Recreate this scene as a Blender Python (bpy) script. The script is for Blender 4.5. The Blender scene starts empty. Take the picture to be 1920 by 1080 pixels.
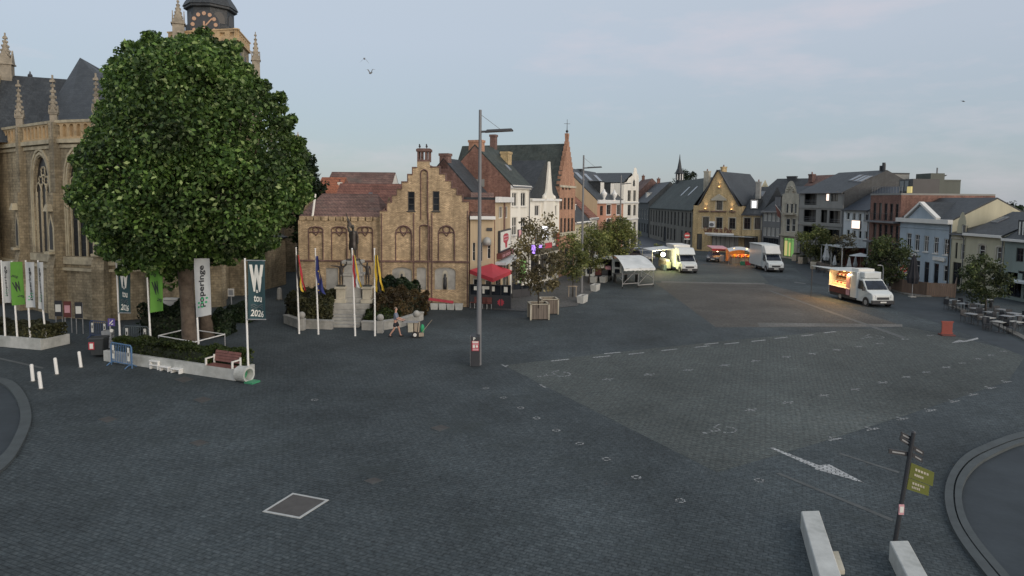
import bpy, bmesh, math, random
import numpy as np
from mathutils import Vector, Matrix
from mathutils.geometry import tessellate_polygon

S = bpy.context.scene
COL = S.collection
R = math.radians
random.seed(11)
NP = np.random.default_rng(5)

# ---------------------------------------------------------------- camera
CAM_H, FPX, CX, CY = 8.6, 1250.0, 960.0, 467.0
PITCH, ROLL = math.atan(92 / 1250.0), 0.010
cd = bpy.data.cameras.new('camera')
cam = bpy.data.objects.new('camera', cd)
COL.objects.link(cam)
CAMR = Matrix.Rotation(math.pi / 2 - PITCH, 3, 'X') @ Matrix.Rotation(ROLL, 3, 'Z')
cam.matrix_world = Matrix.Translation((0, 0, CAM_H)) @ CAMR.to_4x4()
cd.sensor_width = 36.0
cd.lens = 36.0 * FPX / 1920.0
cd.shift_y = -(540 - CY) / 1920.0
cd.clip_start, cd.clip_end = 0.1, 3000
S.camera = cam

# ---------------------------------------------------------------- world, sun, exposure
SUN_EL, SUN_AZ = 10.0, 140.0          # degrees; azimuth from +Y towards +X
w = bpy.data.worlds.new('World')
S.world = w
w.use_nodes = True
nt = w.node_tree
nt.nodes.clear()
def wn(t, **k):
    n = nt.nodes.new(t)
    for a, b in k.items():
        setattr(n, a, b)
    return n
out = wn('ShaderNodeOutputWorld')
bg = wn('ShaderNodeBackground')
sky = wn('ShaderNodeTexSky', sky_type='NISHITA', sun_disc=False)
sky.sun_elevation, sky.sun_rotation = R(SUN_EL), R(SUN_AZ)
sky.air_density, sky.dust_density, sky.ozone_density = 1.0, 0.6, 1.6
tc = wn('ShaderNodeTexCoord')
sep = wn('ShaderNodeSeparateXYZ')
nt.links.new(tc.outputs['Generated'], sep.inputs[0])
# thin even high veil over the clear sky
veil = wn('ShaderNodeValToRGB')
cr = veil.color_ramp
cr.elements[0].position, cr.elements[0].color = 0.0, (2.45, 2.85, 3.35, 1)
cr.elements[1].position, cr.elements[1].color = 0.42, (4.2, 4.6, 5.1, 1)
e = cr.elements.new(0.10); e.color = (2.85, 3.3, 3.85, 1)
e = cr.elements.new(0.22); e.color = (3.6, 3.95, 4.55, 1)
nt.links.new(sep.outputs['Z'], veil.inputs[0])
mixv = wn('ShaderNodeMix', data_type='RGBA')
mixv.inputs['Factor'].default_value = 0.80
nt.links.new(sky.outputs[0], mixv.inputs['A'])
nt.links.new(veil.outputs[0], mixv.inputs['B'])
# faint pink grey cloud streaks
mp = wn('ShaderNodeMapping')
mp.inputs['Scale'].default_value = (1.3, 1.3, 5.0)
mp.inputs['Location'].default_value = (0.35, 0.1, 0.55)
nt.links.new(tc.outputs['Generated'], mp.inputs[0])
no = wn('ShaderNodeTexNoise')
no.inputs['Scale'].default_value = 1.9
no.inputs['Detail'].default_value = 6
no.inputs['Roughness'].default_value = 0.6
nt.links.new(mp.outputs[0], no.inputs['Vector'])
crp = wn('ShaderNodeValToRGB')
crp.color_ramp.elements[0].position, crp.color_ramp.elements[0].color = 0.55, (0, 0, 0, 1)
crp.color_ramp.elements[1].position, crp.color_ramp.elements[1].color = 0.74, (0.5, 0.5, 0.5, 1)
nt.links.new(no.outputs[0], crp.inputs[0])
mixc = wn('ShaderNodeMix', data_type='RGBA')
nt.links.new(crp.outputs[0], mixc.inputs['Factor'])
nt.links.new(mixv.outputs['Result'], mixc.inputs['A'])
mixc.inputs['B'].default_value = (4.7, 4.25, 4.6, 1)
nt.links.new(mixc.outputs['Result'], bg.inputs[0])
bg.inputs[1].default_value = 0.15
nt.links.new(bg.outputs[0], out.inputs[0])

sl = bpy.data.lights.new('sun', 'SUN')
sl.energy, sl.angle, sl.color = 3.1, R(75), (1.0, 0.86, 0.72)
so = bpy.data.objects.new('sun', sl)
COL.objects.link(so)
sd = Vector((math.sin(R(SUN_AZ)) * math.cos(R(SUN_EL)), math.cos(R(SUN_AZ)) * math.cos(R(SUN_EL)), math.sin(R(SUN_EL))))
so.rotation_euler = sd.to_track_quat('Z', 'Y').to_euler()
so.location = (60, -60, 60)
S.view_settings.view_transform = 'Standard'
S.view_settings.look = 'None'
S.view_settings.exposure = 0.0
S.view_settings.gamma = 1.0

# ---------------------------------------------------------------- picking points in the place
def ray(px, py):
    d = CAMR @ Vector(((px - CX) / FPX, -(py - CY) / FPX, -1.0))
    return d / d.y
O = Vector((0, 0, CAM_H))
def G(px, py, z=0.0):
    d = ray(px, py)
    return O + d * ((z - CAM_H) / d.z)
def P(px, py, Y):
    return O + ray(px, py) * Y
def ZT(px, py, Y):
    return P(px, py, Y).z
def PX(p):
    q = CAMR.transposed() @ (Vector(p) - O)
    return (CX + FPX * q.x / -q.z, CY - FPX * q.y / -q.z)

# ---------------------------------------------------------------- objects
ROOTM = {}
def thing(name, label, cat, loc=(0, 0, 0), rz=0.0, group=None):
    o = bpy.data.objects.new(name, None)
    COL.objects.link(o)
    o.empty_display_size = 0.3
    o.location, o.rotation_euler = loc, (0, 0, rz)
    o['label'], o['category'] = label, cat
    if group:
        o['group'] = group
    ROOTM[o.name] = Matrix.Translation(Vector(loc)) @ Matrix.Rotation(rz, 4, 'Z')
    return o
def tag(o, label=None, cat=None, group=None, kind=None):
    for k, v in (('label', label), ('category', cat), ('group', group), ('kind', kind)):
        if v:
            o[k] = v
    return o
def kids(o):
    return [c for c in bpy.data.objects if c.parent is o]
def copy_tree(o, loc=None, rz=None, label=None, parent=None):
    c = o.copy()
    COL.objects.link(c)
    if parent is not None:
        c.parent = parent
    for ch in kids(o):
        copy_tree(ch, parent=c)
    if loc is not None:
        c.location = loc
    if rz is not None:
        c.rotation_euler = (0, 0, rz)
    if label:
        c['label'] = label
    return c
def place(o, loc, rz=0.0):
    o.location, o.rotation_euler = loc, (0, 0, rz)
    return o

class MB:
    """Collects geometry in place coordinates and links it as one mesh object."""
    def __init__(s):
        s.v, s.f, s.m, s.mi = [], [], [], 0
    def add(s, vs, fs):
        o = len(s.v)
        s.v += [tuple(v) for v in vs]
        s.f += [tuple(i + o for i in f) for f in fs]
        s.m += [s.mi] * len(fs)
        return s
    def slot(s, i):
        s.mi = i
        return s
    def poly(s, pts):
        return s.add(pts, [tuple(range(len(pts)))])
    def hexa(s, p):
        return s.add(p, [(0, 3, 2, 1), (4, 5, 6, 7), (0, 1, 5, 4), (1, 2, 6, 5), (2, 3, 7, 6), (3, 0, 4, 7)])
    def box(s, x0, y0, z0, x1, y1, z1):
        return s.hexa([(x0, y0, z0), (x1, y0, z0), (x1, y1, z0), (x0, y1, z0), (x0, y0, z1), (x1, y0, z1), (x1, y1, z1), (x0, y1, z1)])
    def obox(s, c, d, rz=0.0, taper=1.0):
        c = Vector(c); a, b, h = d[0] / 2, d[1] / 2, d[2]
        ca, sa = math.cos(rz), math.sin(rz)
        P_ = []
        for z, k in ((0, 1.0), (h, taper)):
            for x, y in ((-a, -b), (a, -b), (a, b), (-a, b)):
                x *= k; y *= k
                P_.append((c.x + x * ca - y * sa, c.y + x * sa + y * ca, c.z + z))
        return s.hexa(P_)
    def beam(s, p, q, wd, ht=None, up=(0, 0, 1)):
        p, q = Vector(p), Vector(q)
        ht = ht or wd
        d = (q - p).normalized()
        u = Vector(up)
        if abs(d.dot(u)) > 0.95:
            u = Vector((0, 1, 0))
        a = d.cross(u).normalized() * wd / 2
        b = a.cross(d).normalized() * ht / 2
        return s.hexa([p - a - b, p + a - b, p + a + b, p - a + b, q - a - b, q + a - b, q + a + b, q - a + b])
    def cyl(s, p, q, r0, r1=None, n=10, caps=True):
        p, q = Vector(p), Vector(q)
        r1 = r0 if r1 is None else r1
        d = (q - p).normalized()
        a = d.orthogonal().normalized()
        b = d.cross(a)
        vs = []
        for c, r in ((p, r0), (q, r1)):
            for i in range(n):
                t = 2 * math.pi * i / n
                vs.append(c + (a * math.cos(t) + b * math.sin(t)) * r)
        fs = [(i, (i + 1) % n, n + (i + 1) % n, n + i) for i in range(n)]
        if caps:
            fs += [tuple(range(n - 1, -1, -1)), tuple(range(n, 2 * n))]
        return s.add(vs, fs)
    def tube(s, pts, rad, n=8):
        pts = [Vector(p) for p in pts]
        rad = rad if isinstance(rad, (list, tuple)) else [rad] * len(pts)
        vs = []
        a = None
        for i, p in enumerate(pts):
            d = (pts[min(i + 1, len(pts) - 1)] - pts[max(i - 1, 0)]).normalized()
            a = d.orthogonal().normalized() if a is None else (a - d * a.dot(d)).normalized()
            b = d.cross(a)
            for k in range(n):
                t = 2 * math.pi * k / n
                vs.append(p + (a * math.cos(t) + b * math.sin(t)) * rad[i])
        fs = []
        for i in range(len(pts) - 1):
            for k in range(n):
                fs.append((i * n + k, i * n + (k + 1) % n, (i + 1) * n + (k + 1) % n, (i + 1) * n + k))
        fs += [tuple(range(n - 1, -1, -1)), tuple(range((len(pts) - 1) * n, len(pts) * n))]
        return s.add(vs, fs)
    def lathe(s, c, prof, n=12):
        c = Vector(c)
        vs, fs = [], []
        for r, z in prof:
            for i in range(n):
                t = 2 * math.pi * (i + .5) / n
                vs.append((c.x + r * math.cos(t), c.y + r * math.sin(t), c.z + z))
        m = len(prof)
        for j in range(m - 1):
            for i in range(n):
                fs.append((j * n + i, j * n + (i + 1) % n, (j + 1) * n + (i + 1) % n, (j + 1) * n + i))
        fs += [tuple(range(n - 1, -1, -1)), tuple(range((m - 1) * n, m * n))]
        return s.add(vs, fs)
    def prism(s, pts, vec):
        """Extrudes a flat outline (may be concave) by vec."""
        pts = [Vector(p) for p in pts]
        v = Vector(vec)
        n = len(pts)
        tri = tessellate_polygon([pts])
        vs = pts + [p + v for p in pts]
        fs = [tuple(t) for t in tri] + [tuple(n + i for i in reversed(t)) for t in tri]
        fs += [(i, (i + 1) % n, n + (i + 1) % n, n + i) for i in range(n)]
        return s.add(vs, fs)
    def sphere(s, c, r, nu=10, nv=7):
        c = Vector(c)
        r = Vector((r, r, r)) if isinstance(r, (int, float)) else Vector(r)
        prof = []
        vs, fs = [], []
        for j in range(nv + 1):
            t = math.pi * j / nv
            for i in range(nu):
                a = 2 * math.pi * i / nu
                vs.append((c.x + r.x * math.sin(t) * math.cos(a), c.y + r.y * math.sin(t) * math.sin(a), c.z - r.z * math.cos(t)))
        for j in range(nv):
            for i in range(nu):
                fs.append((j * nu + i, j * nu + (i + 1) % nu, (j + 1) * nu + (i + 1) % nu, (j + 1) * nu + i))
        return s.add(vs, fs)
    def build(s, name, mats, parent=None, smooth=False, bevel=0.0, fix=True, seg=1):
        me = bpy.data.meshes.new(name)
        Mi = None
        if parent is not None:
            r = parent
            while r.parent is not None:
                r = r.parent
            Mi = ROOTM[r.name].inverted() if r.name in ROOTM else None
        vs = s.v if Mi is None else [tuple(Mi @ Vector(v)) for v in s.v]
        me.from_pydata(vs, [], s.f)
        mats = mats if isinstance(mats, (list, tuple)) else [mats]
        for m_ in mats:
            me.materials.append(m_)
        if len(mats) > 1:
            me.polygons.foreach_set('material_index', s.m)
        if fix or bevel:
            bm = bmesh.new()
            bm.from_mesh(me)
            bmesh.ops.remove_doubles(bm, verts=bm.verts, dist=1e-5)
            bmesh.ops.recalc_face_normals(bm, faces=bm.faces)
            if bevel:
                es = [e_ for e_ in bm.edges if len(e_.link_faces) == 2 and e_.calc_face_angle(0) > 0.5]
                bmesh.ops.bevel(bm, geom=es, offset=bevel, segments=seg, affect='EDGES', clamp_overlap=True)
            bm.to_mesh(me)
            bm.free()
        if smooth:
            me.polygons.foreach_set('use_smooth', [True] * len(me.polygons))
        me.update()
        o = bpy.data.objects.new(name, me)
        COL.objects.link(o)
        if parent is not None:
            o.parent = parent
        return o

_tc = {}
def glyphs(txt, bold=0.0):
    """Flat outline mesh of a piece of writing, normalised to a 1 high box centred on 0: (points, faces, aspect)."""
    if (txt, bold) in _tc:
        return _tc[(txt, bold)]
    cu = bpy.data.curves.new('lettering', 'FONT')
    cu.body = txt
    cu.resolution_u = 3
    cu.offset = bold
    o = bpy.data.objects.new('lettering', cu)
    COL.objects.link(o)
    dg = bpy.context.evaluated_depsgraph_get()
    me = bpy.data.meshes.new_from_object(o.evaluated_get(dg))
    pts = [(v.co.x, v.co.y) for v in me.vertices]
    fs = [tuple(p.vertices) for p in me.polygons]
    bpy.data.objects.remove(o); bpy.data.curves.remove(cu); bpy.data.meshes.remove(me)
    xs = [p[0] for p in pts]; ys = [p[1] for p in pts]
    h = max(ys) - min(ys)
    cx, cy = (max(xs) + min(xs)) / 2, (max(ys) + min(ys)) / 2
    r = ([((x - cx) / h, (y - cy) / h) for x, y in pts], fs, (max(xs) - min(xs)) / h)
    _tc[(txt, bold)] = r
    return r
def write(mb, txt, fn, width, height, bold=0.0):
    """Adds writing width x height; fn maps flat (x, y) to a point."""
    pts, fs, asp = glyphs(txt, bold)
    return mb.add([fn(x * width / asp, y * height) for x, y in pts], fs)
# ---------------------------------------------------------------- materials
def nodes(name):
    m = bpy.data.materials.new(name)
    m.use_nodes = True
    t = m.node_tree
    b = t.nodes['Principled BSDF']
    return m, t, b
def N(t, typ, ins=None, **k):
    n = t.nodes.new(typ)
    for a, b in k.items():
        setattr(n, a, b)
    for a, b in (ins or {}).items():
        n.inputs[a].default_value = b
    return n
def c4(c, k=1.0):
    return (c[0] * k, c[1] * k, c[2] * k, 1)
def mixrgb(t, fac, a, b, mode='MIX'):
    n = N(t, 'ShaderNodeMix', data_type='RGBA', blend_type=mode)
    for sock, val in (('Factor', fac), ('A', a), ('B', b)):
        s_ = n.inputs[sock]
        if hasattr(val, 'is_output'):
            t.links.new(val, s_)
        else:
            s_.default_value = val
    return n.outputs['Result']
def ramp(t, inp, p0, c0, p1, c1):
    n = N(t, 'ShaderNodeValToRGB')
    n.color_ramp.elements[0].position, n.color_ramp.elements[0].color = p0, c0
    n.color_ramp.elements[1].position, n.color_ramp.elements[1].color = p1, c1
    t.links.new(inp, n.inputs[0])
    return n.outputs[0]
def noise(t, vec, scale, detail=4, rough=0.6):
    n = N(t, 'ShaderNodeTexNoise', {'Scale': scale, 'Detail': detail, 'Roughness': rough})
    t.links.new(vec, n.inputs['Vector'])
    return n.outputs[0]
def plain(name, col, rough=0.8, var=0.18, scale=2.5, metal=0.0, spec=0.5, bump=0.0, dirt=None, streak=False):
    m, t, b = nodes(name)
    tc_ = N(t, 'ShaderNodeTexCoord')
    v = tc_.outputs['Object']
    if streak:
        mp_ = N(t, 'ShaderNodeMapping', {'Scale': (1.0, 1.0, 0.15)})
        t.links.new(v, mp_.inputs[0]); v = mp_.outputs[0]
    f = noise(t, v, scale, 6, 0.65)
    c = ramp(t, f, 0.3, c4(col, 1 - var), 0.7, c4(col, 1 + var))
    if dirt:
        f2 = ramp(t, noise(t, v, scale * 0.35, 5, 0.7), 0.48, (0, 0, 0, 1), 0.68, (1, 1, 1, 1))
        c = mixrgb(t, f2, c, c4(dirt))
    t.links.new(c, b.inputs['Base Color'])
    b.inputs['Roughness'].default_value = rough
    b.inputs['Metallic'].default_value = metal
    b.inputs['Specular IOR Level'].default_value = spec
    if bump:
        bn = N(t, 'ShaderNodeBump', {'Strength': bump, 'Distance': 0.02})
        t.links.new(noise(t, v, scale * 8, 4), bn.inputs['Height'])
        t.links.new(bn.outputs[0], b.inputs['Normal'])
    return m
def bricky(name, c1, c2, mortar, bw=0.24, bh=0.08, ms=0.012, rough=0.85, ground=False, rot=0.0, stain=0.35, stain_col=None, spec=0.4, bump=0.5, big=0.35, squash=1.0):
    """Courses of bricks, tiles or setts; walls run along x/y with z up, ground in x/y."""
    m, t, b = nodes(name)
    tc_ = N(t, 'ShaderNodeTexCoord')
    sp = N(t, 'ShaderNodeSeparateXYZ')
    t.links.new(tc_.outputs['Object'], sp.inputs[0])
    if ground:
        mp_ = N(t, 'ShaderNodeMapping', {'Rotation': (0, 0, rot)})
        t.links.new(tc_.outputs['Object'], mp_.inputs[0])
        v = mp_.outputs[0]
    else:
        ad = N(t, 'ShaderNodeMath', operation='ADD')
        t.links.new(sp.outputs['X'], ad.inputs[0]); t.links.new(sp.outputs['Y'], ad.inputs[1])
        cb = N(t, 'ShaderNodeCombineXYZ')
        t.links.new(ad.outputs[0], cb.inputs[0]); t.links.new(sp.outputs['Z'], cb.inputs[1])
        v = cb.outputs[0]
    br = N(t, 'ShaderNodeTexBrick', {'Color1': c4(c1), 'Color2': c4(c2), 'Mortar': c4(mortar), 'Scale': 1.0, 'Mortar Size': ms, 'Mortar Smooth': 0.3, 'Bias': 0.0, 'Brick Width': bw, 'Row Height': bh})
    t.links.new(v, br.inputs['Vector'])
    c = br.outputs['Color']
    f = ramp(t, noise(t, tc_.outputs['Object'], big, 6, 0.7), 0.32, (1 - stain,) * 3 + (1,), 0.68, (1 + stain * 0.5,) * 3 + (1,))
    c = mixrgb(t, 1.0, c, f, 'MULTIPLY')
    if not ground:
        mp2 = N(t, 'ShaderNodeMapping', {'Scale': (1.0, 1.0, 0.1)}); t.links.new(tc_.outputs['Object'], mp2.inputs[0])
        c = mixrgb(t, 1.0, c, ramp(t, noise(t, mp2.outputs[0], 1.6, 5, 0.7), 0.34, (.72,) * 3 + (1,), 0.66, (1.16,) * 3 + (1,)), 'MULTIPLY')
    f3 = ramp(t, noise(t, tc_.outputs['Object'], 4.5, 4, 0.7), 0.3, (0.68,) * 3 + (1,), 0.7, (1.26,) * 3 + (1,))
    c = mixrgb(t, 1.0, c, f3, 'MULTIPLY')
    if ground:
        for sc_, k0, k1 in ((9.0, .82, 1.2), (.045, .82, 1.2)):
            c = mixrgb(t, 1.0, c, ramp(t, noise(t, tc_.outputs['Object'], sc_, 3, 0.75), 0.32, (k0,) * 3 + (1,), 0.68, (k1,) * 3 + (1,)), 'MULTIPLY')
    if stain_col:
        f2 = ramp(t, noise(t, tc_.outputs['Object'], big * 1.7, 6, 0.75), 0.52, (0, 0, 0, 1), 0.75, (0.8, 0.8, 0.8, 1))
        c = mixrgb(t, f2, c, c4(stain_col))
    t.links.new(c, b.inputs['Base Color'])
    b.inputs['Roughness'].default_value = rough
    b.inputs['Specular IOR Level'].default_value = spec
    if bump:
        bn = N(t, 'ShaderNodeBump', {'Strength': bump, 'Distance': 0.02})
        inv = N(t, 'ShaderNodeMath', operation='SUBTRACT'); inv.inputs[0].default_value = 1.0
        t.links.new(br.outputs['Fac'], inv.inputs[1])
        t.links.new(inv.outputs[0], bn.inputs['Height'])
        t.links.new(bn.outputs[0], b.inputs['Normal'])
    return m
def emit(name, col, strength):
    m, t, b = nodes(name)
    b.inputs['Base Color'].default_value = c4(col, 0.3)
    b.inputs['Emission Color'].default_value = c4(col)
    b.inputs['Emission Strength'].default_value = strength
    return m
def glassy(name, col=(0.012, 0.015, 0.02), rough=0.06):
    m, t, b = nodes(name)
    tc_ = N(t, 'ShaderNodeTexCoord')
    c = ramp(t, noise(t, tc_.outputs['Object'], 0.9, 3), 0.35, c4(col, 0.5), 0.7, c4(col, 2.2))
    t.links.new(c, b.inputs['Base Color'])
    b.inputs['Roughness'].default_value = rough
    return m
def leafy(name, dark, light, pale, trans=0.25):
    m, t, b = nodes(name)
    gm = N(t, 'ShaderNodeNewGeometry')
    n = N(t, 'ShaderNodeValToRGB')
    el = n.color_ramp.elements
    el[0].position, el[0].color = 0.0, c4(dark)
    el[1].position, el[1].color = 1.0, c4(pale)
    e_ = el.new(0.84); e_.color = c4(light)
    e_ = el.new(0.4); e_.color = c4([(a * .6 + d_ * .4) for a, d_ in zip(dark, light)])
    t.links.new(gm.outputs['Random Per Island'], n.inputs[0])
    tc_ = N(t, 'ShaderNodeTexCoord')
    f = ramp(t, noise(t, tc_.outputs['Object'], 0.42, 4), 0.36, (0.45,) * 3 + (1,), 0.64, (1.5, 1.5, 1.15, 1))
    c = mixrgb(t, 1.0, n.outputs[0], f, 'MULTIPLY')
    t.links.new(c, b.inputs['Base Color'])
    b.inputs['Roughness'].default_value = 0.55
    b.inputs['Specular IOR Level'].default_value = 0.3
    tr = N(t, 'ShaderNodeBsdfTranslucent')
    t.links.new(c, tr.inputs[0])
    mx = N(t, 'ShaderNodeMixShader', {0: trans})
    t.links.new(b.outputs[0], mx.inputs[1]); t.links.new(tr.outputs[0], mx.inputs[2])
    t.links.new(mx.outputs[0], t.nodes['Material Output'].inputs[0])
    return m

M = {}
M['setts'] = bricky('setts_blue_grey', (0.062, 0.076, 0.082), (0.076, 0.090, 0.095), (0.043, 0.053, 0.058), bw=0.24, bh=0.13, ms=0.016, ground=True, rot=R(24), stain=0.42, stain_col=(0.040, 0.049, 0.048), rough=0.8, big=0.16, spec=0.2, bump=0.4)
M['setts_grey'] = bricky('setts_green_grey', (0.086, 0.100, 0.098), (0.104, 0.115, 0.109), (0.060, 0.070, 0.069), bw=0.26, bh=0.14, ms=0.016, ground=True, rot=R(-22), stain=0.36, rough=0.8, big=0.12, spec=0.2, bump=0.8)
M['setts_brown'] = bricky('setts_brown_grey', (0.098, 0.093, 0.085), (0.122, 0.115, 0.104), (0.055, 0.053, 0.048), bw=0.5, bh=0.16, ms=0.018, ground=True, rot=R(8), stain=0.36, rough=0.8, big=0.12, spec=0.2, bump=0.8)
M['asphalt'] = plain('asphalt', (0.038, 0.047, 0.054), 0.7, 0.22, 0.6, bump=0.3, spec=0.25)
M['asphalt_far'] = plain('asphalt_worn', (0.042, 0.048, 0.057), 0.6, 0.2, 0.4)
M['kerb'] = bricky('kerb_granite', (0.125, 0.125, 0.118), (0.16, 0.157, 0.145), (0.07, 0.07, 0.065), bw=1.0, bh=0.25, ms=0.02, ground=True, stain=0.25)
M['kerb_dark'] = plain('kerb_dark', (0.058, 0.069, 0.072), 0.8, 0.2, 1.5)
M['slab'] = bricky('pavement_slabs', (0.085, 0.086, 0.084), (0.105, 0.104, 0.1), (0.05, 0.05, 0.05), bw=0.6, bh=0.6, ms=0.015, ground=True, stain=0.25)
M['paint'] = bricky('road_paint_worn', (0.24, 0.25, 0.25), (0.36, 0.37, 0.37), (0.06, 0.07, 0.075), bw=0.24, bh=0.13, ms=0.02, ground=True, rot=R(24), stain=0.5, big=2.2, stain_col=(0.075, 0.085, 0.09))
M['paint_fresh'] = bricky('road_paint_arrow', (0.38, 0.39, 0.39), (0.46, 0.47, 0.47), (0.10, 0.11, 0.115), bw=0.24, bh=0.13, ms=0.018, ground=True, rot=R(24), stain=0.3, big=2.0)
M['paint_old'] = plain('road_paint_faded', (0.072, 0.078, 0.077), 0.7, 0.3, 3.0)
M['stone_white'] = plain('precast_concrete', (0.45, 0.46, 0.44), 0.8, 0.16, 1.6, dirt=(0.29, 0.30, 0.28), bump=0.3)
M['stone'] = plain('grey_stone', (0.34, 0.335, 0.31), 0.8, 0.22, 1.5, dirt=(0.2, 0.2, 0.185), bump=0.3)
M['stone_pale'] = plain('pale_limestone', (0.44, 0.41, 0.33), 0.8, 0.2, 1.2, dirt=(0.25, 0.23, 0.18))
M['church'] = bricky('church_stone', (0.30, 0.25, 0.165), (0.385, 0.325, 0.22), (0.25, 0.21, 0.145), bw=0.42, bh=0.2, ms=0.02, stain=0.5, big=0.45, stain_col=(0.18, 0.16, 0.12), bump=0.4)
M['church_trim'] = plain('church_trim_stone', (0.42, 0.37, 0.26), 0.85, 0.25, 1.6, dirt=(0.22, 0.19, 0.14), bump=0.4)
M['church_pinnacle'] = plain('church_pinnacle_stone', (0.26, 0.23, 0.18), 0.85, 0.3, 2.2, dirt=(0.15, 0.135, 0.11), bump=0.4)
M['church_orange'] = plain('church_balustrade_stone', (0.46, 0.335, 0.19), 0.85, 0.25, 1.6, dirt=(0.27, 0.2, 0.12), bump=0.4)
M['slate'] = bricky('slate', (0.024, 0.029, 0.034), (0.040, 0.046, 0.051), (0.015, 0.018, 0.02), bw=0.3, bh=0.22, ms=0.01, stain=0.3, rough=0.55, spec=0.5)
M['slate_blue'] = bricky('slate_blue', (0.030, 0.042, 0.06), (0.042, 0.055, 0.074), (0.03, 0.036, 0.045), bw=0.35, bh=0.25, ms=0.01, stain=0.25, rough=0.5, spec=0.5)
M['slate_green'] = bricky('slate_mossy', (0.036, 0.048, 0.044), (0.056, 0.068, 0.06), (0.035, 0.042, 0.04), bw=0.35, bh=0.25, ms=0.012, stain=0.35, rough=0.7, stain_col=(0.07, 0.075, 0.06))
M['tile_red'] = bricky('tiles_red', (0.215, 0.098, 0.075), (0.27, 0.125, 0.09), (0.09, 0.045, 0.04), bw=0.25, bh=0.28, ms=0.02, stain=0.35)
M['tile_orange'] = bricky('tiles_orange', (0.36, 0.125, 0.065), (0.42, 0.155, 0.08), (0.16, 0.07, 0.05), bw=0.25, bh=0.28, ms=0.02, stain=0.3)
M['tile_brown'] = bricky('tiles_brown', (0.17, 0.10, 0.085), (0.215, 0.13, 0.105), (0.075, 0.05, 0.045), bw=0.25, bh=0.28, ms=0.02, stain=0.4, stain_col=(0.13, 0.115, 0.10))
M['brick_yellow'] = bricky('brick_yellow', (0.43, 0.315, 0.19), (0.68, 0.51, 0.315), (0.30, 0.24, 0.165), bw=0.24, bh=0.085, ms=0.014, stain=0.35, big=0.5, stain_col=(0.33, 0.25, 0.165))
M['brick_red'] = bricky('brick_red', (0.235, 0.115, 0.088), (0.30, 0.155, 0.115), (0.17, 0.12, 0.10), bw=0.26, bh=0.1, ms=0.016, stain=0.35)
M['brick_orange'] = bricky('brick_orange', (0.42, 0.23, 0.15), (0.49, 0.285, 0.19), (0.30, 0.17, 0.12), bw=0.24, bh=0.085, ms=0.012, stain=0.2)
M['brick_brown'] = bricky('brick_brown', (0.17, 0.10, 0.085), (0.22, 0.13, 0.11), (0.11, 0.085, 0.08), bw=0.24, bh=0.085, ms=0.012, stain=0.25)
M['brick_cream'] = bricky('brick_cream', (0.53, 0.40, 0.21), (0.60, 0.455, 0.25), (0.40, 0.32, 0.2), bw=0.24, bh=0.085, ms=0.012, stain=0.2)
M['render_white'] = plain('render_white', (0.76, 0.74, 0.67), 0.8, 0.14, 0.9, dirt=(0.64, 0.61, 0.54), streak=True)
M['render_cool'] = plain('render_cool_white', (0.52, 0.56, 0.57), 0.8, 0.14, 0.9, dirt=(0.42, 0.45, 0.46), streak=True)
M['render_beige'] = plain('render_beige', (0.50, 0.395, 0.26), 0.85, 0.16, 0.9, dirt=(0.40, 0.31, 0.2), streak=True)
M['render_cream'] = plain('render_cream', (0.45, 0.425, 0.31), 0.85, 0.16, 0.9, dirt=(0.38, 0.36, 0.26), streak=True)
M['render_blue'] = plain('render_blue', (0.37, 0.44, 0.495), 0.8, 0.14, 0.9, dirt=(0.30, 0.365, 0.42), streak=True)
M['render_grey'] = plain('render_grey', (0.17, 0.175, 0.175), 0.85, 0.12, 0.7, streak=True)
M['render_greygreen'] = plain('render_greygreen', (0.20, 0.24, 0.22), 0.85, 0.12, 0.7, streak=True)
M['render_dark'] = plain('render_dark', (0.085, 0.09, 0.09), 0.8, 0.15, 0.7, streak=True)
M['concrete'] = plain('concrete_cladding', (0.25, 0.25, 0.235), 0.85, 0.12, 0.8, streak=True)
M['cladding'] = plain('grey_green_cladding', (0.095, 0.105, 0.09), 0.7, 0.12, 0.6, streak=True)
M['pink'] = plain('render_rose', (0.46, 0.235, 0.16), 0.85, 0.12, 0.7, streak=True)
M['grey_stone_dark'] = plain('weathered_stone', (0.145, 0.135, 0.115), 0.9, 0.25, 0.8, streak=True)
M['white'] = plain('white_paint', (0.72, 0.72, 0.70), 0.5, 0.06, 1.0)
M['frame_white'] = plain('window_frame_white', (0.66, 0.65, 0.61), 0.5, 0.06, 1.0)
M['frame_dark'] = plain('window_frame_dark', (0.05, 0.048, 0.045), 0.5, 0.1, 1.0)
M['glass'] = glassy('window_glass', rough=0.16)
M['glass'].node_tree.nodes['Principled BSDF'].inputs['Specular IOR Level'].default_value = 0.28
M['glass_b'] = plain('window_glass_with_curtain', (0.085, 0.085, 0.08), 0.15, 0.85, 3.0, streak=True)
M['curtain'] = plain('net_curtain', (0.32, 0.32, 0.30), 0.3, 0.3, 2.5, streak=True)
M['metal_dark'] = plain('dark_painted_steel', (0.035, 0.037, 0.042), 0.45, 0.15, 1.5)
M['metal_grey'] = plain('grey_painted_steel', (0.15, 0.155, 0.165), 0.45, 0.1, 1.5)
M['galv'] = plain('galvanised_steel', (0.34, 0.35, 0.36), 0.45, 0.15, 4.0, metal=0.4)
M['black'] = plain('black_rubber', (0.02, 0.02, 0.021), 0.8, 0.2, 3)
M['bronze'] = plain('dark_bronze', (0.055, 0.048, 0.045), 0.42, 0.35, 3.0, metal=0.5, dirt=(0.07, 0.085, 0.075))
M['wood'] = plain('weathered_planks', (0.30, 0.25, 0.19), 0.8, 0.35, 3.0, streak=True)
M['wood_dark'] = plain('planter_planks_dark', (0.15, 0.125, 0.105), 0.8, 0.35, 3.0, streak=True)
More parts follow.
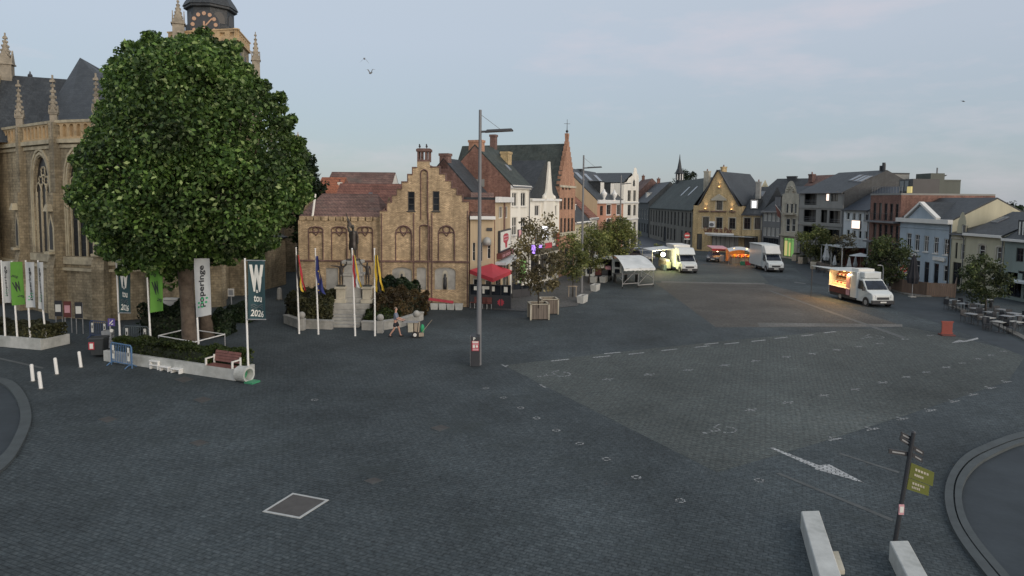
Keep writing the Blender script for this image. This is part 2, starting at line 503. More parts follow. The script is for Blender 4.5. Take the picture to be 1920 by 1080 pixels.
M['bench_wood'] = plain('bench_red_brown_wood', (0.17, 0.072, 0.06), 0.6, 0.25, 4.0)
M['brown_fence'] = plain('brown_wooden_screen', (0.125, 0.088, 0.066), 0.8, 0.25, 2.0, streak=True)
M['bark'] = plain('bark', (0.105, 0.08, 0.06), 0.9, 0.4, 3.0, bump=0.8, dirt=(0.16, 0.13, 0.10))
M['bark_dark'] = plain('bark_dark', (0.07, 0.06, 0.05), 0.9, 0.3, 3.0, bump=0.5)
M['red_cloth'] = plain('red_awning_cloth', (0.46, 0.045, 0.06), 0.8, 0.12, 1.0)
M['red'] = plain('red_paint', (0.45, 0.045, 0.045), 0.6, 0.1, 2.0)
M['orange'] = plain('orange_plastic', (0.24, 0.05, 0.035), 0.6, 0.15, 2.0)
M['dark_red'] = plain('dark_red_panel', (0.12, 0.035, 0.03), 0.7, 0.2, 2.0)
M['van_white'] = plain('vehicle_white_paint', (0.60, 0.63, 0.62), 0.28, 0.05, 0.8, dirt=(0.53, 0.55, 0.54))
M['van_dark'] = plain('vehicle_dark_paint', (0.045, 0.05, 0.06), 0.25, 0.1, 0.8)
M['car_silver'] = plain('vehicle_silver_paint', (0.32, 0.33, 0.35), 0.25, 0.08, 0.8, metal=0.3)
M['bumper'] = plain('bumper_plastic', (0.035, 0.036, 0.04), 0.6, 0.1, 2.0)
M['tarp'] = plain('white_tarpaulin', (0.62, 0.64, 0.63), 0.7, 0.08, 1.2, dirt=(0.5, 0.52, 0.51))
M['cloth_white'] = plain('white_cloth', (0.42, 0.445, 0.455), 0.85, 0.1, 1.5)
M['cloth_green'] = plain('lime_green_cloth', (0.10, 0.26, 0.04), 0.85, 0.1, 1.5)
M['cloth_teal'] = plain('dark_teal_cloth', (0.022, 0.058, 0.068), 0.85, 0.2, 1.0)
M['cloth_black'] = plain('black_cloth', (0.02, 0.02, 0.025), 0.85, 0.1, 1.5)
M['cloth_yellow'] = plain('yellow_cloth', (0.56, 0.39, 0.04), 0.85, 0.12, 1.5)
M['cloth_red'] = plain('red_cloth', (0.40, 0.03, 0.045), 0.85, 0.12, 1.5)
M['cloth_blue'] = plain('navy_cloth', (0.022, 0.032, 0.15), 0.85, 0.12, 1.5)
M['print_dark'] = plain('dark_print', (0.018, 0.02, 0.026), 0.8, 0.1, 1.5)
M['print_white'] = plain('white_print', (0.68, 0.68, 0.63), 0.8, 0.1, 1.5)
M['print_green'] = plain('green_print', (0.03, 0.30, 0.13), 0.8, 0.1, 1.5)
M['print_red'] = plain('red_print', (0.42, 0.05, 0.07), 0.8, 0.15, 1.5)
M['print_pink'] = plain('pink_print', (0.56, 0.30, 0.33), 0.7, 0.15, 1.5)
M['purple'] = plain('purple_print', (0.10, 0.07, 0.26), 0.7, 0.1, 1.5)
M['barrier_blue'] = plain('barrier_blue_paint', (0.075, 0.16, 0.30), 0.5, 0.2, 2.5)
M['barrier_navy'] = plain('barrier_navy_paint', (0.045, 0.07, 0.15), 0.5, 0.2, 2.5)
M['barrier_grey'] = plain('barrier_grey_paint', (0.085, 0.11, 0.12), 0.5, 0.2, 2.5)
M['bin'] = plain('bin_dark_plastic', (0.032, 0.037, 0.04), 0.6, 0.15, 2.0)
M['green_paint'] = plain('green_paint', (0.05, 0.25, 0.13), 0.5, 0.15, 2.0)
M['olive'] = plain('olive_green_sign', (0.105, 0.12, 0.018), 0.6, 0.1, 2.0)
M['skin'] = plain('skin', (0.48, 0.27, 0.20), 0.6, 0.06, 5.0)
M['shirt'] = plain('blue_grey_shirt', (0.155, 0.18, 0.235), 0.9, 0.12, 5.0)
M['shorts'] = plain('dark_shorts', (0.02, 0.022, 0.03), 0.9, 0.12, 5.0)
M['hair'] = plain('grey_brown_hair', (0.20, 0.155, 0.12), 0.8, 0.2, 20.0)
M['leaf_big'] = leafy('leaves_big_tree', (0.019, 0.045, 0.015), (0.095, 0.17, 0.045), (0.30, 0.38, 0.20))
M['leaf_street'] = leafy('leaves_street_tree', (0.06, 0.08, 0.03), (0.19, 0.215, 0.08), (0.33, 0.31, 0.15))
M['leaf_rusty'] = leafy('leaves_rusty', (0.075, 0.068, 0.038), (0.22, 0.18, 0.11), (0.36, 0.32, 0.22))
M['leaf_olive'] = leafy('leaves_olive', (0.030, 0.046, 0.022), (0.085, 0.11, 0.045), (0.15, 0.16, 0.08))
M['leaf_dark'] = leafy('leaves_dark', (0.008, 0.018, 0.010), (0.022, 0.042, 0.02), (0.05, 0.07, 0.035))
M['leaf_hedge'] = leafy('leaves_hedge', (0.014, 0.026, 0.008), (0.042, 0.062, 0.016), (0.07, 0.085, 0.03))
M['leaf_red'] = leafy('leaves_red_hedge', (0.032, 0.026, 0.014), (0.085, 0.056, 0.031), (0.12, 0.10, 0.045))
M['leaf_brown'] = leafy('leaves_brown_hedge', (0.022, 0.027, 0.014), (0.06, 0.058, 0.032), (0.085, 0.09, 0.045))
M['hedge_core'] = plain('dark_green_twigs', (0.013, 0.019, 0.009), 0.95, 0.3, 3.0)
M['soil'] = plain('dark_soil', (0.03, 0.026, 0.02), 0.95, 0.3, 3.0)
M['lamp_warm'] = emit('warm_lamp', (1.0, 0.50, 0.16), 9.0)
M['lamp_white'] = emit('white_lamp', (1.0, 0.90, 0.75), 9.0)
M['screen_white'] = emit('lit_screen_white', (0.95, 0.95, 1.0), 1.5)
M['screen_purple'] = emit('lit_sign_purple', (0.45, 0.25, 1.0), 1.5)
M['shop_green'] = emit('green_lit_window', (0.30, 0.62, 0.18), 0.42)
M['shop_yellow'] = emit('yellow_lit_window', (0.9, 0.75, 0.3), 0.5)
M['sign_warm'] = emit('lit_fascia_sign', (1.0, 0.80, 0.68), 1.5)
M['counter_lit'] = emit('lit_counter_display', (1.0, 0.62, 0.24), 0.9)
M['interior_warm'] = plain('warm_interior_panel', (0.30, 0.16, 0.08), 0.6, 0.3, 4.0)
# ---------------------------------------------------------------- ground and paving
def sheet(name, pts, z, mat, px=True, group=None):
    pp = [G(*p) for p in pts] if px else [Vector((p[0], p[1], 0)) for p in pts]
    mb = MB()
    tri = tessellate_polygon([[Vector((p.x, p.y, 0)) for p in pp]])
    mb.add([(p.x, p.y, z) for p in pp], tri)
    o = mb.build(name, mat, fix=False)
    me = o.data
    for p in me.polygons:
        if p.normal.z < 0:
            p.flip()
    o['kind'] = 'structure'
    return o
sheet('ground', [(-900, -60), (900, -60), (900, 1500), (-900, 1500)], 0.0, M['setts'], px=False)
PARK = [(945, 685), (1150, 661), (1400, 635), (1560, 621), (1700, 613), (1800, 633), (1925, 664), (1890, 715), (1700, 778), (1560, 823), (1345, 886)]
sheet('parking_paving', PARK, 0.004, M['setts_grey'])
sheet('market_paving', [(1228, 530), (1440, 533), (1560, 566), (1692, 611), (1560, 613.5), (1342, 613.5), (1288, 574)], 0.004, M['setts_brown'])
sheet('plaza_paving', [(1222, 527), (1236, 497), (1410, 497), (1442, 531)], 0.004, M['setts_grey'])
sheet('kerb_strip', [(1240, 527.5), (1434, 531.0), (1434, 533.6), (1240, 530.0)], 0.012, M['kerb'])
sheet('drain_strip', [(1420, 605.5), (1692, 608), (1692, 613), (1424, 612.5)], 0.008, M['kerb'])
sheet('road', [(1478, 492), (1500, 488), (1560, 512), (1690, 557), (1772, 560), (1800, 582), (1930, 650), (1930, 672), (1760, 606), (1640, 568), (1520, 527)], 0.006, M['asphalt'])
sheet('far_road', [(1196, 441), (1208, 441), (1262, 463), (1290, 472), (1250, 478), (1196, 470)], 0.006, M['asphalt_far'])
sheet('pavement', [(882, 579), (985, 584), (1082, 574), (1150, 512), (1196, 478), (1196, 462), (1085, 500), (1000, 535), (960, 552), (882, 572)], 0.03, M['slab'])
def ribbon(name, outer, inner, z0, mat):
    mb = MB()
    a, b = [G(*p) for p in outer], [G(*p) for p in inner]
    n = len(a)
    vs = [(p.x, p.y, z0) for p in a] + [(p.x, p.y, z0) for p in b] + [(p.x, p.y, 0.0) for p in a] + [(p.x, p.y, 0.0) for p in b]
    fs = []
    for i in range(n - 1):
        fs += [(i, i + 1, n + i + 1, n + i), (2 * n + i, 2 * n + i + 1, i + 1, i), (n + i, n + i + 1, 3 * n + i + 1, 3 * n + i)]
    mb.add(vs, fs)
    o = mb.build(name, mat)
    o['kind'] = 'structure'
    return o
def smoothpx(pts, k=4):
    r = []
    for i in range(len(pts) - 1):
        p0, p1, p2, p3 = pts[max(i - 1, 0)], pts[i], pts[i + 1], pts[min(i + 2, len(pts) - 1)]
        for j in range(k):
            t = j / k
            r.append(tuple(0.5 * (2 * p1[c] + (p2[c] - p0[c]) * t + (2 * p0[c] - 5 * p1[c] + 4 * p2[c] - p3[c]) * t * t + (3 * p1[c] - p0[c] - 3 * p2[c] + p3[c]) * t ** 3) for c in (0, 1)))
    return r + [pts[-1]]
lo = smoothpx([(-30, 708), (0, 711), (30, 722), (52, 752), (59, 790), (45, 830), (22, 868), (-20, 905)])
li = smoothpx([(-30, 714), (-5, 719), (17, 733), (34, 760), (38, 792), (26, 825), (6, 855), (-40, 895)])
ribbon('kerb_ring', lo, li, 0.10, M['kerb_dark'])
sheet('side_road', li + [(-700, 980), (-700, 720)], 0.006, M['asphalt'])
ro = smoothpx([(1990, 802), (1920, 813), (1870, 828), (1812, 855), (1782, 890), (1771, 930), (1778, 975), (1800, 1020), (1845, 1080), (1880, 1120)])
rm = smoothpx([(1990, 814), (1920, 824), (1876, 838), (1822, 864), (1794, 897), (1787, 935), (1795, 978), (1820, 1022), (1866, 1080), (1900, 1120)])
rm2 = smoothpx([(1990, 816), (1922, 826), (1878, 840), (1825, 866), (1797, 899), (1790, 936), (1798, 979), (1823, 1023), (1869, 1080), (1903, 1120)])
ri = smoothpx([(1990, 826), (1922, 834), (1882, 848), (1835, 874), (1810, 905), (1803, 940), (1813, 981), (1840, 1025), (1886, 1080), (1920, 1120)])
ribbon('kerb_ring', ro, rm, 0.10, M['kerb_dark'])
ribbon('kerb_ring', rm2, ri, 0.11, M['kerb_dark'])
sheet('side_road', ri + [(2500, 1300), (2900, 1300), (2900, 826)], 0.006, M['asphalt'])
# kerb of the right pavement
ko = smoothpx([(1480, 484), (1560, 508), (1690, 551), (1730, 556.5), (1772, 557), (1770, 570), (1800, 583), (1860, 609), (1930, 644)])
ki = smoothpx([(1481, 482), (1562, 505), (1692, 547), (1732, 553), (1776, 554), (1779, 570), (1806, 581), (1866, 606), (1936, 640)])
ribbon('kerb_line', ko, ki, 0.12, M['kerb'])
# painted marks
mk = MB()
def mark(px, py, s=0.36, rz=0.0, shape='+'):
    p = G(px, py)
    a = Vector((math.cos(rz), math.sin(rz), 0)); b = Vector((-a.y, a.x, 0))
    def q(x0, y0, x1, y1, dz=0.0):
        mk.add([p + a * x + b * y + Vector((0, 0, 0.0085 + dz)) for x, y in ((x0, y0), (x1, y0), (x1, y1), (x0, y1))], [(0, 1, 2, 3)])
    if shape == '+':
        q(-s, -.055, s, .055); q(-.055, .06, .055, s * .7); q(-.055, -s * .7, .055, -.06)
    elif shape == '-':
        q(-s, -.07, s, .07)
    elif shape == 'T':
        q(-s, -.06, s, .06); q(-.06, .065, .06, s * .9)
    else:
        for i in range(4):
            t = i * math.pi / 2
            c_, s_ = math.cos(t), math.sin(t)
            mk.add([p + Vector((c_ * x - s_ * y, s_ * x + c_ * y, 0.0085)) for x, y in ((.07, -.11), (.15, -.08), (.15, .08), (.07, .04))], [(0, 1, 2, 3)])
AB = math.atan2(*(lambda a: (a.y, a.x))(G(1555, 623) - G(945, 686)))
AC = math.atan2(*(lambda a: (a.y, a.x))(G(1340, 885) - G(945, 686)))
for p in [(1140, 711), (1217, 702.5), (1290, 694), (1359, 685), (1417, 677), (1474, 669), (1523, 663), (1569, 656), (1611, 650), (1649, 644), (1697, 636), (1744, 629)]:
    mark(*p, rz=AB, s=.34)
for p in [(1408, 768.6), (1478, 755), (1545, 741.5), (1603, 730), (1655, 717.6), (1699, 707), (1737, 698), (1775, 689), (1805, 681), (1833, 673), (1859, 666), (1880, 659)]:
    mark(*p, rz=AB, s=.3)
for p in [(1566, 824), (1636, 805), (1693, 786), (1746, 770), (1790, 753), (1826, 740), (1859, 728), (1889, 716.6)]:
    mark(*p, rz=AB, s=.33, shape='T')
mark(945, 686, .3, AC, 'T'); mark(1018, 724, .3, AC, '-')
for p in [(911, 728), (944, 746), (976, 765), (1006, 784), (1043, 807), (1087, 832), (1137, 861), (1193, 895), (1275, 939), (590, 750), (1424, 901)]:
    mark(*p, shape='o')
def icon(px, py, rz, s):
    """Wheelchair symbol: head, back, seat, legs and a wheel arc."""
    p = G(px, py)
    a = Vector((math.cos(rz), math.sin(rz), 0)); b = Vector((-a.y, a.x, 0))
    f = lambda x, y: p + a * x * s + b * y * s + Vector((0, 0, .0085))
    def st(pts, wd=.075):
        for (x0, y0), (x1, y1) in zip(pts, pts[1:]):
            l = math.hypot(x1 - x0, y1 - y0); nx, ny = -(y1 - y0) / l * wd / 2, (x1 - x0) / l * wd / 2
            mk.add([f(x0 + nx, y0 + ny), f(x1 + nx, y1 + ny), f(x1 - nx, y1 - ny), f(x0 - nx, y0 - ny)], [(0, 1, 2, 3)])
    st([(0, .75), (0, .15), (.4, .15), (.6, -.35)])
    st([(.0, .5), (.3, .5)])
    st([(.35 * math.cos(t) - .02, -.1 + .4 * math.sin(t)) for t in np.linspace(2.2, 5.6, 9)])
    mk.add([f(.1 * math.cos(t), .95 + .1 * math.sin(t)) for t in np.linspace(0, 5.6, 8)], [tuple(range(8))])
icon(1048, 702, AB + R(90), 1.15)
icon(1357, 806, AB + R(90), 0.95)
icon(1640, 632, AB + R(90), 1.2)
def flat(mb, pts, z=.0085):
    pp = [G(*p) for p in pts]
    tri = tessellate_polygon([[Vector((p.x, p.y, 0)) for p in pp]])
    mb.add([(p.x, p.y, z) for p in pp], tri)
tag(mk.build('road_markings', M['paint'], fix=False), kind='structure')
mk = MB()
for p in [(1050, 675.4), (1128, 669), (1148, 662), (1193, 663), (1255, 656), (1316, 650), (1334, 644.5), (1372, 644), (1422, 639), (1465, 633.5), (1514, 629), (1556, 623)]:
    mark(*p, s=.55, rz=AB, shape='-')
flat(mk, [(1443, 840), (1451, 840), (1536, 873), (1555, 871), (1621, 906), (1528, 880), (1527, 877)])
flat(mk, [(1784, 643), (1798, 637.3), (1808, 639.2), (1833, 633), (1835, 635.8), (1811, 641.2)])
tag(mk.build('road_arrows', M['paint_fresh'], fix=False), kind='structure')
mo = MB()
flat(mo, [(1455, 888), (1462, 887), (1676, 974), (1672, 978)])
flat(mo, [(1572, 851), (1577, 850), (1687, 885), (1685, 888)])
flat(mo, [(-20, 668), (0, 671), (82, 689), (80, 692), (0, 674), (-20, 671)])
flat(mo, [(1440, 545), (1446, 545), (1700, 633), (1690, 634)])
flat(mo, [(1488, 528), (1510, 531), (1512, 533), (1490, 530.5)])
tag(mo.build('faded_markings', M['paint_old'], fix=False), kind='structure')

def plate(name, label, quad, mat, frame=None, z=.012):
    pp = [G(*p) for p in quad]
    c = sum(pp, Vector()) / 4
    t = thing(name, label, 'ground cover' if frame is None else 'hatch', (c.x, c.y, 0))
    mb = MB()
    q = [c + (p - c) * (0.88 if frame else 1.0) for p in pp]
    mb.hexa([(p.x, p.y, 0.001) for p in q] + [(p.x, p.y, z) for p in q])
    mb.build('cover', mat, t)
    fb = MB()
    inn = [c + (p - c) * (0.885 if frame else 1.003) for p in pp]
    ou = [c + (p - c) * (1.0 if frame else 1.08) for p in pp]
    for i in range(4):
        j = (i + 1) % 4
        fb.hexa([(p.x, p.y, .001) for p in (ou[i], ou[j], inn[j], inn[i])] + [(p.x, p.y, z + .006) for p in (ou[i], ou[j], inn[j], inn[i])])
    fb.build('rim', frame or M['kerb_dark'], t)
    return t
M['cover'] = plain('brown_grey_cover', (0.075, 0.07, 0.066), 0.8, 0.2, 3.0)
M['drain'] = plain('rusty_iron_cover', (0.058, 0.055, 0.052), 0.8, 0.3, 3.0)
M['rim_white'] = plain('pale_stone_rim', (0.40, 0.41, 0.40), 0.8, 0.12, 3.0)
plate('floor_hatch', 'large square hatch in the paving framed by a pale stone rim', [(492, 960), (549, 925), (617, 938), (562, 973)], M['cover'], M['rim_white'])
for x, y, lab in ((380, 750, 'square iron cover in the dark setts nearest below the planter wall with the bench'), (373, 831, 'dark square iron cover midway between the bench planter and the pale rimmed hatch'), (202, 787, 'rusty square iron cover in the setts right of the left kerb ring'), (345, 712, 'iron cover close against the foot of the long planter wall'), (700, 902, 'brown iron cover in the setts right of and beyond the rimmed hatch'), (825, 803, 'dark iron cover in open setts below the parking machine')):
    plate('drain_cover', lab, [(x - 18, y), (x + 2, y - 6), (x + 18, y - 1), (x - 2, y + 6)], M['drain'])
# ---------------------------------------------------------------- houses
def archpts(u0, v0, u1, v1, kind):
    w = u1 - u0; cu = (u0 + u1) / 2
    if kind == 'rect':
        return [(u0, v0), (u1, v0), (u1, v1), (u0, v1)]
    if kind == 'round':
        r = w / 2; s = v1 - r
        return [(u0, v0), (u1, v0)] + [(cu + r * math.cos(t), s + r * math.sin(t)) for t in np.linspace(0, math.pi, 9)]
    if kind == 'seg':
        h = w * 0.18; s = v1 - h
        return [(u0, v0), (u1, v0)] + [(cu + w / 2 * math.cos(t), s + h * math.sin(t)) for t in np.linspace(0, math.pi, 7)]
    h = w * 0.95; s = v1 - h                                   # pointed
    a = [(u1 - w * 0.5 * (k ** 1.7), s + h * math.sin(k * math.pi / 2) ** 0.9) for k in (0.0, .25, .5, .75, 1.0)]
    b = [(u0 + w * 0.5 * (k ** 1.7), s + h * math.sin(k * math.pi / 2) ** 0.9) for k in (.75, .5, .25, 0.0)]
    return [(u0, v0), (u1, v0)] + a + b

class Panel:
    """A vertical wall plane from A to B (left to right seen from the square); y runs into the building."""
    def __init__(s, A, B):
        s.A, s.B = Vector((A[0], A[1], 0)), Vector((B[0], B[1], 0))
        d = s.B - s.A
        s.W = d.length
        s.d = d / s.W
        s.n = Vector((-s.d.y, s.d.x, 0))
        s.rz = math.atan2(s.d.y, s.d.x)
    def p(s, u, y, v):
        return s.A + s.d * u + s.n * y + Vector((0, 0, v))
    def uv(s, px, py):
        r = ray(px, py)
        t = (s.A - O).dot(s.n) / r.dot(s.n)
        q = O + r * t
        return ((q - s.A).dot(s.d), q.z)
    def holed(s, mb, outer, holes, y=0.0, reveal=0.14):
        polys = [[Vector((a, b, 0)) for a, b in outer]] + [[Vector((a, b, 0)) for a, b in h] for h in holes]
        tri = tessellate_polygon(polys)
        pts = [q for pl in polys for q in pl]
        mb.add([s.p(q.x, y, q.y) for q in pts], tri)
        for h in holes:
            n = len(h)
            mb.add([s.p(a, y, b) for a, b in h] + [s.p(a, y + reveal, b) for a, b in h], [(i, (i + 1) % n, n + (i + 1) % n, n + i) for i in range(n)])
    def box(s, mb, u0, y0, v0, u1, y1, v1):
        return mb.hexa([s.p(u0, y0, v0), s.p(u1, y0, v0), s.p(u1, y1, v0), s.p(u0, y1, v0), s.p(u0, y0, v1), s.p(u1, y0, v1), s.p(u1, y1, v1), s.p(u0, y1, v1)])
    def slab(s, mb, outline, y0, y1):
        return mb.prism([s.p(a, y0, b) for a, b in outline], s.n * (y1 - y0))

class House:
    def __init__(s, name, label, cat, A, B, depth, gap=0.02, group=None):
        A, B = Vector((A[0], A[1], 0)), Vector((B[0], B[1], 0))
        d = (B - A).normalized()
        s.pn = Panel(A + d * gap, B - d * gap)
        s.W, s.D = s.pn.W, depth
        s.t = thing(name, label, cat, s.pn.A, s.pn.rz, group)
        s.holes = []
        s.k = 0
    def uv(s, px, py):
        return s.pn.uv(px, py)
    def vz(s, px, py):
        return s.pn.uv(px, py)[1]
    def win(s, u0, v0, u1, v1, kind='rect', fm='frame_white', nx=2, ny=2, glass='glass', sill=None, fw=0.07, rec=0.13, name='window', hole=True, label=None, surround=None, curtain=False, ysplit=None):
        pn = s.pn
        if u0 > u1: u0, u1 = u1, u0
        if v0 > v1: v0, v1 = v1, v0
        u0, u1 = max(u0, .06), min(u1, s.W - .06)
        if u1 - u0 < .12: return None
        pts = archpts(u0, v0, u1, v1, kind)
        if hole: s.holes.append(pts)
        y = rec if hole else -0.06
        mb = MB()
        n = len(pts)
        cu, cv = (u0 + u1) / 2, (v0 + v1) / 2
        w, h = u1 - u0, v1 - v0
        fw = min(fw, w * .14)
        kx, ky = 1 - 2 * fw / w, 1 - 2 * fw / h
        inn = [(cu + (a - cu) * kx, cv + (b - cv) * ky) for a, b in pts]
        vs = [pn.p(a, y - .05, b) for a, b in pts] + [pn.p(a, y - .05, b) for a, b in inn] + [pn.p(a, y + .03, b) for a, b in pts] + [pn.p(a, y + .03, b) for a, b in inn]
        fs = []
        for i in range(n):
            j = (i + 1) % n
            fs += [(i, j, n + j, n + i), (n + i, n + j, 3 * n + j, 3 * n + i), (2 * n + i, 2 * n + j, j, i)]
        mb.add(vs, fs)
        bw = fw * .7
        for i in range(1, nx):
            u = u0 + w * i / nx
            pn.box(mb, u - bw / 2, y - .045, v0 + fw, u + bw / 2, y + .02, v1 - fw * (1 if kind == 'rect' else 2.2))
        ys_ = ysplit if ysplit is not None else [i / ny for i in range(1, ny)]
        for q in ys_:
            v = v0 + h * q
            pn.box(mb, u0 + fw, y - .04, v - bw / 2, u1 - fw, y + .018, v + bw / 2)
        if sill:
            pn.box(mb, u0 - .08, -.10, v0 - .10, u1 + .08, .02, v0 - .003)
        o = mb.build(name, M[fm], s.t, fix=False)
        if label: o['label'] = label
        if glass == 'glass' and random.random() < .42: glass = 'glass_b'
        g = MB()
        g.prism([pn.p(a, y, b) for a, b in pts], pn.n * .04)
        g.build('pane', M[glass], o)
        if surround:
            sb = MB()
            k2x, k2y = 1 + .30 / w, 1 + .30 / h
            ou = [(cu + (a - cu) * k2x, cv + (b - cv) * k2y) for a, b in pts]
            io = [(cu + (a - cu) * 1.004, cv + (b - cv) * 1.004) for a, b in pts]
            vs = []
            for yy in (-.045, .004):
                vs += [pn.p(a, yy, b) for a, b in ou] + [pn.p(a, yy, b) for a, b in io]
            fs = []
            for i in range(n):
                j = (i + 1) % n
                fs += [(i, j, n + j, n + i), (2 * n + i, 2 * n + j, j, i), (n + i, n + j, 3 * n + j, 3 * n + i)]
            sb.add(vs, fs)
            sb.build('surround', M[surround], o, fix=False)
        return o
    def pw(s, px, py, w, h, **k):
        u0, _ = s.uv(px - w / 2, py); u1, _ = s.uv(px + w / 2, py)
        v1, v0 = s.vz(px, py - h / 2), s.vz(px, py + h / 2)
        return s.win(u0, v0, u1, v1, **k)
    def shell(s, ze, zr, roof, wall, rmat, side=None, front=None, ov=0.25, ridge=0.5, wallname='wall', pieces=True, hip=0.0):
        """Walls with window openings and a roof; roof: par, perp, flat, lean."""
        pn, W, D = s.pn, s.W, s.D
        mb = MB()
        yr = D * ridge
        if front is None:
            front = [(0, 0), (W, 0), (W, ze), (0, ze)] if roof != 'perp' else [(0, 0), (W, 0), (W, ze), (W / 2, zr), (0, ze)]
        pn.holed(mb, front, s.holes)
        mb.slot(1 if side else 0)
        p = pn.p
        if roof == 'par':
            for u in (0, W):
                mb.poly([p(u, 0, 0), p(u, 0, ze), p(u, yr, zr), p(u, D, ze), p(u, D, 0)])
            mb.poly([p(0, D, 0), p(W, D, 0), p(W, D, ze), p(0, D, ze)])
        elif roof == 'perp':
            for u in (0, W):
                mb.poly([p(u, 0, 0), p(u, 0, ze), p(u, D, ze), p(u, D, 0)])
            mb.poly([p(0, D, 0), p(W, D, 0), p(W, D, ze), p(W / 2, D, zr), p(0, D, ze)])
        else:
            for u in (0, W):
                mb.poly([p(u, 0, 0), p(u, 0, ze), p(u, D, ze), p(u, D, 0)])
            mb.poly([p(0, D, 0), p(W, D, 0), p(W, D, ze), p(0, D, ze)])
        wo = mb.build(wallname, [M[wall], M[side]] if side else M[wall], s.t, fix=False)
        rb = MB()
        th = .16
        if roof == 'par':
            k = (zr - ze) / yr; k2 = (zr - ze) / (D - yr)
            a0, b0 = -ov, ze - ov * k
            c0, d0 = D + ov, ze - ov * k2
            e = hip
            rb.hexa([p(0, a0, b0 + .01), p(W, a0, b0 + .01), p(W - e, yr, zr + .01), p(e, yr, zr + .01), p(0, a0, b0 + th), p(W, a0, b0 + th), p(W - e, yr, zr + th), p(e, yr, zr + th)])
            rb.hexa([p(0, c0, d0 + .01), p(W, c0, d0 + .01), p(W - e, yr, zr + .01), p(e, yr, zr + .01), p(0, c0, d0 + th), p(W, c0, d0 + th), p(W - e, yr, zr + th), p(e, yr, zr + th)])
            if e:
                rb.poly([p(0, a0, b0 + th), p(e, yr, zr + th), p(0, c0, d0 + th)])
                rb.poly([p(W, a0, b0 + th), p(W - e, yr, zr + th), p(W, c0, d0 + th)])
        elif roof == 'perp':
            c = W / 2
            y0 = .06 if front is not None and len(front) > 5 else -ov
            k = (zr - ze) / c
            o2 = .0
            rb.hexa([p(-o2, y0, ze + .01), p(c, y0, zr + .01), p(c, D, zr + .01), p(-o2, D, ze + .01), p(-o2, y0, ze + th), p(c, y0, zr + th), p(c, D, zr + th), p(-o2, D, ze + th)])
            rb.hexa([p(W + o2, y0, ze + .01), p(c, y0, zr + .01), p(c, D, zr + .01), p(W + o2, D, ze + .01), p(W + o2, y0, ze + th), p(c, y0, zr + th), p(c, D, zr + th), p(W + o2, D, ze + th)])
        elif roof == 'flat':
            pn.box(rb, 0, -.05, ze + .005, W, D, ze + .2)
        elif roof == 'lean':
            rb.hexa([p(0, -ov, ze), p(W, -ov, ze), p(W, D, zr), p(0, D, zr), p(0, -ov, ze + th), p(W, -ov, ze + th), p(W, D, zr + th), p(0, D, zr + th)])
        ro = rb.build('roof', M[rmat], s.t, fix=True)
        s.wo, s.ro = wo, ro
        if roof == 'par' and ov > .15 and W < 25:
            ge = ze - ov * (zr - ze) / yr
            mb = MB(); mb.cyl(p(0, -ov - .05, ge + .06), p(W, -ov - .05, ge + .06), .07, n=6); mb.build('eaves_gutter', M['metal_grey'], s.t)
            mb = MB(); mb.tube([p(W - .16, -ov - .05, ge), p(W - .16, -.07, ge - .35), p(W - .16, -.07, .05)], .05, 6); mb.build('rain_pipe', M['metal_grey'], s.t)
        return wo, ro
    def bar(s, name, u0, v0, u1, v1, y0=-.12, y1=.02, mat='white', parent=None):
        mb = MB()
        s.pn.box(mb, u0, y0, v0, u1, y1, v1)
        return mb.build(name, M[mat], parent or s.t, bevel=.012)
    def chimney(s, u, y, z0, z1, w=.6, d=.6, mat='brick_red', pots=1):
        mb = MB()
        s.pn.box(mb, u - w / 2, y - d / 2, z0, u + w / 2, y + d / 2, z1 - .22)
        s.pn.box(mb, u - w / 2 - .06, y - d / 2 - .06, z1 - .22, u + w / 2 + .06, y + d / 2 + .06, z1)
        mb.slot(1)
        for i in range(pots):
            q = s.pn.p(u + (i - (pots - 1) / 2) * .35, y, z1)
            mb.cyl(q, q + Vector((0, 0, .35)), .12, .1, 8)
        return mb.build('chimney', [M[mat], M['tile_red']], s.ro if hasattr(s, 'ro') else s.t)
    def dormer(s, u, y, z, w, h, mat='slate', fm='frame_white'):
        """A small dormer standing out of the roof towards the square."""
        mb = MB()
        p = s.pn.p
        s.pn.box(mb, u - w / 2, y, z, u + w / 2, y + h * 1.1, z + h)
        s.pn.box(mb, u - w / 2 - .1, y - .12, z + h + .003, u + w / 2 + .1, y + h * 1.2, z + h + .1)
        o = mb.build('dormer', M[mat], s.t)
        f = MB()
        s.pn.box(f, u - w / 2 + .05, y - .05, z + .08, u + w / 2 - .05, y - .002, z + h - .06)
        s.pn.box(f, u - .03, y - .075, z + .1, u + .03, y - .052, z + h - .08)
        fo = f.build('dormer_window', M[fm], o)
        g = MB()
        for a, b in ((u - w / 2 + .12, u - .04), (u + .04, u + w / 2 - .12)):
            s.pn.box(g, a, y - .06, z + .15, b, y - .051, z + h - .13)
        return o
    def skylight(s, u, yf, w=.8, h=1.0, ze=0, zr=0, ridge=.5):
        """Roof window lying on the front slope; yf is the fraction up the slope."""
        yr = s.D * ridge
        k = (zr - ze) / yr
        y = yr * yf
        p = s.pn.p
        l = h / math.hypot(1, k)
        f = lambda uu, yy, dz: p(uu, yy, ze + yy * k + dz)
        mb = MB()
        mb.hexa([f(u - w / 2, y, .165), f(u + w / 2, y, .165), f(u + w / 2, y + l, .165), f(u - w / 2, y + l, .165), f(u - w / 2, y, .26), f(u + w / 2, y, .26), f(u + w / 2, y + l, .26), f(u - w / 2, y + l, .26)])
        o = mb.build('skylight', M['metal_grey'], s.ro)
        g = MB()
        a = .09
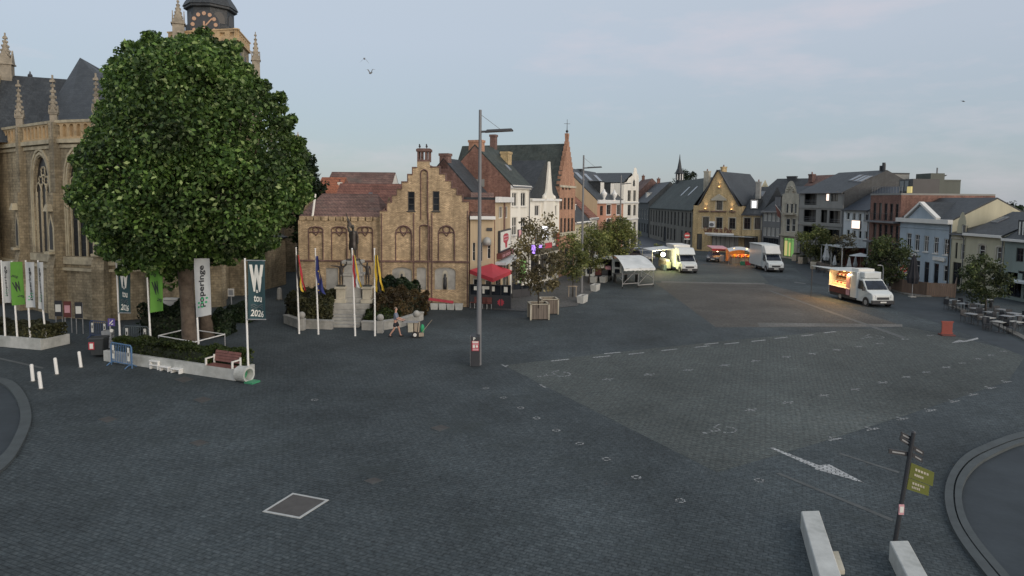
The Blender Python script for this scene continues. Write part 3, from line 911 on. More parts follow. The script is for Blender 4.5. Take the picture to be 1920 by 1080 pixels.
        g.hexa([f(u - w / 2 + a, y + a, .262), f(u + w / 2 - a, y + a, .262), f(u + w / 2 - a, y + l - a, .262), f(u - w / 2 + a, y + l - a, .262), f(u - w / 2 + a, y + a, .272), f(u + w / 2 - a, y + a, .272), f(u + w / 2 - a, y + l - a, .272), f(u - w / 2 + a, y + l - a, .272)])
        g.slot(0)
        m = MB(); m.v, m.f, m.m = g.v, g.f, g.m
        gp = m.build('pane', M['sky_pane'], s.t)
        gp.parent = s.ro.parent
        return o
M['sky_pane'] = plain('skylight_glass', (0.12, 0.14, 0.16), 0.06, 0.1, 1.0)

def line_at(Lp, px):
    """The point of a polyline (plan points) seen at picture column px near the horizon."""
    r = ray(px, 375)
    for (a, b) in zip(Lp, Lp[1:]):
        a, b = Vector((a[0], a[1])), Vector((b[0], b[1]))
        d = b - a
        den = d.x - r.x * d.y
        t = (r.x * a.y - a.x) / den
        if -0.0001 <= t <= 1.0001:
            return a + d * t
    a, b = Vector(Lp[-2]), Vector(Lp[-1])
    d = b - a
    return a + d * ((r.x * a.y - a.x) / (d.x - r.x * d.y))
# ---------------------------------------------------------------- left side of the square
LROW = [(-3.37, 52.7), (21.7, 115.0)]
def lp(px):
    return line_at(LROW, px)

# the yellow brick hall with its stepped gable
YH = 53.0
hA = ((712 - CX) / FPX * YH, YH); hB = ((880 - CX) / FPX * YH, YH)
h = House('stepped_gable_hall', 'yellow brick hall with a tall stepped gable and stone filled arches behind the monument', 'building', hA, hB, 11.0, gap=0.0)
uv = h.uv
steps_l = [(712, 579), (712, 396), (726, 396), (726, 380), (735.5, 380), (735.5, 367), (744.5, 367), (744.5, 355), (754, 355), (754, 342), (765, 342), (765, 328), (774, 328), (774, 315), (782, 315), (782, 303)]
steps_r = [(806, 303), (806, 314), (824, 314), (824, 327), (835, 327), (835, 340), (846, 340), (846, 353), (856, 353), (856, 366), (867, 366), (867, 379), (879, 379), (879, 579)]
outl = [uv(*p) for p in (steps_l + steps_r)]
outl = [(u, max(v, 0.0)) for u, v in outl]
outl[0] = (outl[0][0], 0.0); outl[-1] = (outl[-1][0], 0.0)
outl = outl[::-1]
h.pw(771, 377, 13, 36, kind='rect', fm='frame_dark', nx=1, ny=3, sill=True, surround=None)
h.pw(817.5, 377, 13, 37, kind='rect', fm='frame_dark', nx=1, ny=3, sill=True)
niche = []
def blind(px0, px1, py0, py1, kind):
    u0, _ = uv(px0, py1); u1, _ = uv(px1, py1)
    pts = archpts(u0, h.vz(px0, py1), u1, h.vz(px0, py0), kind)
    niche.append(pts); h.holes.append(pts)
blind(742, 772, 423, 488, 'round'); blind(822, 852, 423, 488, 'round'); blind(787, 806, 422, 488, 'seg'); blind(789, 802, 318, 412, 'round')
door = []
for a, b, t, bt, kd in ((735, 772, 501, 543, 'seg'), (781, 799, 501, 543, 'seg'), (815, 854, 501, 543, 'seg')):
    u0, _ = uv(a, bt); u1, _ = uv(b, bt)
    pts = archpts(u0, h.vz(a, bt), u1, h.vz(a, t), kd)
    door.append((pts, u0, u1, h.vz(a, bt), h.vz(a, t))); h.holes.append(pts)
h.shell(7.3, 11.3, 'perp', 'brick_yellow', 'tile_brown', front=outl)
mb = MB()
for pts in niche:
    mb.prism([h.pn.p(a, .12, b) for a, b in pts], h.pn.n * .05)
mb.build('blind_arch', M['brick_yellow'], h.t)
for pts in niche[:2]:                                       # two lights and a roundel of brick ribs in each
    u0, u1 = min(p[0] for p in pts), max(p[0] for p in pts); v1 = max(p[1] for p in pts); w_ = u1 - u0
    rb = MB(); c = (u0 + u1) / 2
    f = lambda x, z: h.pn.p(c + x * w_ / 2, .07, v1 + z * w_ / 2)
    for pl in ([(-.98, -.95), (-.7, -.82), (-.35, -.85), (0, -1.3), (.35, -.85), (.7, -.82), (.98, -.95)], [(.42 * math.cos(t), -.5 + .42 * math.sin(t)) for t in np.linspace(0, 6.28, 13)]):
        rb.tube([f(*q) for q in pl], .06, 5)
    rb.build('tracery', M['brick_brown'], h.t)
for pts in niche:
    mb = MB(); mb.tube([h.pn.p(a, .0, b) for a, b in pts[1:] + pts[:1]], .055, 5); mb.build('arch_rim', M['brick_brown'], h.t)
mb = MB()
for pts, u0, u1, v0, v1 in door:
    h.pn.slab(mb, pts, .10, .16)
mb.build('arch_filling', M['stone'], h.t)
for i in (0, 2):
    pts, u0, u1, v0, v1 = door[i]
    c = (u0 + u1) / 2
    n = MB()
    h.pn.slab(n, archpts(c - .24, v0 + .02, c + .24, v1 - .25, 'pointed'), .085, .098)
    n.build('statue_niche', M['stone_pale'], h.t)
    n = MB(); q = h.pn.p(c, .02, v0 + .05)
    n.lathe(q, [(.14, 0), (.16, .4), (.13, .75), (.15, .9), (.07, 1.0), (.09, 1.1), (.06, 1.22), (.01, 1.25)], 8)
    n.build('niche_statue', M['metal_dark'], h.t, smooth=True)
mb = MB()
v = h.vz(760, 490)
h.pn.box(mb, -.05, -.1, v - .07, h.W + .05, .02, v + .07)
mb.build('string_course', M['brick_brown'], h.t)
for st_, dx in ((steps_l[1:-1], -.07), (steps_r[1:-1], .07)):
    q = [uv(*p) for p in st_]
    mb = MB(); h.pn.slab(mb, q + [(u + dx, v + .09) for u, v in q][::-1], -.06, .42)
    mb.build('step_coping', M['brick_brown'], h.t)
mb = MB()                                                   # open lantern chimney on the top
a, b = uv(782, 303); c, _ = uv(806, 303); tp = h.vz(794, 278)
h.pn.box(mb, a, .003, b + .005, c, .9, b + .16)
for i in range(4):
    u = a + (c - a) * i / 3
    for y in (.05, .75):
        h.pn.box(mb, u - .07 + (.07 if i == 0 else -.07 if i == 3 else 0), y, b + .165, u + .07 + (.07 if i == 0 else -.07 if i == 3 else 0), y + .14, tp - .25)
h.pn.box(mb, a - .08, -.04, tp - .245, c + .08, .98, tp - .05)
h.pn.box(mb, a, .04, tp - .047, c, .9, tp)
mb.build('chimney', M['brick_brown'], h.t)
mb = MB()
for px in (716, 776, 803, 810, 877):
    u, _ = uv(px, 450)
    q = h.pn.p(u, -.07, 0)
    mb.cyl(q, q + Vector((0, 0, h.vz(px, 400 if px != 877 else 395))), .05, n=6)
mb.build('downpipe', M['brick_brown'], h.t)

# its low wing
wA = ((558 - CX) / FPX * (YH + .5), YH + .5); wB = (hA[0], YH + .5)
g = House('brick_wing', 'low yellow brick wing with hipped brown tile roof left of the stepped gable', 'building', wA, wB, 7.0)
zt = g.vz(630, 414)
for a, b in ((579, 606), (622, 651), (670, 699)):
    u0, _ = g.uv(a, 480); u1, _ = g.uv(b, 480)
    g.holes.append(archpts(u0, g.vz(a, 488), u1, g.vz(a, 425), 'seg'))
tr = list(g.holes)
u0, _ = g.uv(611, 540); u1, _ = g.uv(634, 540)
dpts = archpts(u0, .0 + .9, u1, g.vz(611, 502), 'rect'); g.holes.append(dpts)
g.shell(zt, g.vz(640, 366), 'par', 'brick_yellow', 'tile_brown', hip=1.0, ov=-.35)
mb = MB()
for pts in tr:
    mb.prism([g.pn.p(a, .12, b) for a, b in pts], g.pn.n * .05)
mb.build('blind_arch', M['brick_yellow'], g.t)
for pts in tr:
    u0, u1 = min(p[0] for p in pts), max(p[0] for p in pts); v1 = max(p[1] for p in pts); w_ = u1 - u0
    rb = MB(); c = (u0 + u1) / 2
    f = lambda x, z: g.pn.p(c + x * w_ / 2, .07, v1 + z * w_ / 2)
    for pl in ([(-.98, -.85), (-.7, -.72), (-.35, -.75), (0, -1.2), (.35, -.75), (.7, -.72), (.98, -.85)], [(.4 * math.cos(t), -.42 + .36 * math.sin(t)) for t in np.linspace(0, 6.28, 13)]):
        rb.tube([f(*q) for q in pl], .06, 5)
    rb.tube([g.pn.p(a, .0, b) for a, b in pts[1:] + pts[:1]], .05, 5)
    rb.build('tracery', M['brick_brown'], g.t)
mb = MB(); g.pn.slab(mb, dpts, .1, .16)
mb.build('arch_filling', M['stone'], g.t)
mb = MB()
for i in range(11):
    u = .35 + i * (g.W - .7) / 10
    g.pn.box(mb, u - .24, -.06, zt + .01, u + .24, .34, zt + .34)
mb.build('battlement', M['brick_yellow'], g.t)
g.bar('string_course', 0, g.vz(640, 489) - .06, g.W, g.vz(640, 489) + .06, mat='brick_brown')
mb = MB(); q = g.pn.p(1.05, .3, zt + .1)
mb.cyl(q, q + Vector((0, .9, 2.0)), .09, n=6)
mb.build('roof_flashing', M['render_white'], g.t)

# roofs behind the hall
def backhouse(name, label, px0, px1, Y, pe, pr, D, wall, rmat, **k):
    A = ((px0 - CX) / FPX * Y, Y); B = ((px1 - CX) / FPX * Y, Y)
    h_ = House(name, label, 'house', A, B, D)
    Yr = Y + D / 2
    h_.shell(ZT((px0 + px1) / 2, pe, Y), ZT((px0 + px1) / 2, pr, Yr), 'par', wall, rmat, **k)
    return h_
b = backhouse('roof_house', 'dull red tile roof with a small grey pointed dormer behind the brick wing', 617, 746, 63, 402, 347, 8, 'brick_red', 'tile_red')
mb = MB(); q = b.pn.p(3.0, 1.6, 7.9)
b.pn.slab(mb, [(2.9, 8.2), (4.1, 8.2), (3.5, 9.2)], 1.2, 3.4)
mb.build('dormer', M['metal_grey'], b.t)
b2 = backhouse('roof_house', 'weathered brown roof with pale right gable, furthest back behind the brick wing', 603, 729, 78, 366, 325, 9, 'render_white', 'tile_brown')
b3 = backhouse('roof_house', 'bright orange tile roof with white chimney left of the weathered brown roof', 586, 634, 70, 372, 335, 7, 'brick_red', 'tile_orange')
b3.chimney(2.3, 2.2, 8.4, ZT(613, 341, 71), .3, .3, 'render_white')
mb = MB(); b3.pn.box(mb, 1.9, -1.6, 7.2, 2.6, -.4, 8.9); mb.build('flue_box', M['metal_grey'], b3.t)
b4 = backhouse('brick_house', 'plain red brown brick house wedged between the red tile roof and the stepped gable', 700, 745, 60, 395, 360, 6, 'brick_brown', 'tile_red')

# corner cafe
cA = ((880.5 - CX) / FPX * YH, YH); cB = ((927 - CX) / FPX * (YH + .1), YH + .1)
k = House('corner_cafe', 'low beige corner cafe with white gutter and brown roof above the red awning', 'cafe', cA, cB, 8.5, gap=.03)
k.pw(888.5, 472, 5, 34, nx=1, ny=2, fm='frame_white')
k.pw(902, 472, 5, 36, nx=1, ny=2, fm='frame_white'); k.pw(917, 466, 6, 38, nx=1, ny=2, fm='frame_white')
k.win(.25, .3, .95, 2.3, fm='frame_white', name='door', nx=1, ny=2); k.win(1.2, .9, 1.75, 2.2, nx=1)
zc = k.vz(900, 409)
k.D = 3.0
k.shell(zc, zc + 1.9, 'lean', 'render_beige', 'tile_brown', ov=.1)
ks = House('slate_roof_house', 'slate roofed house squeezed between the stepped gable and the red brick gable', 'house', (-3.1, 56.6), (-1.95, 59.45), 6.2)
ks.shell(8.75, 12.0, 'par', 'brick_red', 'slate', side='brick_brown')
ks.chimney(.35, 3.1, 11.2, 12.55, .7, .8, 'brick_brown', 0)
k.bar('gutter', -.02, zc - .1, k.W + .1, zc + .16, -.38, -.12, 'white')
k.bar('name_board', 1.3, k.vz(905, 433), 1.75, k.vz(905, 427), -.08, -.005, 'metal_dark')
mb = MB(); q = k.pn.p(1.35, -.25, k.vz(905, 452))
mb.lathe(q, [(.05, -.35), (.34, -.3), (.36, 0), (.25, .25), (.05, .35)], 10)
mb.build('hanging_basket', M['curtain'], k.t, smooth=True)
k2 = House('cafe_house', 'narrow beige upper house carrying the framed poster and red name sign beside the lamp post', 'cafe', (cB[0] + .03, cB[1] + .1), lp(957), 6.5, gap=.02)
ze2 = k2.vz(942, 375)
k2.win(k2.W * .22, k2.vz(942, 409), k2.W * .5, k2.vz(942, 387), nx=2, ny=1)
k2.win(k2.W * .55, k2.vz(950, 409), k2.W * .85, k2.vz(950, 387), nx=2, ny=1)
k2.win(.4, .4, k2.W * .42, 2.9, fm='frame_dark', nx=2); k2.win(k2.W * .5, .4, k2.W - .35, 2.9, fm='frame_dark', nx=2)
k2.shell(ze2, ze2 + .9, 'flat', 'render_beige', 'slate', side='brick_red')
k2.bar('cornice', -.05, ze2 - .2, k2.W + .05, ze2 + .25, -.35, -.005, 'white')
k2.bar('downpipe', k2.W * .52, k2.vz(944, 440), k2.W * .56, ze2 - .2, -.12, -.01, 'brick_brown')
k2.bar('shop_canopy', .1, k2.vz(944, 489), k2.W - .05, k2.vz(944, 484), -.9, -.01, 'render_cool')
k2.bar('shop_fascia', .1, 2.95, k2.W - .1, k2.vz(944, 490), -.1, -.005, 'metal_dark')
# the framed poster and the name sign hung on it
fr = thing('framed_poster', 'black framed poster with a red picture hung above the red name sign', 'poster', k2.pn.p(k2.W * .55, -.05, k2.vz(940, 467)), k2.pn.rz)
mb = MB()
u0, u1 = k2.W * .16, k2.W * .93
v0, v1 = k2.vz(942, 470), k2.vz(942, 431)
k2.pn.box(mb, u0, -.2, v0, u1, -.03, v1); mb.build('frame', M['metal_dark'], fr)
mb = MB(); k2.pn.box(mb, u0 + .25, -.215, v0 + .12, u1 - .35, -.203, v1 - .12); mb.build('sheet', M['print_white'], fr)
mb = MB(); cu = (u0 + u1) / 2 - .05; hh = v1 - v0; ww = u1 - u0
k2.pn.slab(mb, [(cu - ww * .24, v1 - hh * .25), (cu - ww * .22, v0 + hh * .45), (cu - ww * .08, v0 + hh * .35), (cu - ww * .04, v0 + hh * .12), (cu + ww * .1, v0 + hh * .12), (cu + ww * .12, v0 + hh * .38), (cu + ww * .24, v0 + hh * .5), (cu + ww * .22, v1 - hh * .27), (cu + ww * .1, v1 - hh * .18), (cu - ww * .12, v1 - hh * .18)], -.222, -.216)
mb.build('picture', M['print_red'], fr)
mb = MB(); k2.pn.box(mb, cu - ww * .2, -.228, v1 - hh * .36, cu + ww * .2, -.223, v1 - hh * .3); k2.pn.box(mb, cu - ww * .15, -.228, v0 + hh * .5, cu + ww * .15, -.223, v0 + hh * .56)
mb.build('picture_band', M['print_pink'], fr)
sg = thing('name_sign', 'dark red cafe name sign reading DE KROONE under the framed poster', 'sign', k2.pn.p(k2.W * .5, -.05, k2.vz(942, 480)), k2.pn.rz)
mb = MB(); v1_, v0_ = k2.vz(942, 471), k2.vz(942, 481)
k2.pn.box(mb, k2.W * .1, -.42, v0_, k2.W * .95, -.03, v1_); mb.build('board', M['dark_red'], sg)
mb = MB(); write(mb, 'DE KROONE', lambda x, y: k2.pn.p(k2.W * .525 + x, -.426, (v0_ + v1_) / 2 + y), k2.W * .7, (v1_ - v0_) * .5, .02); mb.build('lettering', M['print_pink'], sg, fix=False)

# awning and terrace screens in front
aw = thing('red_awning', 'bright red folding arm awning stretched over the cafe terrace', 'awning', k2.pn.p(0, 0, 3))
a1, a2, a3, a4 = P(922, 494, 53.0), P(960, 507, 54.5), P(924, 522, 49.5), P(881, 506, 51.5)
mb = MB(); dn = Vector((0, 0, -.05))
mb.hexa([a1 + dn, a2 + dn, a3 + dn, a4 + dn, a1, a2, a3, a4])
for a, b_ in ((a2, a3), (a3, a4)):
    o_ = (b_ - a).cross(Vector((0, 0, 1))).normalized() * .02
    mb.hexa([a + Vector((0, 0, -.3)), b_ + Vector((0, 0, -.3)), b_ + Vector((0, 0, -.3)) + o_, a + Vector((0, 0, -.3)) + o_, a + dn, b_ + dn, b_ + dn + o_, a + dn + o_])
mb.build('cloth', M['red_cloth'], aw)
mb = MB()
for a, b_ in ((a1, a3), (a1, a4)):
    mb.tube([a + Vector((0, .1, -.12)), (a + b_) / 2 + Vector((0, 0, -.3)), b_ + Vector((0, 0, -.12))], .03, 6)
mb.build('folding_arm', M['metal_dark'], aw)
def screen(name, label, p0, p1, zt_, mat, group, marks=None):
    t = thing(name, label, 'terrace screen', (p0.x, p0.y, 0), group=group)
    pn = Panel(p0, p1)
    mb = MB()
    pn.box(mb, 0, -.03, .05, pn.W, .03, zt_ * .56)
    mb.build('lower_panel', M[mat], t)
    mb = MB()
    for u in (0, pn.W * .5, pn.W):
        pn.box(mb, u - .035, -.045, 0, u + .035, .045, zt_)
    pn.box(mb, 0, -.04, zt_ - .06, pn.W, .04, zt_ + .003)
    mb.build('post', M['metal_dark'], t)
    mb = MB(); pn.box(mb, .04, -.008, zt_ * .56, pn.W - .04, .008, zt_ - .06); mb.build('glass_pane', M['glass'], t)
    if marks:
        mb = MB()
        for u0_, v0__, u1_, v1__ in marks:
            pn.box(mb, u0_ * pn.W, -.05, v0__ * zt_, u1_ * pn.W, -.012, v1__ * zt_)
        mb.build('notice', M['print_white'], t)
    return t, pn
g1, g2, g3 = G(881, 577), G(919, 578), G(957, 579.5)
t1, p1_ = screen('terrace_screen', 'dark terrace screen with pale notices left of the lamp post', g1, g2, 1.9, 'metal_dark', 'cafe terrace screens', [(.2, .75, .5, .92), (.6, .8, .95, .93), (.62, .62, .72, .8)])
t2, p2_ = screen('terrace_screen', 'dark terrace screen with a red emblem right of the lamp post', g2 + Vector((.08, 0, 0)), g3, 1.9, 'metal_dark', 'cafe terrace screens', [(.04, .72, .18, .92), (.66, .7, .85, .92)])
mb = MB(); p2_.slab(mb, [(p2_.W * .5 + .3 * math.cos(t) * (1 if i % 2 else .75), .5 + .3 * math.sin(t) * (1 if i % 2 else .75)) for i, t in enumerate(np.linspace(0, 6.0, 16))], -.04, -.032)
mb.build('emblem', M['print_red'], t2)
t3, p3_ = screen('terrace_screen', 'dark terrace screen further back beside the green lit shop window', G(961, 559), G(995, 555.5), 1.3, 'metal_dark', 'cafe terrace screens', [(.45, .82, .6, 1.25), (.65, .9, .95, 1.3)])
for i, (x, y, la) in enumerate(((886, 577.6, 'leftmost'), (894, 578.2, 'second'), (909, 579, 'third'), (917, 579.6, 'rightmost'))):
    t = thing('terrace_chair', f'small cafe chair at the terrace screen, {la} of the four', 'chair', G(x, y), .3 * i, group='cafe chairs by the screen')
    c = G(x, y); mb = MB()
    for sx in (-.18, .18):
        for sy in (-.18, .18):
            mb.cyl(c + Vector((sx, sy, 0)), c + Vector((sx, sy, .44)), .02, n=5)
    mb.build('leg', M['galv'], t)
    mb = MB(); mb.obox(c + Vector((0, 0, .442)), (.42, .42, .05)); mb.build('seat', M['dark_red'], t)
    mb = MB(); mb.obox(c + Vector((0, .2, .5)), (.42, .04, .4)); mb.build('backrest', M['dark_red'], t)

# ------------------------------------------------ the row receding along the left
r1 = House('white_brick_house', 'tall white fronted house with bare red brick side gable and broad chimney', 'house', lp(957), lp(993), 7.2)
ze = r1.vz(970, 347)
for px in (965, 981.5):
    r1.pw(px, 374, 10, 26, nx=2, ny=1, sill=True)
    r1.pw(px, 424, 10, 34, nx=2, ny=2, sill=True)
r1.win(.5, .3, r1.W * .42, 3.0, fm='frame_dark', nx=2); r1.win(r1.W * .5, .3, r1.W - .4, 3.0, nx=1, ny=1, fm='frame_white', glass='shop_green', label='green lit shop window')
r1.shell(ze, ze + 3.55, 'par', 'render_white', 'slate_green', side='brick_red', ridge=.5)
r1.bar('cornice', 0, ze - .35, r1.W, ze - .02, -.25, -.005, 'white')
r1.chimney(.4, 3.6, ze + 2.4, ze + 4.1, .7, 1.3, 'brick_orange', 0)
r1.chimney(r1.W - .5, 2.3, ze + 1.6, ze + 3.3, .9, .8, 'brick_cream', 0)
r1.skylight(r1.W * .62, .35, .6, .7, ze, ze + 3.55)
r1.chimney(r1.W - .4, 3.7, ze + 3.0, ze + 5.0, .55, .55, 'brick_brown', 0)
mb = MB(); r1.pn.box(mb, -.03, 2.6, ze - .2, -.005, 5.0, ze + .5); mb.build('render_patch', M['concrete'], r1.t)

r2 = House('spire_gable_house', 'white baroque fronted house with a slender white spire gable and dark slate roof', 'house', lp(993.3), lp(1049), 9.5)
ze = r2.vz(1000, 372); zr = r2.vz(1010, 302) - .4
u_sp = r2.uv(1027, 350)[0]
for px, w_ in ((1007, 9), (1022, 9), (1040, 8)):
    r2.pw(px, 395, w_, 20, nx=2, ny=1); r2.pw(px, 440, w_, 22, nx=2, ny=2)
for u in (.5, 3.2, 5.9):
    r2.win(u, .3, u + 2.3, 3.0, fm='frame_dark', nx=2)
zr = r2.vz(1027, 304)
r2.shell(ze, zr, 'perp', 'render_white', 'slate', front=[(0, 0), (r2.W, 0), (r2.W, ze), (0, ze)], ov=.0)
mb = MB(); r2.pn.slab(mb, [(0, ze + .02), (r2.W, ze + .02), (r2.W / 2, zr + .1)], .02, .1); mb.build('slated_gable', M['slate'], r2.t)
vt, vb = r2.vz(1027, 303), ze
mb = MB()
wd = 1.55
gp = [(u_sp - wd * 1.25, vb - 2.2), (u_sp + wd * 1.25, vb - 2.2), (u_sp + wd * 1.15, vb - .3), (u_sp + wd * .95, vb + .35), (u_sp + wd * .62, vb + .6), (u_sp + wd * .5, vb + 1.0), (u_sp + .10, vt), (u_sp - .10, vt), (u_sp - wd * .5, vb + 1.0), (u_sp - wd * .62, vb + .6), (u_sp - wd * .95, vb + .35), (u_sp - wd * 1.15, vb - .3)]
r2.pn.slab(mb, gp, -.22, -.005)
mb.build('spire_gable', M['render_white'], r2.t)
mb = MB()
for sx in (-1, 1):
    q = r2.pn.p(u_sp + sx * wd * .95, -.12, vb + .1); mb.sphere(q, .3, 8, 6)
mb.build('scroll', M['render_white'], r2.t, smooth=True)
r2.bar('cornice', 0, ze - .25, r2.W, ze - .02, -.3, -.23, 'white')
r2.bar('shop_fascia', .3, 3.15, r2.W - .3, 3.7, -.12, -.005, 'metal_dark')

def gablefront(h_, px_pts):
    return [h_.uv(*p) for p in px_pts]
r3 = House('orange_stepped_house', 'tall orange brick house with a steep stepped gable and iron finial', 'house', lp(1049), lp(1078.5), 13.5)
W = r3.W
ze, zr = r3.vz(1050, 349), r3.vz(1062, 264)
for px in (1052.5, 1059.5, 1066.5, 1073):
    for py, hh in ((382, 22), (423, 28)):
        r3.pw(px, py, 4.2, hh, nx=1, ny=3, fm='frame_dark')
for px in (1056, 1062, 1068):
    r3.pw(px, 348, 3.6, 16, nx=1, ny=2, fm='frame_dark', kind='seg')
r3.pw(1062, 316, 3, 13, nx=1, ny=1, fm='frame_dark', kind='seg')
for u in (.5, W * .36, W * .68):
    r3.win(u, .3, u + W * .26, 3.2, fm='frame_dark', nx=2)
fo = [(0, 0), (W, 0), (W, ze)]
n = 9
for i in range(n):
    f0, f1 = 1 - i / n, 1 - (i + 1) / n
    z = ze + (zr - ze) * (i + 1) / n
    fo += [(W / 2 + W / 2 * f0 * .96 + .02, z - .0), (W / 2 + W / 2 * f1 * .96 + .04, z)]
tp = zr + .9
fo += [(W / 2 + .26, tp), (W / 2 - .26, tp)]
fl = [(W - u, v) for u, v in fo[3:-2]][::-1]
fo = fo + fl + [(0, ze)]
ded = []
for p in fo:
    if not ded or (abs(p[0] - ded[-1][0]) + abs(p[1] - ded[-1][1])) > .01: ded.append(p)
r3.shell(ze, zr - .4, 'perp', 'brick_orange', 'slate_green', front=ded, side='brick_orange')
mb = MB()
r3.pn.slab(mb, [(a, b) for a, b in ded if b > ze - .1] + [(0, ze - .05)], .02, .4)
mb.build('parapet', M['brick_orange'], r3.t)
mb = MB(); q = r3.pn.p(W / 2, .2, tp)
mb.cyl(q, q + Vector((0, 0, 1.6)), .05, .02, 6); mb.sphere(q + Vector((0, 0, .25)), .16, 8, 6); mb.beam(q + Vector((-.35, 0, 1.1)), q + Vector((.35, 0, 1.1)), .04); mb.beam(q + Vector((0, -.02, .7)), q + Vector((0, -.02, 1.5)), .035)
mb.build('finial', M['metal_dark'], r3.t)
r3.bar('string_course', 0, r3.vz(1062, 438) - .2, W, r3.vz(1062, 438) + .2, mat='stone_pale')
r3.bar('string_course', 0, ze - .12, W, ze + .12, mat='stone_pale')
r3.skylight(W * .28, .4, .9, .8, ze, zr, ridge=.5) if False else None

r4 = House('brown_roof_house', 'low cream house under a steep brown tile roof beside the orange stepped gable', 'house', lp(1079), lp(1106), 9)
ze = r4.vz(1092, 415)
for px in (1083, 1091, 1099):
    r4.pw(px, 437, 4.5, 20, nx=2, ny=2)
for u in (.5, 3.4): r4.win(u, .3, u + 2.4, 3.0, fm='frame_dark')
r4.shell(ze, r4.vz(1085, 343), 'par', 'render_cream', 'slate', side='brick_brown')
r4.bar('cornice', 0, ze - .3, r4.W, ze, -.28, -.005, 'white')
r4.dormer(r4.W * .5, 1.2, ze + .5, 1.6, 1.5, 'render_white')
r5 = House('red_tile_house', 'white fronted house with a red brick gable side and red tile roof', 'house', lp(1106), lp(1120), 10)
ze = r5.vz(1112, 408)
for px in (1109.5, 1115.5):
    r5.pw(px, 430, 4, 20, nx=1, ny=2)
r5.win(.5, .3, r5.W - .5, 3.0, fm='frame_dark')
r5.shell(ze, r5.vz(1105, 345), 'par', 'render_white', 'tile_red', side='brick_red')
r5.bar('cornice', 0, ze - .3, r5.W, ze, -.28, -.005, 'white')
r6 = House('rose_house', 'rose and white house under a big slate roof with white urns on its parapet', 'house', lp(1120), lp(1169), 13)
W = r6.W
ze = r6.vz(1145, 377)
for px in (1141, 1160):
    r6.pw(px, 393, 8, 18, nx=2, ny=2, surround='white', fm='frame_dark'); r6.pw(px, 420, 8, 18, nx=2, ny=2, surround='white', fm='frame_dark')
r6.pw(1128, 395, 6, 18, nx=1, ny=2, fm='frame_dark')
for u in (.8, 5.6, 10.2): r6.win(u, .3, u + 3.6, 3.2, fm='frame_dark', nx=3)
r6.shell(ze, r6.vz(1140, 319), 'par', 'pink', 'slate', side='render_beige', ridge=.35, ov=.05)
r6.bar('cornice', 0, ze - .35, W, ze + .15, -.3, -.005, 'white')
for px in (1131, 1150.5):
    u = r6.uv(px, 377)[0]
    mb = MB(); mb.lathe(r6.pn.p(u, -.1, ze + .15), [(.25, 0), (.12, .2), (.42, .7), (.45, .95), (.2, 1.15), (.08, 1.5)], 8); mb.build('urn', M['white'], r6.t, smooth=True)
for px in (1140, 1158):
    r6.dormer(r6.uv(px, 377)[0], .9, ze + .5, 2.0, 2.2, 'slate')
for uf in (.18, .45, .82):
    r6.skylight(W * uf, .62, 1.9, 1.5, ze, r6.vz(1140, 319), ridge=.35)
r6.chimney(W * .45, 4.5, r6.vz(1140, 319) - 1, r6.vz(1133, 314), 1.2, .7, 'metal_dark', 0)
r6.bar('balcony', 1.0, r6.vz(1132, 436), 6.5, r6.vz(1132, 430), -1.0, -.005, 'render_beige')
r7 = House('white_gable_house', 'tall white house with a curved gable and paired dark windows at the street corner', 'house', lp(1169), lp(1197), 12)
W = r7.W
ze, zr = r7.vz(1182, 345), r7.vz(1190, 320)
for px in (1180, 1190):
    for py in (367, 394, 426):
        r7.pw(px, py, 6 if px == 1180 else 5, 20, nx=2, ny=3, fm='frame_dark')
r7.pw(1189, 343, 4.5, 13, kind='round', nx=1, ny=1, fm='frame_dark')
r7.win(.8, .3, W * .45, 3.0, fm='frame_dark', nx=3); r7.win(W * .52, .3, W - .6, 3.0, fm='frame_dark', nx=3)
fo = [(0, 0), (W, 0), (W, ze + 1.2), (W * .93, ze + 2.0), (W * .9, zr - .6), (W * .8, zr + .5), (W * .66, zr + .5), (W * .55, zr - .8), (W * .3, ze + .9), (W * .18, ze + .3), (0, ze)]
r7.shell(ze, zr - .6, 'perp', 'render_white', 'slate', front=fo)
for v_ in (r7.vz(1183, 380), r7.vz(1183, 411)):
    r7.bar('string_course', 0, v_ - .12, W, v_ + .12, mat='white')

# screens and signs on this row (lit)
def flatsign(name, label, cat, pn, u0, v0, u1, v1, mat, y=-.35, back='metal_dark', dep=.12):
    t = thing(name, label, cat, pn.p((u0 + u1) / 2, y, v0), pn.rz)
    mb = MB(); pn.box(mb, u0, y - dep, v0, u1, y, v1); mb.build('case', M[back], t)
    mb = MB(); pn.box(mb, u0 + .05, y - dep - .012, v0 + .05, u1 - .05, y - dep - .002, v1 - .05); mb.build('face', M[mat], t)
    return t
sp = Panel((P(1012, 430, 66).x, 66), (P(1029, 430, 66.3).x, 66.3))
flatsign('lit_screen', 'bright white lit advertising screen projecting beside the spire gable house', 'screen', sp, 0, sp.uv(1020, 449)[1], sp.W * .8, sp.uv(1020, 423)[1], 'screen_white')
for x0, x1, y0, y1, la in ((992, 1001, 458, 476, 'larger glowing purple shop sign among the leaves of the planter tree'), (1005, 1013, 458, 465, 'smaller glowing purple shop sign right of the larger one')):
    sp = Panel((P(x0, 460, 64).x, 64), (P(x1, 460, 64.2).x, 64.2))
    flatsign('lit_sign', la, 'sign', sp, 0, sp.uv(x0, y1)[1], sp.W, sp.uv(x0, y0)[1], 'screen_purple')
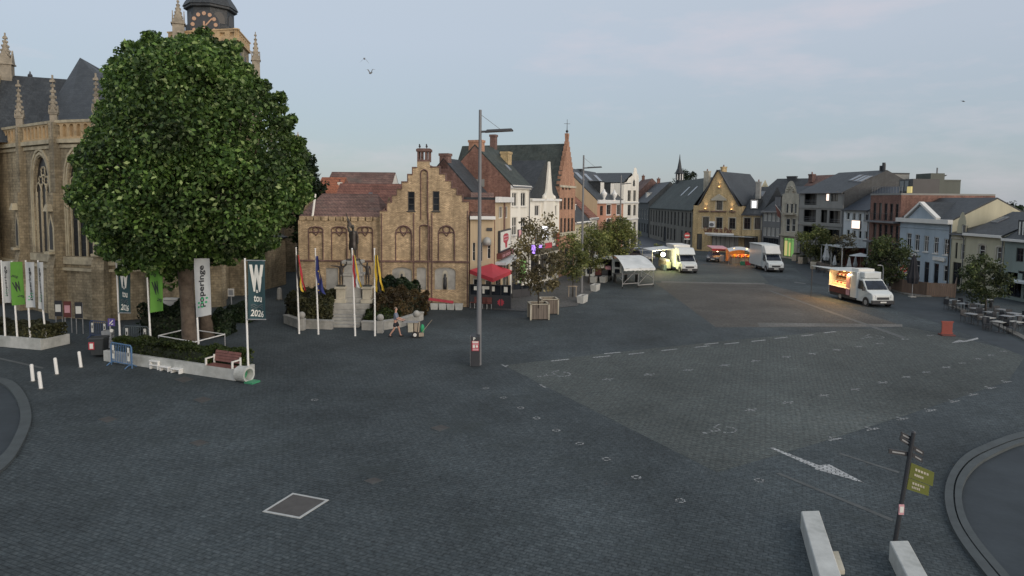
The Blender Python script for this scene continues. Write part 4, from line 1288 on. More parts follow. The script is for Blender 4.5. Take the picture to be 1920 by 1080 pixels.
for x, y0, y1, la, mt in ((1040, 435, 462, 'slim red banner sign on the white house right of the lit screen', 'red'), (968, 430, 446, 'red and white hanging shop sign on the white fronted house', 'print_pink')):
    Y = 68 if x > 1000 else 61
    sp = Panel((P(x - 3, 440, Y).x, Y), (P(x + 3, 440, Y + .3).x, Y + .3))
    flatsign('hanging_sign', la, 'sign', sp, 0, sp.uv(x, y1)[1], sp.W, sp.uv(x, y0)[1], mt)
aw2 = thing('red_awning', 'small red shop awning over the pavement below the lit screen', 'awning', P(1030, 460, 67))
a = [P(1022, 456, 68), P(1035, 454, 69), P(1035, 463, 67), P(1022, 465, 66)]
mb = MB(); mb.hexa([q + Vector((0, 0, -.05)) for q in a] + a); mb.build('cloth', M['red_cloth'], aw2)
mb = MB(); mb.beam(a[0], a[3] + Vector((0, 0, -.1)), .04); mb.beam(a[1], a[2] + Vector((0, 0, -.1)), .04); mb.build('folding_arm', M['metal_dark'], aw2)
# ---------------------------------------------------------------- far end and right side of the square
RROW = [(31.0, 119.1), (41.4, 110.0), (42.4, 105.0), (43.4, 100.5), (45.3, 91.0), (45.5, 84.6), (45.5, 40.0)]
def rp(px):
    return line_at(RROW, px)
# street beyond
fs = House('long_grey_house', 'long weathered grey building with narrow windows, mossy slate roof and slender turret', 'building', (32.6, 158.5), (32.2, 119.0), 12)
ze = 7.2
for i in range(13):
    u = 1.2 + i * 3.0
    fs.win(u, 3.9, u + 1.3, 6.6, fm='frame_dark', nx=1, ny=2)
    if i not in (5, 9): fs.win(u, .8, u + 1.3, 3.2, fm='frame_dark', nx=1, ny=2)
fs.win(15.6, 0.05, 18.2, 3.4, kind='round', fm='frame_dark', nx=2, ny=1, name='door')
fs.shell(ze, 13.2, 'par', 'grey_stone_dark', 'slate_green', ridge=.5, side='brick_cream')
fs.chimney(fs.W - 1.0, 5.5, 11, 14.9, 1.1, .8, 'brick_cream', 1)
for u, f in ((20, .4), (26, .4)):
    fs.skylight(u, f, 1.1, 2.6, ze, 13.2)
tq = fs.pn.p(3.2, 6, 12.9)
tur = MB(); tur.lathe(tq, [(.75, -.4), (.75, 2.2)], 8); tur.build('turret', M['slate'], fs.t)
tur = MB()
for i in range(8):
    t = math.pi / 4 * i
    tur.cyl(tq + Vector((.8 * math.cos(t), .8 * math.sin(t), .7)), tq + Vector((.8 * math.cos(t), .8 * math.sin(t), 2.1)), .09, n=5)
tur.build('turret_column', M['white'], fs.t)
tur = MB(); tur.lathe(tq, [(1.2, 2.2), (.9, 2.5), (.5, 3.4), (.14, 5.6), (.05, 6.6)], 8); tur.build('turret_spire', M['slate'], fs.t)
for i, (y0, y1, ze_, zr_, wl, rm, la) in enumerate(((159.5, 176, 8.5, 13.2, 'render_dark', 'slate', 'dark plain house with a slate roof just beyond the long grey building'), (176.5, 192, 9.5, 14.5, 'brick_brown', 'tile_brown', 'brown roofed house further up the side street'), (192.5, 214, 8.0, 13.5, 'render_cream', 'slate', 'pale house at the far bend of the side street'))):
    hs = House('street_house', la, 'house', (32.6 - i * .8, y1), (32.6 - i * .8, y0), 10)
    for u in np.arange(1.5, hs.W - 2, 3.2):
        hs.win(u, 4.2, u + 1.3, 6.6, fm='frame_white', nx=1); hs.win(u, .9, u + 1.4, 3.2, fm='frame_dark', nx=1)
    hs.shell(ze_, zr_, 'par', wl, rm)
    hs.dormer(hs.W * .5, 1.0, ze_ + .6, 1.6, 1.6, 'render_white')
    hs.chimney(hs.W * .2, 5, zr_ - .8, zr_ + 1.3, .8, .7, 'brick_red', 1)
hb = House('street_house', 'grey house closing the side street where it turns away', 'house', (24, 214), (31.0, 217), 8)
for u in (1.2, 4.2):
    hb.win(u, 3.6, u + 1.4, 6, nx=1); hb.win(u, .6, u + 1.4, 2.8, nx=1)
hb.shell(7.0, 11, 'par', 'render_grey', 'slate')

# cafe with the lit gable
cf = House('gable_cafe', 'tall pale yellow brick cafe with a pointed gable lit by small wall lamps', 'cafe', rp(1300.5), rp(1392), 14)
W = cf.W
U = lambda px, py=400: cf.uv(px, py)[0]
V = lambda py, px=1349: cf.vz(px, py)
ze, zr = V(386), V(319.5)
for px, py, hh in ((1323.5, 417, 20), (1348.5, 418, 20), (1373, 419, 20)):
    cf.pw(px, py, 11.5, hh, nx=2, ny=2, fm='frame_dark', surround='stone_pale', ysplit=[.6])
cf.pw(1349, 384, 11, 19, nx=2, ny=2, fm='frame_dark', surround='stone_pale')
cf.win(.8, .2, U(1318), 3.0, fm='frame_dark', nx=2); cf.win(U(1336), .2, W - .4, 3.0, fm='frame_dark', nx=6, ny=1, glass='curtain')
fo = [(0, 0), (W, 0), (W, V(387, 1391)), (U(1386), V(387, 1386)), (U(1381), V(382, 1380)), (W / 2 + .12, zr), (W / 2 - .12, zr), (U(1314), V(380, 1314)), (U(1309), V(385, 1309)), (0, V(385, 1302))]
cf.shell(ze, zr - .3, 'perp', 'brick_cream', 'slate', front=fo)
mb = MB()
for a, b in ((3, 5), (6, 8)):
    (u0, v0), (u1, v1) = fo[a], fo[b]
    mb.beam(cf.pn.p(u0, .05, v0 + .08), cf.pn.p(u1, .05, v1 + .08), .5, .22)
mb.build('verge', M['metal_dark'], cf.t)
mb = MB(); cu = U(1349, 370); vb = V(376)
cf.pn.slab(mb, [(cu - 1.35, vb), (cu + 1.35, vb), (cu + 1.35, vb + .25), (cu, vb + 1.15), (cu - 1.35, vb + .25)], -.3, -.01)
mb.build('window_hood', M['stone_pale'], cf.t)
for (a, b) in ((1311, 1330), (1333, 1362), (1368, 1379)):
    cf.bar('ledge', U(a), V(396.5) - .1, U(b), V(396.5) + .1, mat='brick_brown', y0=-.25)
for px, py in ((1323.5, 391), (1372.5, 392), (1349.5, 350)):
    q = cf.pn.p(U(px, py), -.22, V(py, px))
    mb = MB(); mb.cyl(q + Vector((0, 0, -.25)), q + Vector((0, 0, -.05)), .13, .16, 8); lo_ = mb.build('wall_lamp', M['metal_dark'], cf.t)
    mb = MB(); mb.cyl(q + Vector((0, 0, -.045)), q + Vector((0, 0, .0)), .12, n=8); mb.build('lens', M['lamp_warm'], lo_)
    ld = bpy.data.lights.new('uplight', 'SPOT'); ld.energy = 60; ld.color = (1, .72, .42); ld.spot_size = R(62); ld.spot_blend = .8; ld.shadow_soft_size = .08
    lo = bpy.data.objects.new('uplight', ld); COL.objects.link(lo); lo.parent = cf.t
    lo.location = ROOTM[cf.t.name].inverted() @ (q + Vector((0, -.02, .06)) - cf.pn.n * .18)
    lo.rotation_euler = (R(180) - R(14), 0, 0)
mb = MB(); v0 = V(436)
write(mb, 'Café de la Paix', lambda x, y: cf.pn.p(U(1346, 431) + x, -.05, V(431) + y), U(1374) - U(1320), .95, .02)
mb.build('lettering', M['dark_red'], cf.t, fix=False)
cf.bar('fascia', U(1322, 440), V(439.5) - .08, U(1376, 440), V(438) + .1, -.12, -.005, 'white')
mb = MB(); q0, q1 = V(452), V(443.5)
mb.hexa([cf.pn.p(U(1336), -1.8, q0 + .95), cf.pn.p(W + 2.5, -1.8, q0 + .95), cf.pn.p(W + 2.5, -.01, q1 + .1), cf.pn.p(U(1336), -.01, q1 + .1), cf.pn.p(U(1336), -1.8, q0 + 1.05), cf.pn.p(W + 2.5, -1.8, q0 + 1.05), cf.pn.p(W + 2.5, -.01, q1 + .2), cf.pn.p(U(1336), -.01, q1 + .2)])
mb.build('canopy', M['render_cool'], cf.t)
mb = MB(); cf.pn.box(mb, U(1331, 418), -.35, V(426, 1335), U(1341, 418), -.06, V(415, 1335)); o_ = mb.build('hanging_board', M['white'], cf.t, bevel=.03)
mb = MB(); c = (U(1331, 418) + U(1341, 418)) / 2
cf.pn.slab(mb, [(c + .42 * math.cos(t), V(421, 1335) + .3 * math.sin(t)) for t in np.linspace(0, 6, 12)], -.37, -.352); mb.build('board_emblem', M['metal_grey'], o_)
cf.chimney(.9, 3.2, zr - 4, zr + .1, .9, .9, 'stone_pale', 1)
cw = House('cafe_wing', 'lower cream brick cafe wing under a long slate roof with a lit dormer', 'house', rp(1392.3), rp(1430), 13)
W = cw.W
for px in (1401, 1421): cw.pw(px, 419, 12, 21, nx=2, ny=2, fm='frame_dark', surround='stone_pale', ysplit=[.6])
cw.win(.5, .3, W - .5, 3.0, fm='frame_dark', nx=5, ny=1)
ze, zr = cw.vz(1410, 402), cw.vz(1415, 345)
cw.shell(ze, zr - .5, 'par', 'brick_cream', 'slate', ridge=.5, side='slate')
cw.bar('gutter', 0, ze - .12, W, ze + .05, -.35, -.24, 'metal_dark')
cw.chimney(1.3, 3.4, zr - 3, zr + .5, .7, .7, 'stone', 1)
d_ = cw.dormer(W * .48, 1.0, ze + .9, 1.3, 1.6, 'slate')
mb = MB(); cw.pn.box(mb, W * .48 - .35, .9, ze + 1.1, W * .48 + .35, .93, ze + 2.2); mb.build('lit_pane', M['screen_white'], d_)
cw.skylight(W * .35, .62, 1.3, 1.5, ze, zr - .5)
bg_ = House('slate_mansion', 'broad dark slate roofed house with a pale lit dormer rising behind the cafe wing', 'house', (44.0, 121), (53.0, 113.5), 9)
bg_.shell(9.5, ZT(1430, 336, 122), 'par', 'render_cream', 'slate', hip=2.2)
bg_.chimney(4.8, 4.5, 12.2, ZT(1430, 330, 122), 1.6, .8, 'metal_dark', 0)

rg = House('grey_shutter_house', 'dark grey house with rows of pale shutters and one attic dormer', 'house', rp(1430.5), rp(1466), 11)
W = rg.W; ze = rg.vz(1448, 396)
for i in range(4):
    u = .35 + i * (W - .5) / 4
    for py in (406, 434):
        rg.win(u, rg.vz(1448, py + 9), u + (W - .9) / 4.6, rg.vz(1448, py - 7), nx=2, ny=1, fm='frame_white', glass='curtain')
rg.win(.4, .3, W - .4, 2.9, fm='frame_dark', nx=3)
rg.shell(ze, rg.vz(1448, 350), 'par', 'render_grey', 'slate', ridge=.5)
rg.dormer(W * .55, .9, ze + .5, 1.6, 1.9, 'slate', 'metal_grey')
rg.bar('cornice', 0, ze - .3, W, ze + .02, -.3, -.005, 'concrete')
og = House('ornate_gable_house', 'narrow pale ornate house with a rounded carved gable and green lit ground floor', 'house', rp(1466), rp(1498.5), 9)
W = og.W
ze = og.vz(1482, 372); zt = og.vz(1482, 358)
U = lambda px: og.uv(px, 400)[0]
for px in (1475.5, 1484, 1491):
    og.pw(px, 391, 5, 19, nx=1, ny=1, fm='frame_white', sill=True)
for px in (1477, 1487.5):
    og.pw(px, 422, 7.5, 25, nx=1, ny=2, fm='frame_white')
og.win(U(1471), .25, U(1491), og.vz(1481, 446), nx=3, ny=2, fm='frame_dark', glass='shop_green', ysplit=[.85], label='green and yellow lit shopfront', name='shopfront')
mb = MB(); og.pn.box(mb, U(1473), .06, .4, U(1478), .075, og.vz(1481, 452)); og.pn.box(mb, U(1481), .06, .4, U(1484), .075, og.vz(1481, 455)); mb.build('lit_display', M['shop_yellow'], og.t)
fo = [(0, 0), (W, 0), (W, ze), (W * .97, ze + .7), (W * .85, ze + .75), (W * .8, zt + .4)] + [(W / 2 + W * .28 * math.cos(t), zt + .2 + 1.35 * math.sin(t)) for t in np.linspace(.15, math.pi - .15, 9)] + [(W * .2, zt + .4), (W * .15, ze + .75), (W * .03, ze + .7), (0, ze)]
og.shell(ze - .5, zt - .3, 'perp', 'stone_pale', 'slate', front=fo, side='render_grey')
mb = MB(); c = W / 2
for r_ in (.55, .95):
    mb.tube([og.pn.p(c + r_ * 1.15 * math.cos(t), -.05, zt - .2 + r_ * math.sin(t)) for t in np.linspace(0, math.pi, 9)], .09, 6)
for i in range(6):
    t = math.pi * (i + .5) / 6
    mb.sphere(og.pn.p(c + .75 * math.cos(t) * 1.15, -.04, zt - .2 + .75 * math.sin(t)), .17, 6, 5)
mb.build('carving', M['stone_pale'], og.t, smooth=True)
og.bar('balcony', U(1473), og.vz(1482, 403), U(1492), og.vz(1482, 399), -.5, -.005, 'stone_pale')
og.bar('shop_cornice', .1, og.vz(1482, 443), W - .1, og.vz(1482, 440), -.35, -.005, 'stone_pale')
og.bar('string_course', 0, og.vz(1482, 405), W, og.vz(1482, 403.4), -.1, -.005, 'stone_pale')
fl_ = thing('house_flag', 'limp brown flag on a slanting pole from the ornate gable house', 'flag', og.pn.p(.5, -.2, 9))
q0, q1 = og.pn.p(.55, -.01, og.vz(1470, 404)), og.pn.p(.4, -1.4, og.vz(1469, 384))
mb = MB(); mb.cyl(q0, q1, .04, n=6); mb.build('pole', M['white'], fl_)
mb = MB(); mb.add([q1, q1 + (q0 - q1) * .6, q1 + (q0 - q1) * .62 + Vector((.05, 0, -1.1)), q1 + (q0 - q1) * .2 + Vector((.1, 0, -1.4))], [(0, 1, 2, 3)]); mb.build('cloth', M['bench_wood'], fl_, fix=False)

mo_ = House('modern_block', 'grey modern apartment block with square loggias and a broad slate roof', 'apartment block', rp(1499), rp(1583), 13)
W = mo_.W
U = lambda px: mo_.uv(px, 400)[0]
V = lambda py, px=1540: mo_.vz(px, py)
ze, zr = V(361), V(322)
for py0, py1 in ((361.5, 384), (393, 417), (424, 450)):
    u0, u1 = U(1507), U(1530)
    mo_.win(u0, V(py1, 1518), u1, V(py0, 1518), fm='frame_dark', nx=2, ny=1, rec=.9, name='loggia')
for py0, py1 in ((393.5, 419), (428, 452)):
    mo_.win(U(1539), V(py1), U(1551), V(py0), fm='frame_dark', nx=2, ny=1, rec=.5); mo_.win(U(1554.5), V(py1 + 1), U(1575.5), V(py0 + 1), fm='frame_dark', nx=3, ny=1, rec=.7, name='loggia')
mo_.win(U(1546), V(377), U(1553), V(363), fm='frame_dark', nx=1, ny=1, glass='sign_warm', label='warm lit attic window'); mo_.win(U(1557), V(377.5), U(1570), V(364), fm='frame_dark', nx=2, ny=1)
for i in range(4):
    u = .5 + i * W / 4
    mo_.win(u, .3, u + W / 4 - .7, 2.5, fm='frame_dark', nx=2)
mo_.shell(ze, zr, 'par', 'concrete', 'slate', ridge=.5, ov=.3, side='slate')
for py in (387.5, 420.5):
    mo_.bar('balcony_slab', 0, V(py) - .25, W, V(py) + .25, -.12, -.004, 'concrete')
for py0, py1, a, b in ((361.5, 384, 1507, 1530), (393, 417, 1507, 1530), (394.5, 420, 1554.5, 1575.5)):
    mb = MB()
    for t in (.15, .35, .55):
        v = V(py1) + (V(py0) - V(py1)) * t * .7
        mo_.pn.box(mb, U(a) + .02, .05, v - .02, U(b) - .02, .09, v + .02)
    mb.build('railing', M['metal_grey'], mo_.t)
for u, f in ((U(1565), .45), (U(1553), .5), (U(1575), .42)):
    mo_.skylight(u, f, .9, 2.0, ze, zr)
mb = MB()
for u, hh in ((U(1576), .9), (U(1581) - .6, 1.1), (U(1571), .7)):
    q = mo_.pn.p(u, 6.5, zr + .1); mb.cyl(q, q + Vector((0, 0, hh)), .22, n=8)
mb.build('vent_pipe', M['metal_dark'], mo_.t)
rb_ = House('brown_gable_house', 'brown tiled roof house squeezed behind the ornate gable', 'house', (46.5, 110), (49.2, 102.5), 8)
rb_.shell(10.0, ZT(1515, 329, 108), 'par', 'brick_brown', 'tile_brown')
rb_.chimney(.8, 2.5, 12, ZT(1493, 325, 108), .8, .7, 'brick_brown', 1)
hd = House('grey_roof_block', 'plain grey block rising above the slate roofs behind the modern apartments', 'building', (51.1, 96.5), (57.4, 97), 6)
hd.shell(ZT(1650, 324, 93), ZT(1650, 324, 93), 'flat', 'concrete', 'slate')
hd2 = House('roof_tower_block', 'dark green grey stepped block with a lift tower above the blue house', 'building', (55.9, 93), (62.2, 93), 6)
hz = ZT(1720, 339, 93)
hd2.shell(hz, hz, 'flat', 'cladding', 'cladding')
hu = lambda px: hd2.uv(px, 345)[0]
mb = MB(); za = ZT(1755, 325, 93)
hd2.pn.box(mb, hu(1741), -.4, 6, hu(1767), 3.0, za)
mb.build('lift_tower', M['cladding'], hd2.t)
mb = MB(); q = hd2.pn.p(hu(1781), 1.5, hz); mb.cyl(q, q + Vector((0, 0, 1.0)), .05, n=6); mb.lathe(q + Vector((0, 0, .6)), [(.05, 0), (.45, .25), (.47, .3)], 10)
mb.build('aerial', M['metal_grey'], hd2.t)
mb = MB(); q = hd2.pn.p(hu(1760), .5, za); mb.cyl(q, q + Vector((0, 0, .8)), .1, n=6); mb.build('vent_pipe', M['metal_grey'], hd2.t)
mb = MB(); hd2.pn.box(mb, hu(1746), -.44, ZT(1757, 372, 93), hu(1767), -.405, ZT(1757, 367, 93)); mb.build('strip_window', M['interior_warm'], hd2.t)
wh = House('white_sign_house', 'plain white house carrying a bright lit sign between its windows', 'house', rp(1583.3), rp(1632), 10)
W = wh.W
U = lambda px, py=420: wh.uv(px, py)[0]
V = lambda py, px=1607: wh.vz(px, py)
for px, dy in ((1590, 0), (1601, 1), (1612, 2), (1624, 3)):
    wh.pw(px, 405 + dy, 6, 14, nx=1, ny=1, fm='frame_white', sill=True); wh.pw(px, 438 + dy, 6, 15, nx=1, ny=1, fm='frame_white', sill=True)
for u in (.4, W * .36, W * .68): wh.win(u, .3, u + W * .28, 3.0, fm='frame_dark', nx=2)
ze = V(394)
wh.shell(ze, V(352), 'par', 'render_cool', 'slate_blue', ridge=.5)
wh.bar('gutter', 0, ze - .15, W, ze + .02, -.38, -.26, 'metal_dark')
flatsign('lit_sign', 'bright warm white lit sign box on the white house front', 'sign', wh.pn, U(1599), V(429), U(1615), V(413), 'sign_warm', y=-.05)
rd = House('brick_apartments', 'red brown brick apartment house with narrow tall windows and a roof terrace', 'apartment block', rp(1632.3), rp(1690), 11)
W = rd.W
U = lambda px, py=420: rd.uv(px, py)[0]
V = lambda py, px=1660: rd.vz(px, py)
for i in range(5):
    px = 1640 + i * 10.4
    rd.pw(px, 396 + i * .6, 5.5, 32, nx=1, ny=2, fm='frame_dark'); rd.pw(px, 434 + i, 5.5, 30, nx=1, ny=2, fm='frame_dark'); rd.pw(px, 465 + i, 5.5, 16, nx=1, ny=1, fm='frame_dark')
for u in (.4, W * .36, W * .68): rd.win(u, .2, u + W * .28, 1.75, fm='frame_dark', nx=2)
ze = V(366, 1650)
rd.shell(ze, ze, 'flat', 'brick_red', 'concrete')
for py in (416, 455): rd.bar('balcony', 0, V(py) - .1, W, V(py) + .12, -.8, -.005, 'metal_grey')
mb = MB()
for i in range(16):
    u = .1 + i * (W - .2) / 15; rd.pn.box(mb, u - .015, -.78, V(416) + .125, u + .015, -.75, V(416) + 1.0)
rd.pn.box(mb, 0, -.79, V(416) + 1.003, W, -.74, V(416) + 1.05); mb.build('balcony_railing', M['metal_dark'], rd.t)
mb = MB()
for i in range(12):
    u = .1 + i * (W - .2) / 11; rd.pn.box(mb, u - .015, .1, ze + .205, u + .015, .13, ze + 1.0)
rd.pn.box(mb, 0, .08, ze + 1.003, W, .14, ze + 1.05); mb.build('terrace_railing', M['metal_grey'], rd.t)
mb = MB(); rd.pn.box(mb, W * .55, 1.4, ze + .205, W * .97, 4.5, ze + 1.9); po = mb.build('penthouse', M['metal_dark'], rd.t)
mb = MB(); rd.pn.box(mb, W * .58, 1.37, ze + .5, W * .7, 1.395, ze + 1.7); rd.pn.box(mb, W * .73, 1.37, ze + .5, W * .84, 1.395, ze + 1.7); mb.build('penthouse_window', M['sky_pane'], po)
mb = MB(); rd.pn.box(mb, W * .85, 1.2, ze + .25, W * .97, 1.36, ze + 1.0); mb.build('penthouse_lamp', M['shop_yellow'], po)

bl = House('blue_house', 'pale blue house with a white classical pediment and two shop signs', 'house', rp(1690.3), rp(1788.5), 9)
W = bl.W
U = lambda px, py=440: bl.uv(px, py)[0]
V = lambda py, px: bl.vz(px, py)
for px, py in ((1704, 452), (1719.5, 455), (1736.5, 457), (1755, 460), (1774, 463)):
    bl.pw(px, py, 9, 30, nx=2, ny=2, sill=True, ysplit=[.68], surround=None)
for px, py, hh, nm in ((1703, 502, 34, 'window'), (1720, 505, 34, 'window'), (1737, 511, 40, 'door'), (1755, 515, 42, 'door'), (1773, 513, 30, 'window')):
    bl.pw(px, py, 9, hh, nx=1, ny=2, fm='frame_dark' if nm == 'door' else 'frame_white', ysplit=[.7], name=nm)
ze = V(410, 1690)
zr = ZT(1740, 373, 76)
bl.shell(ze, zr, 'par', 'render_blue', 'slate', ridge=.5, side='render_cream', ov=.05)
bl.bar('cornice', -.1, ze - .35, W + .1, ze + .12, -.55, -.005, 'frame_white')
bl.bar('string_course', 0, V(428, 1740) - .07, W, V(428, 1740) + .07, -.08, -.005, 'render_blue')
ua, ub, uc = U(1706, 405), U(1762, 412), U(1733, 385)
zt = V(380, 1733)
mb = MB(); bl.pn.slab(mb, [(ua + .2, ze + .13), (ub - .2, ze + .13), (uc, zt - .2)], -.3, -.05); mb.build('pediment', M['render_blue'], bl.t)
mb = MB()
mb.beam(bl.pn.p(ua - .2, -.3, ze + .2), bl.pn.p(uc, -.3, zt), .5, .24); mb.beam(bl.pn.p(ub + .2, -.3, ze + .2), bl.pn.p(uc, -.3, zt), .5, .24)
mb.build('pediment_moulding', M['frame_white'], bl.t)
mb = MB(); mb.hexa([bl.pn.p(ua, -.05, ze + .14), bl.pn.p(uc, -.05, zt), bl.pn.p(uc, 3.6, zt), bl.pn.p(ua, .8, ze + .14), bl.pn.p(ua, -.05, ze + .2), bl.pn.p(uc, -.05, zt + .08), bl.pn.p(uc, 3.6, zt + .08), bl.pn.p(ua, .8, ze + .2)])
mb.hexa([bl.pn.p(ub, -.05, ze + .14), bl.pn.p(uc, -.05, zt), bl.pn.p(uc, 3.6, zt), bl.pn.p(ub, .8, ze + .14), bl.pn.p(ub, -.05, ze + .2), bl.pn.p(uc, -.05, zt + .08), bl.pn.p(uc, 3.6, zt + .08), bl.pn.p(ub, .8, ze + .2)])
mb.build('pediment_roof', M['slate'], bl.t)
bl.bar('shop_sign', U(1699, 477), V(480, 1710), U(1723, 477), V(473.5, 1710), -.18, -.005, 'frame_white')
bl.bar('shop_sign', U(1751, 486), V(489, 1762), U(1774, 486), V(482, 1762), -.18, -.005, 'frame_white')
bl.bar('corner_pilaster', W - .3, 0, W, ze - .36, -.06, -.004, 'render_blue')
mb = MB(); q = bl.pn.p(W - .1, -.12, 0); mb.cyl(q, q + Vector((0, 0, ze - .4)), .07, n=6); mb.build('downpipe', M['metal_dark'], bl.t)

cg = House('cream_gable_house', 'narrow cream house with a stepped dormer gable beside the blue house', 'house', rp(1788.8), rp(1815), 9)
W = cg.W
U = lambda px, py=440: cg.uv(px, py)[0]
V = lambda py, px=1802: cg.vz(px, py)
cg.pw(1807, 432, 9, 22, nx=1, ny=1, fm='frame_white', kind='seg', surround=None)
cg.pw(1806.5, 472, 11, 30, nx=1, ny=2, fm='frame_white', kind='seg'); cg.pw(1793, 470, 4, 30, nx=1, ny=2, fm='frame_dark')
cg.win(.4, .3, W - .4, 2.7, fm='frame_dark', nx=2)
ze = V(440); za = ze + 1.3
fo = [(0, 0), (W, 0), (W, ze + .2), (W * .98, V(415)), (W * .93, V(409)), (W * .86, V(404)), (W * .78, V(398)), (W * .66, V(397)), (W * .56, V(402)), (W * .5, V(408)), (W * .42, V(413)), (W * .36, V(425)), (W * .33, ze), (0, ze)]
cg.shell(ze, za, 'par', 'render_cream', 'slate', front=fo, side='render_cream')
cg.bar('string_course', 0, V(449), W, V(445), -.1, -.005, 'stone_pale')
cr_ = House('cream_house', 'wide cream house with two arched windows under a plain slate roof', 'house', rp(1815.3), rp(1889), 9)
W = cr_.W
U = lambda px, py=460: cr_.uv(px, py)[0]
V = lambda py, px=1850: cr_.vz(px, py)
for px, py in ((1841, 473), (1874, 477)):
    cr_.pw(px, py, 12, 29, nx=1, ny=2, kind='seg', surround='stone_pale', sill=True, ysplit=[.62])
cr_.pw(1871, 522, 16, 36, kind='round', nx=2, ny=2, fm='frame_dark', name='door'); cr_.pw(1838, 520, 14, 30, nx=2, ny=2, fm='frame_dark')
ze = V(440)
cr_.shell(ze, ZT(1830, 399, 67), 'par', 'render_cream', 'slate')
cr_.bar('gutter', 0, ze - .22, W, ze + .03, -.42, -.26, 'frame_white')
cr_.skylight(.9, .45, .9, 1.3, ze, ZT(1830, 399, 67))
gg = House('grey_green_house', 'grey green house with a wide white lined dormer at the right edge', 'house', rp(1889.3), rp(1990), 9)
W = gg.W
V = lambda py, px=1905: gg.vz(px, py)
gg.pw(1914, 520, 12, 24, nx=1, ny=2, fm='frame_dark'); gg.pw(1912, 478, 14, 26, nx=2, ny=2, fm='frame_dark')
gg.win(3.2, 3.1, 4.4, 4.9, nx=2)
for u in (.5, 2.6, 4.7): gg.win(u, .3, u + 1.8, 2.5, fm='frame_dark', nx=2)
ze = V(449)
gg.shell(ze, ze + 2.6, 'par', 'render_greygreen', 'slate')
gg.bar('gutter', 0, ze - .2, W, ze + .03, -.42, -.26, 'frame_white')
gg.bar('shop_awning', .2, V(527), W, V(523), -1.2, -.005, 'render_cool')
mb = MB(); gg.pn.box(mb, .8, .5, ze + .3, 4.4, 2.4, ze + 1.75); do = mb.build('dormer', M['slate'], gg.t)
mb = MB()
for u in (1.0, 1.4, 1.8, 2.3, 2.8, 3.3): gg.pn.box(mb, u, .44, ze + .4, u + .14, .497, ze + 1.6)
mb.build('dormer_window', M['frame_white'], do)
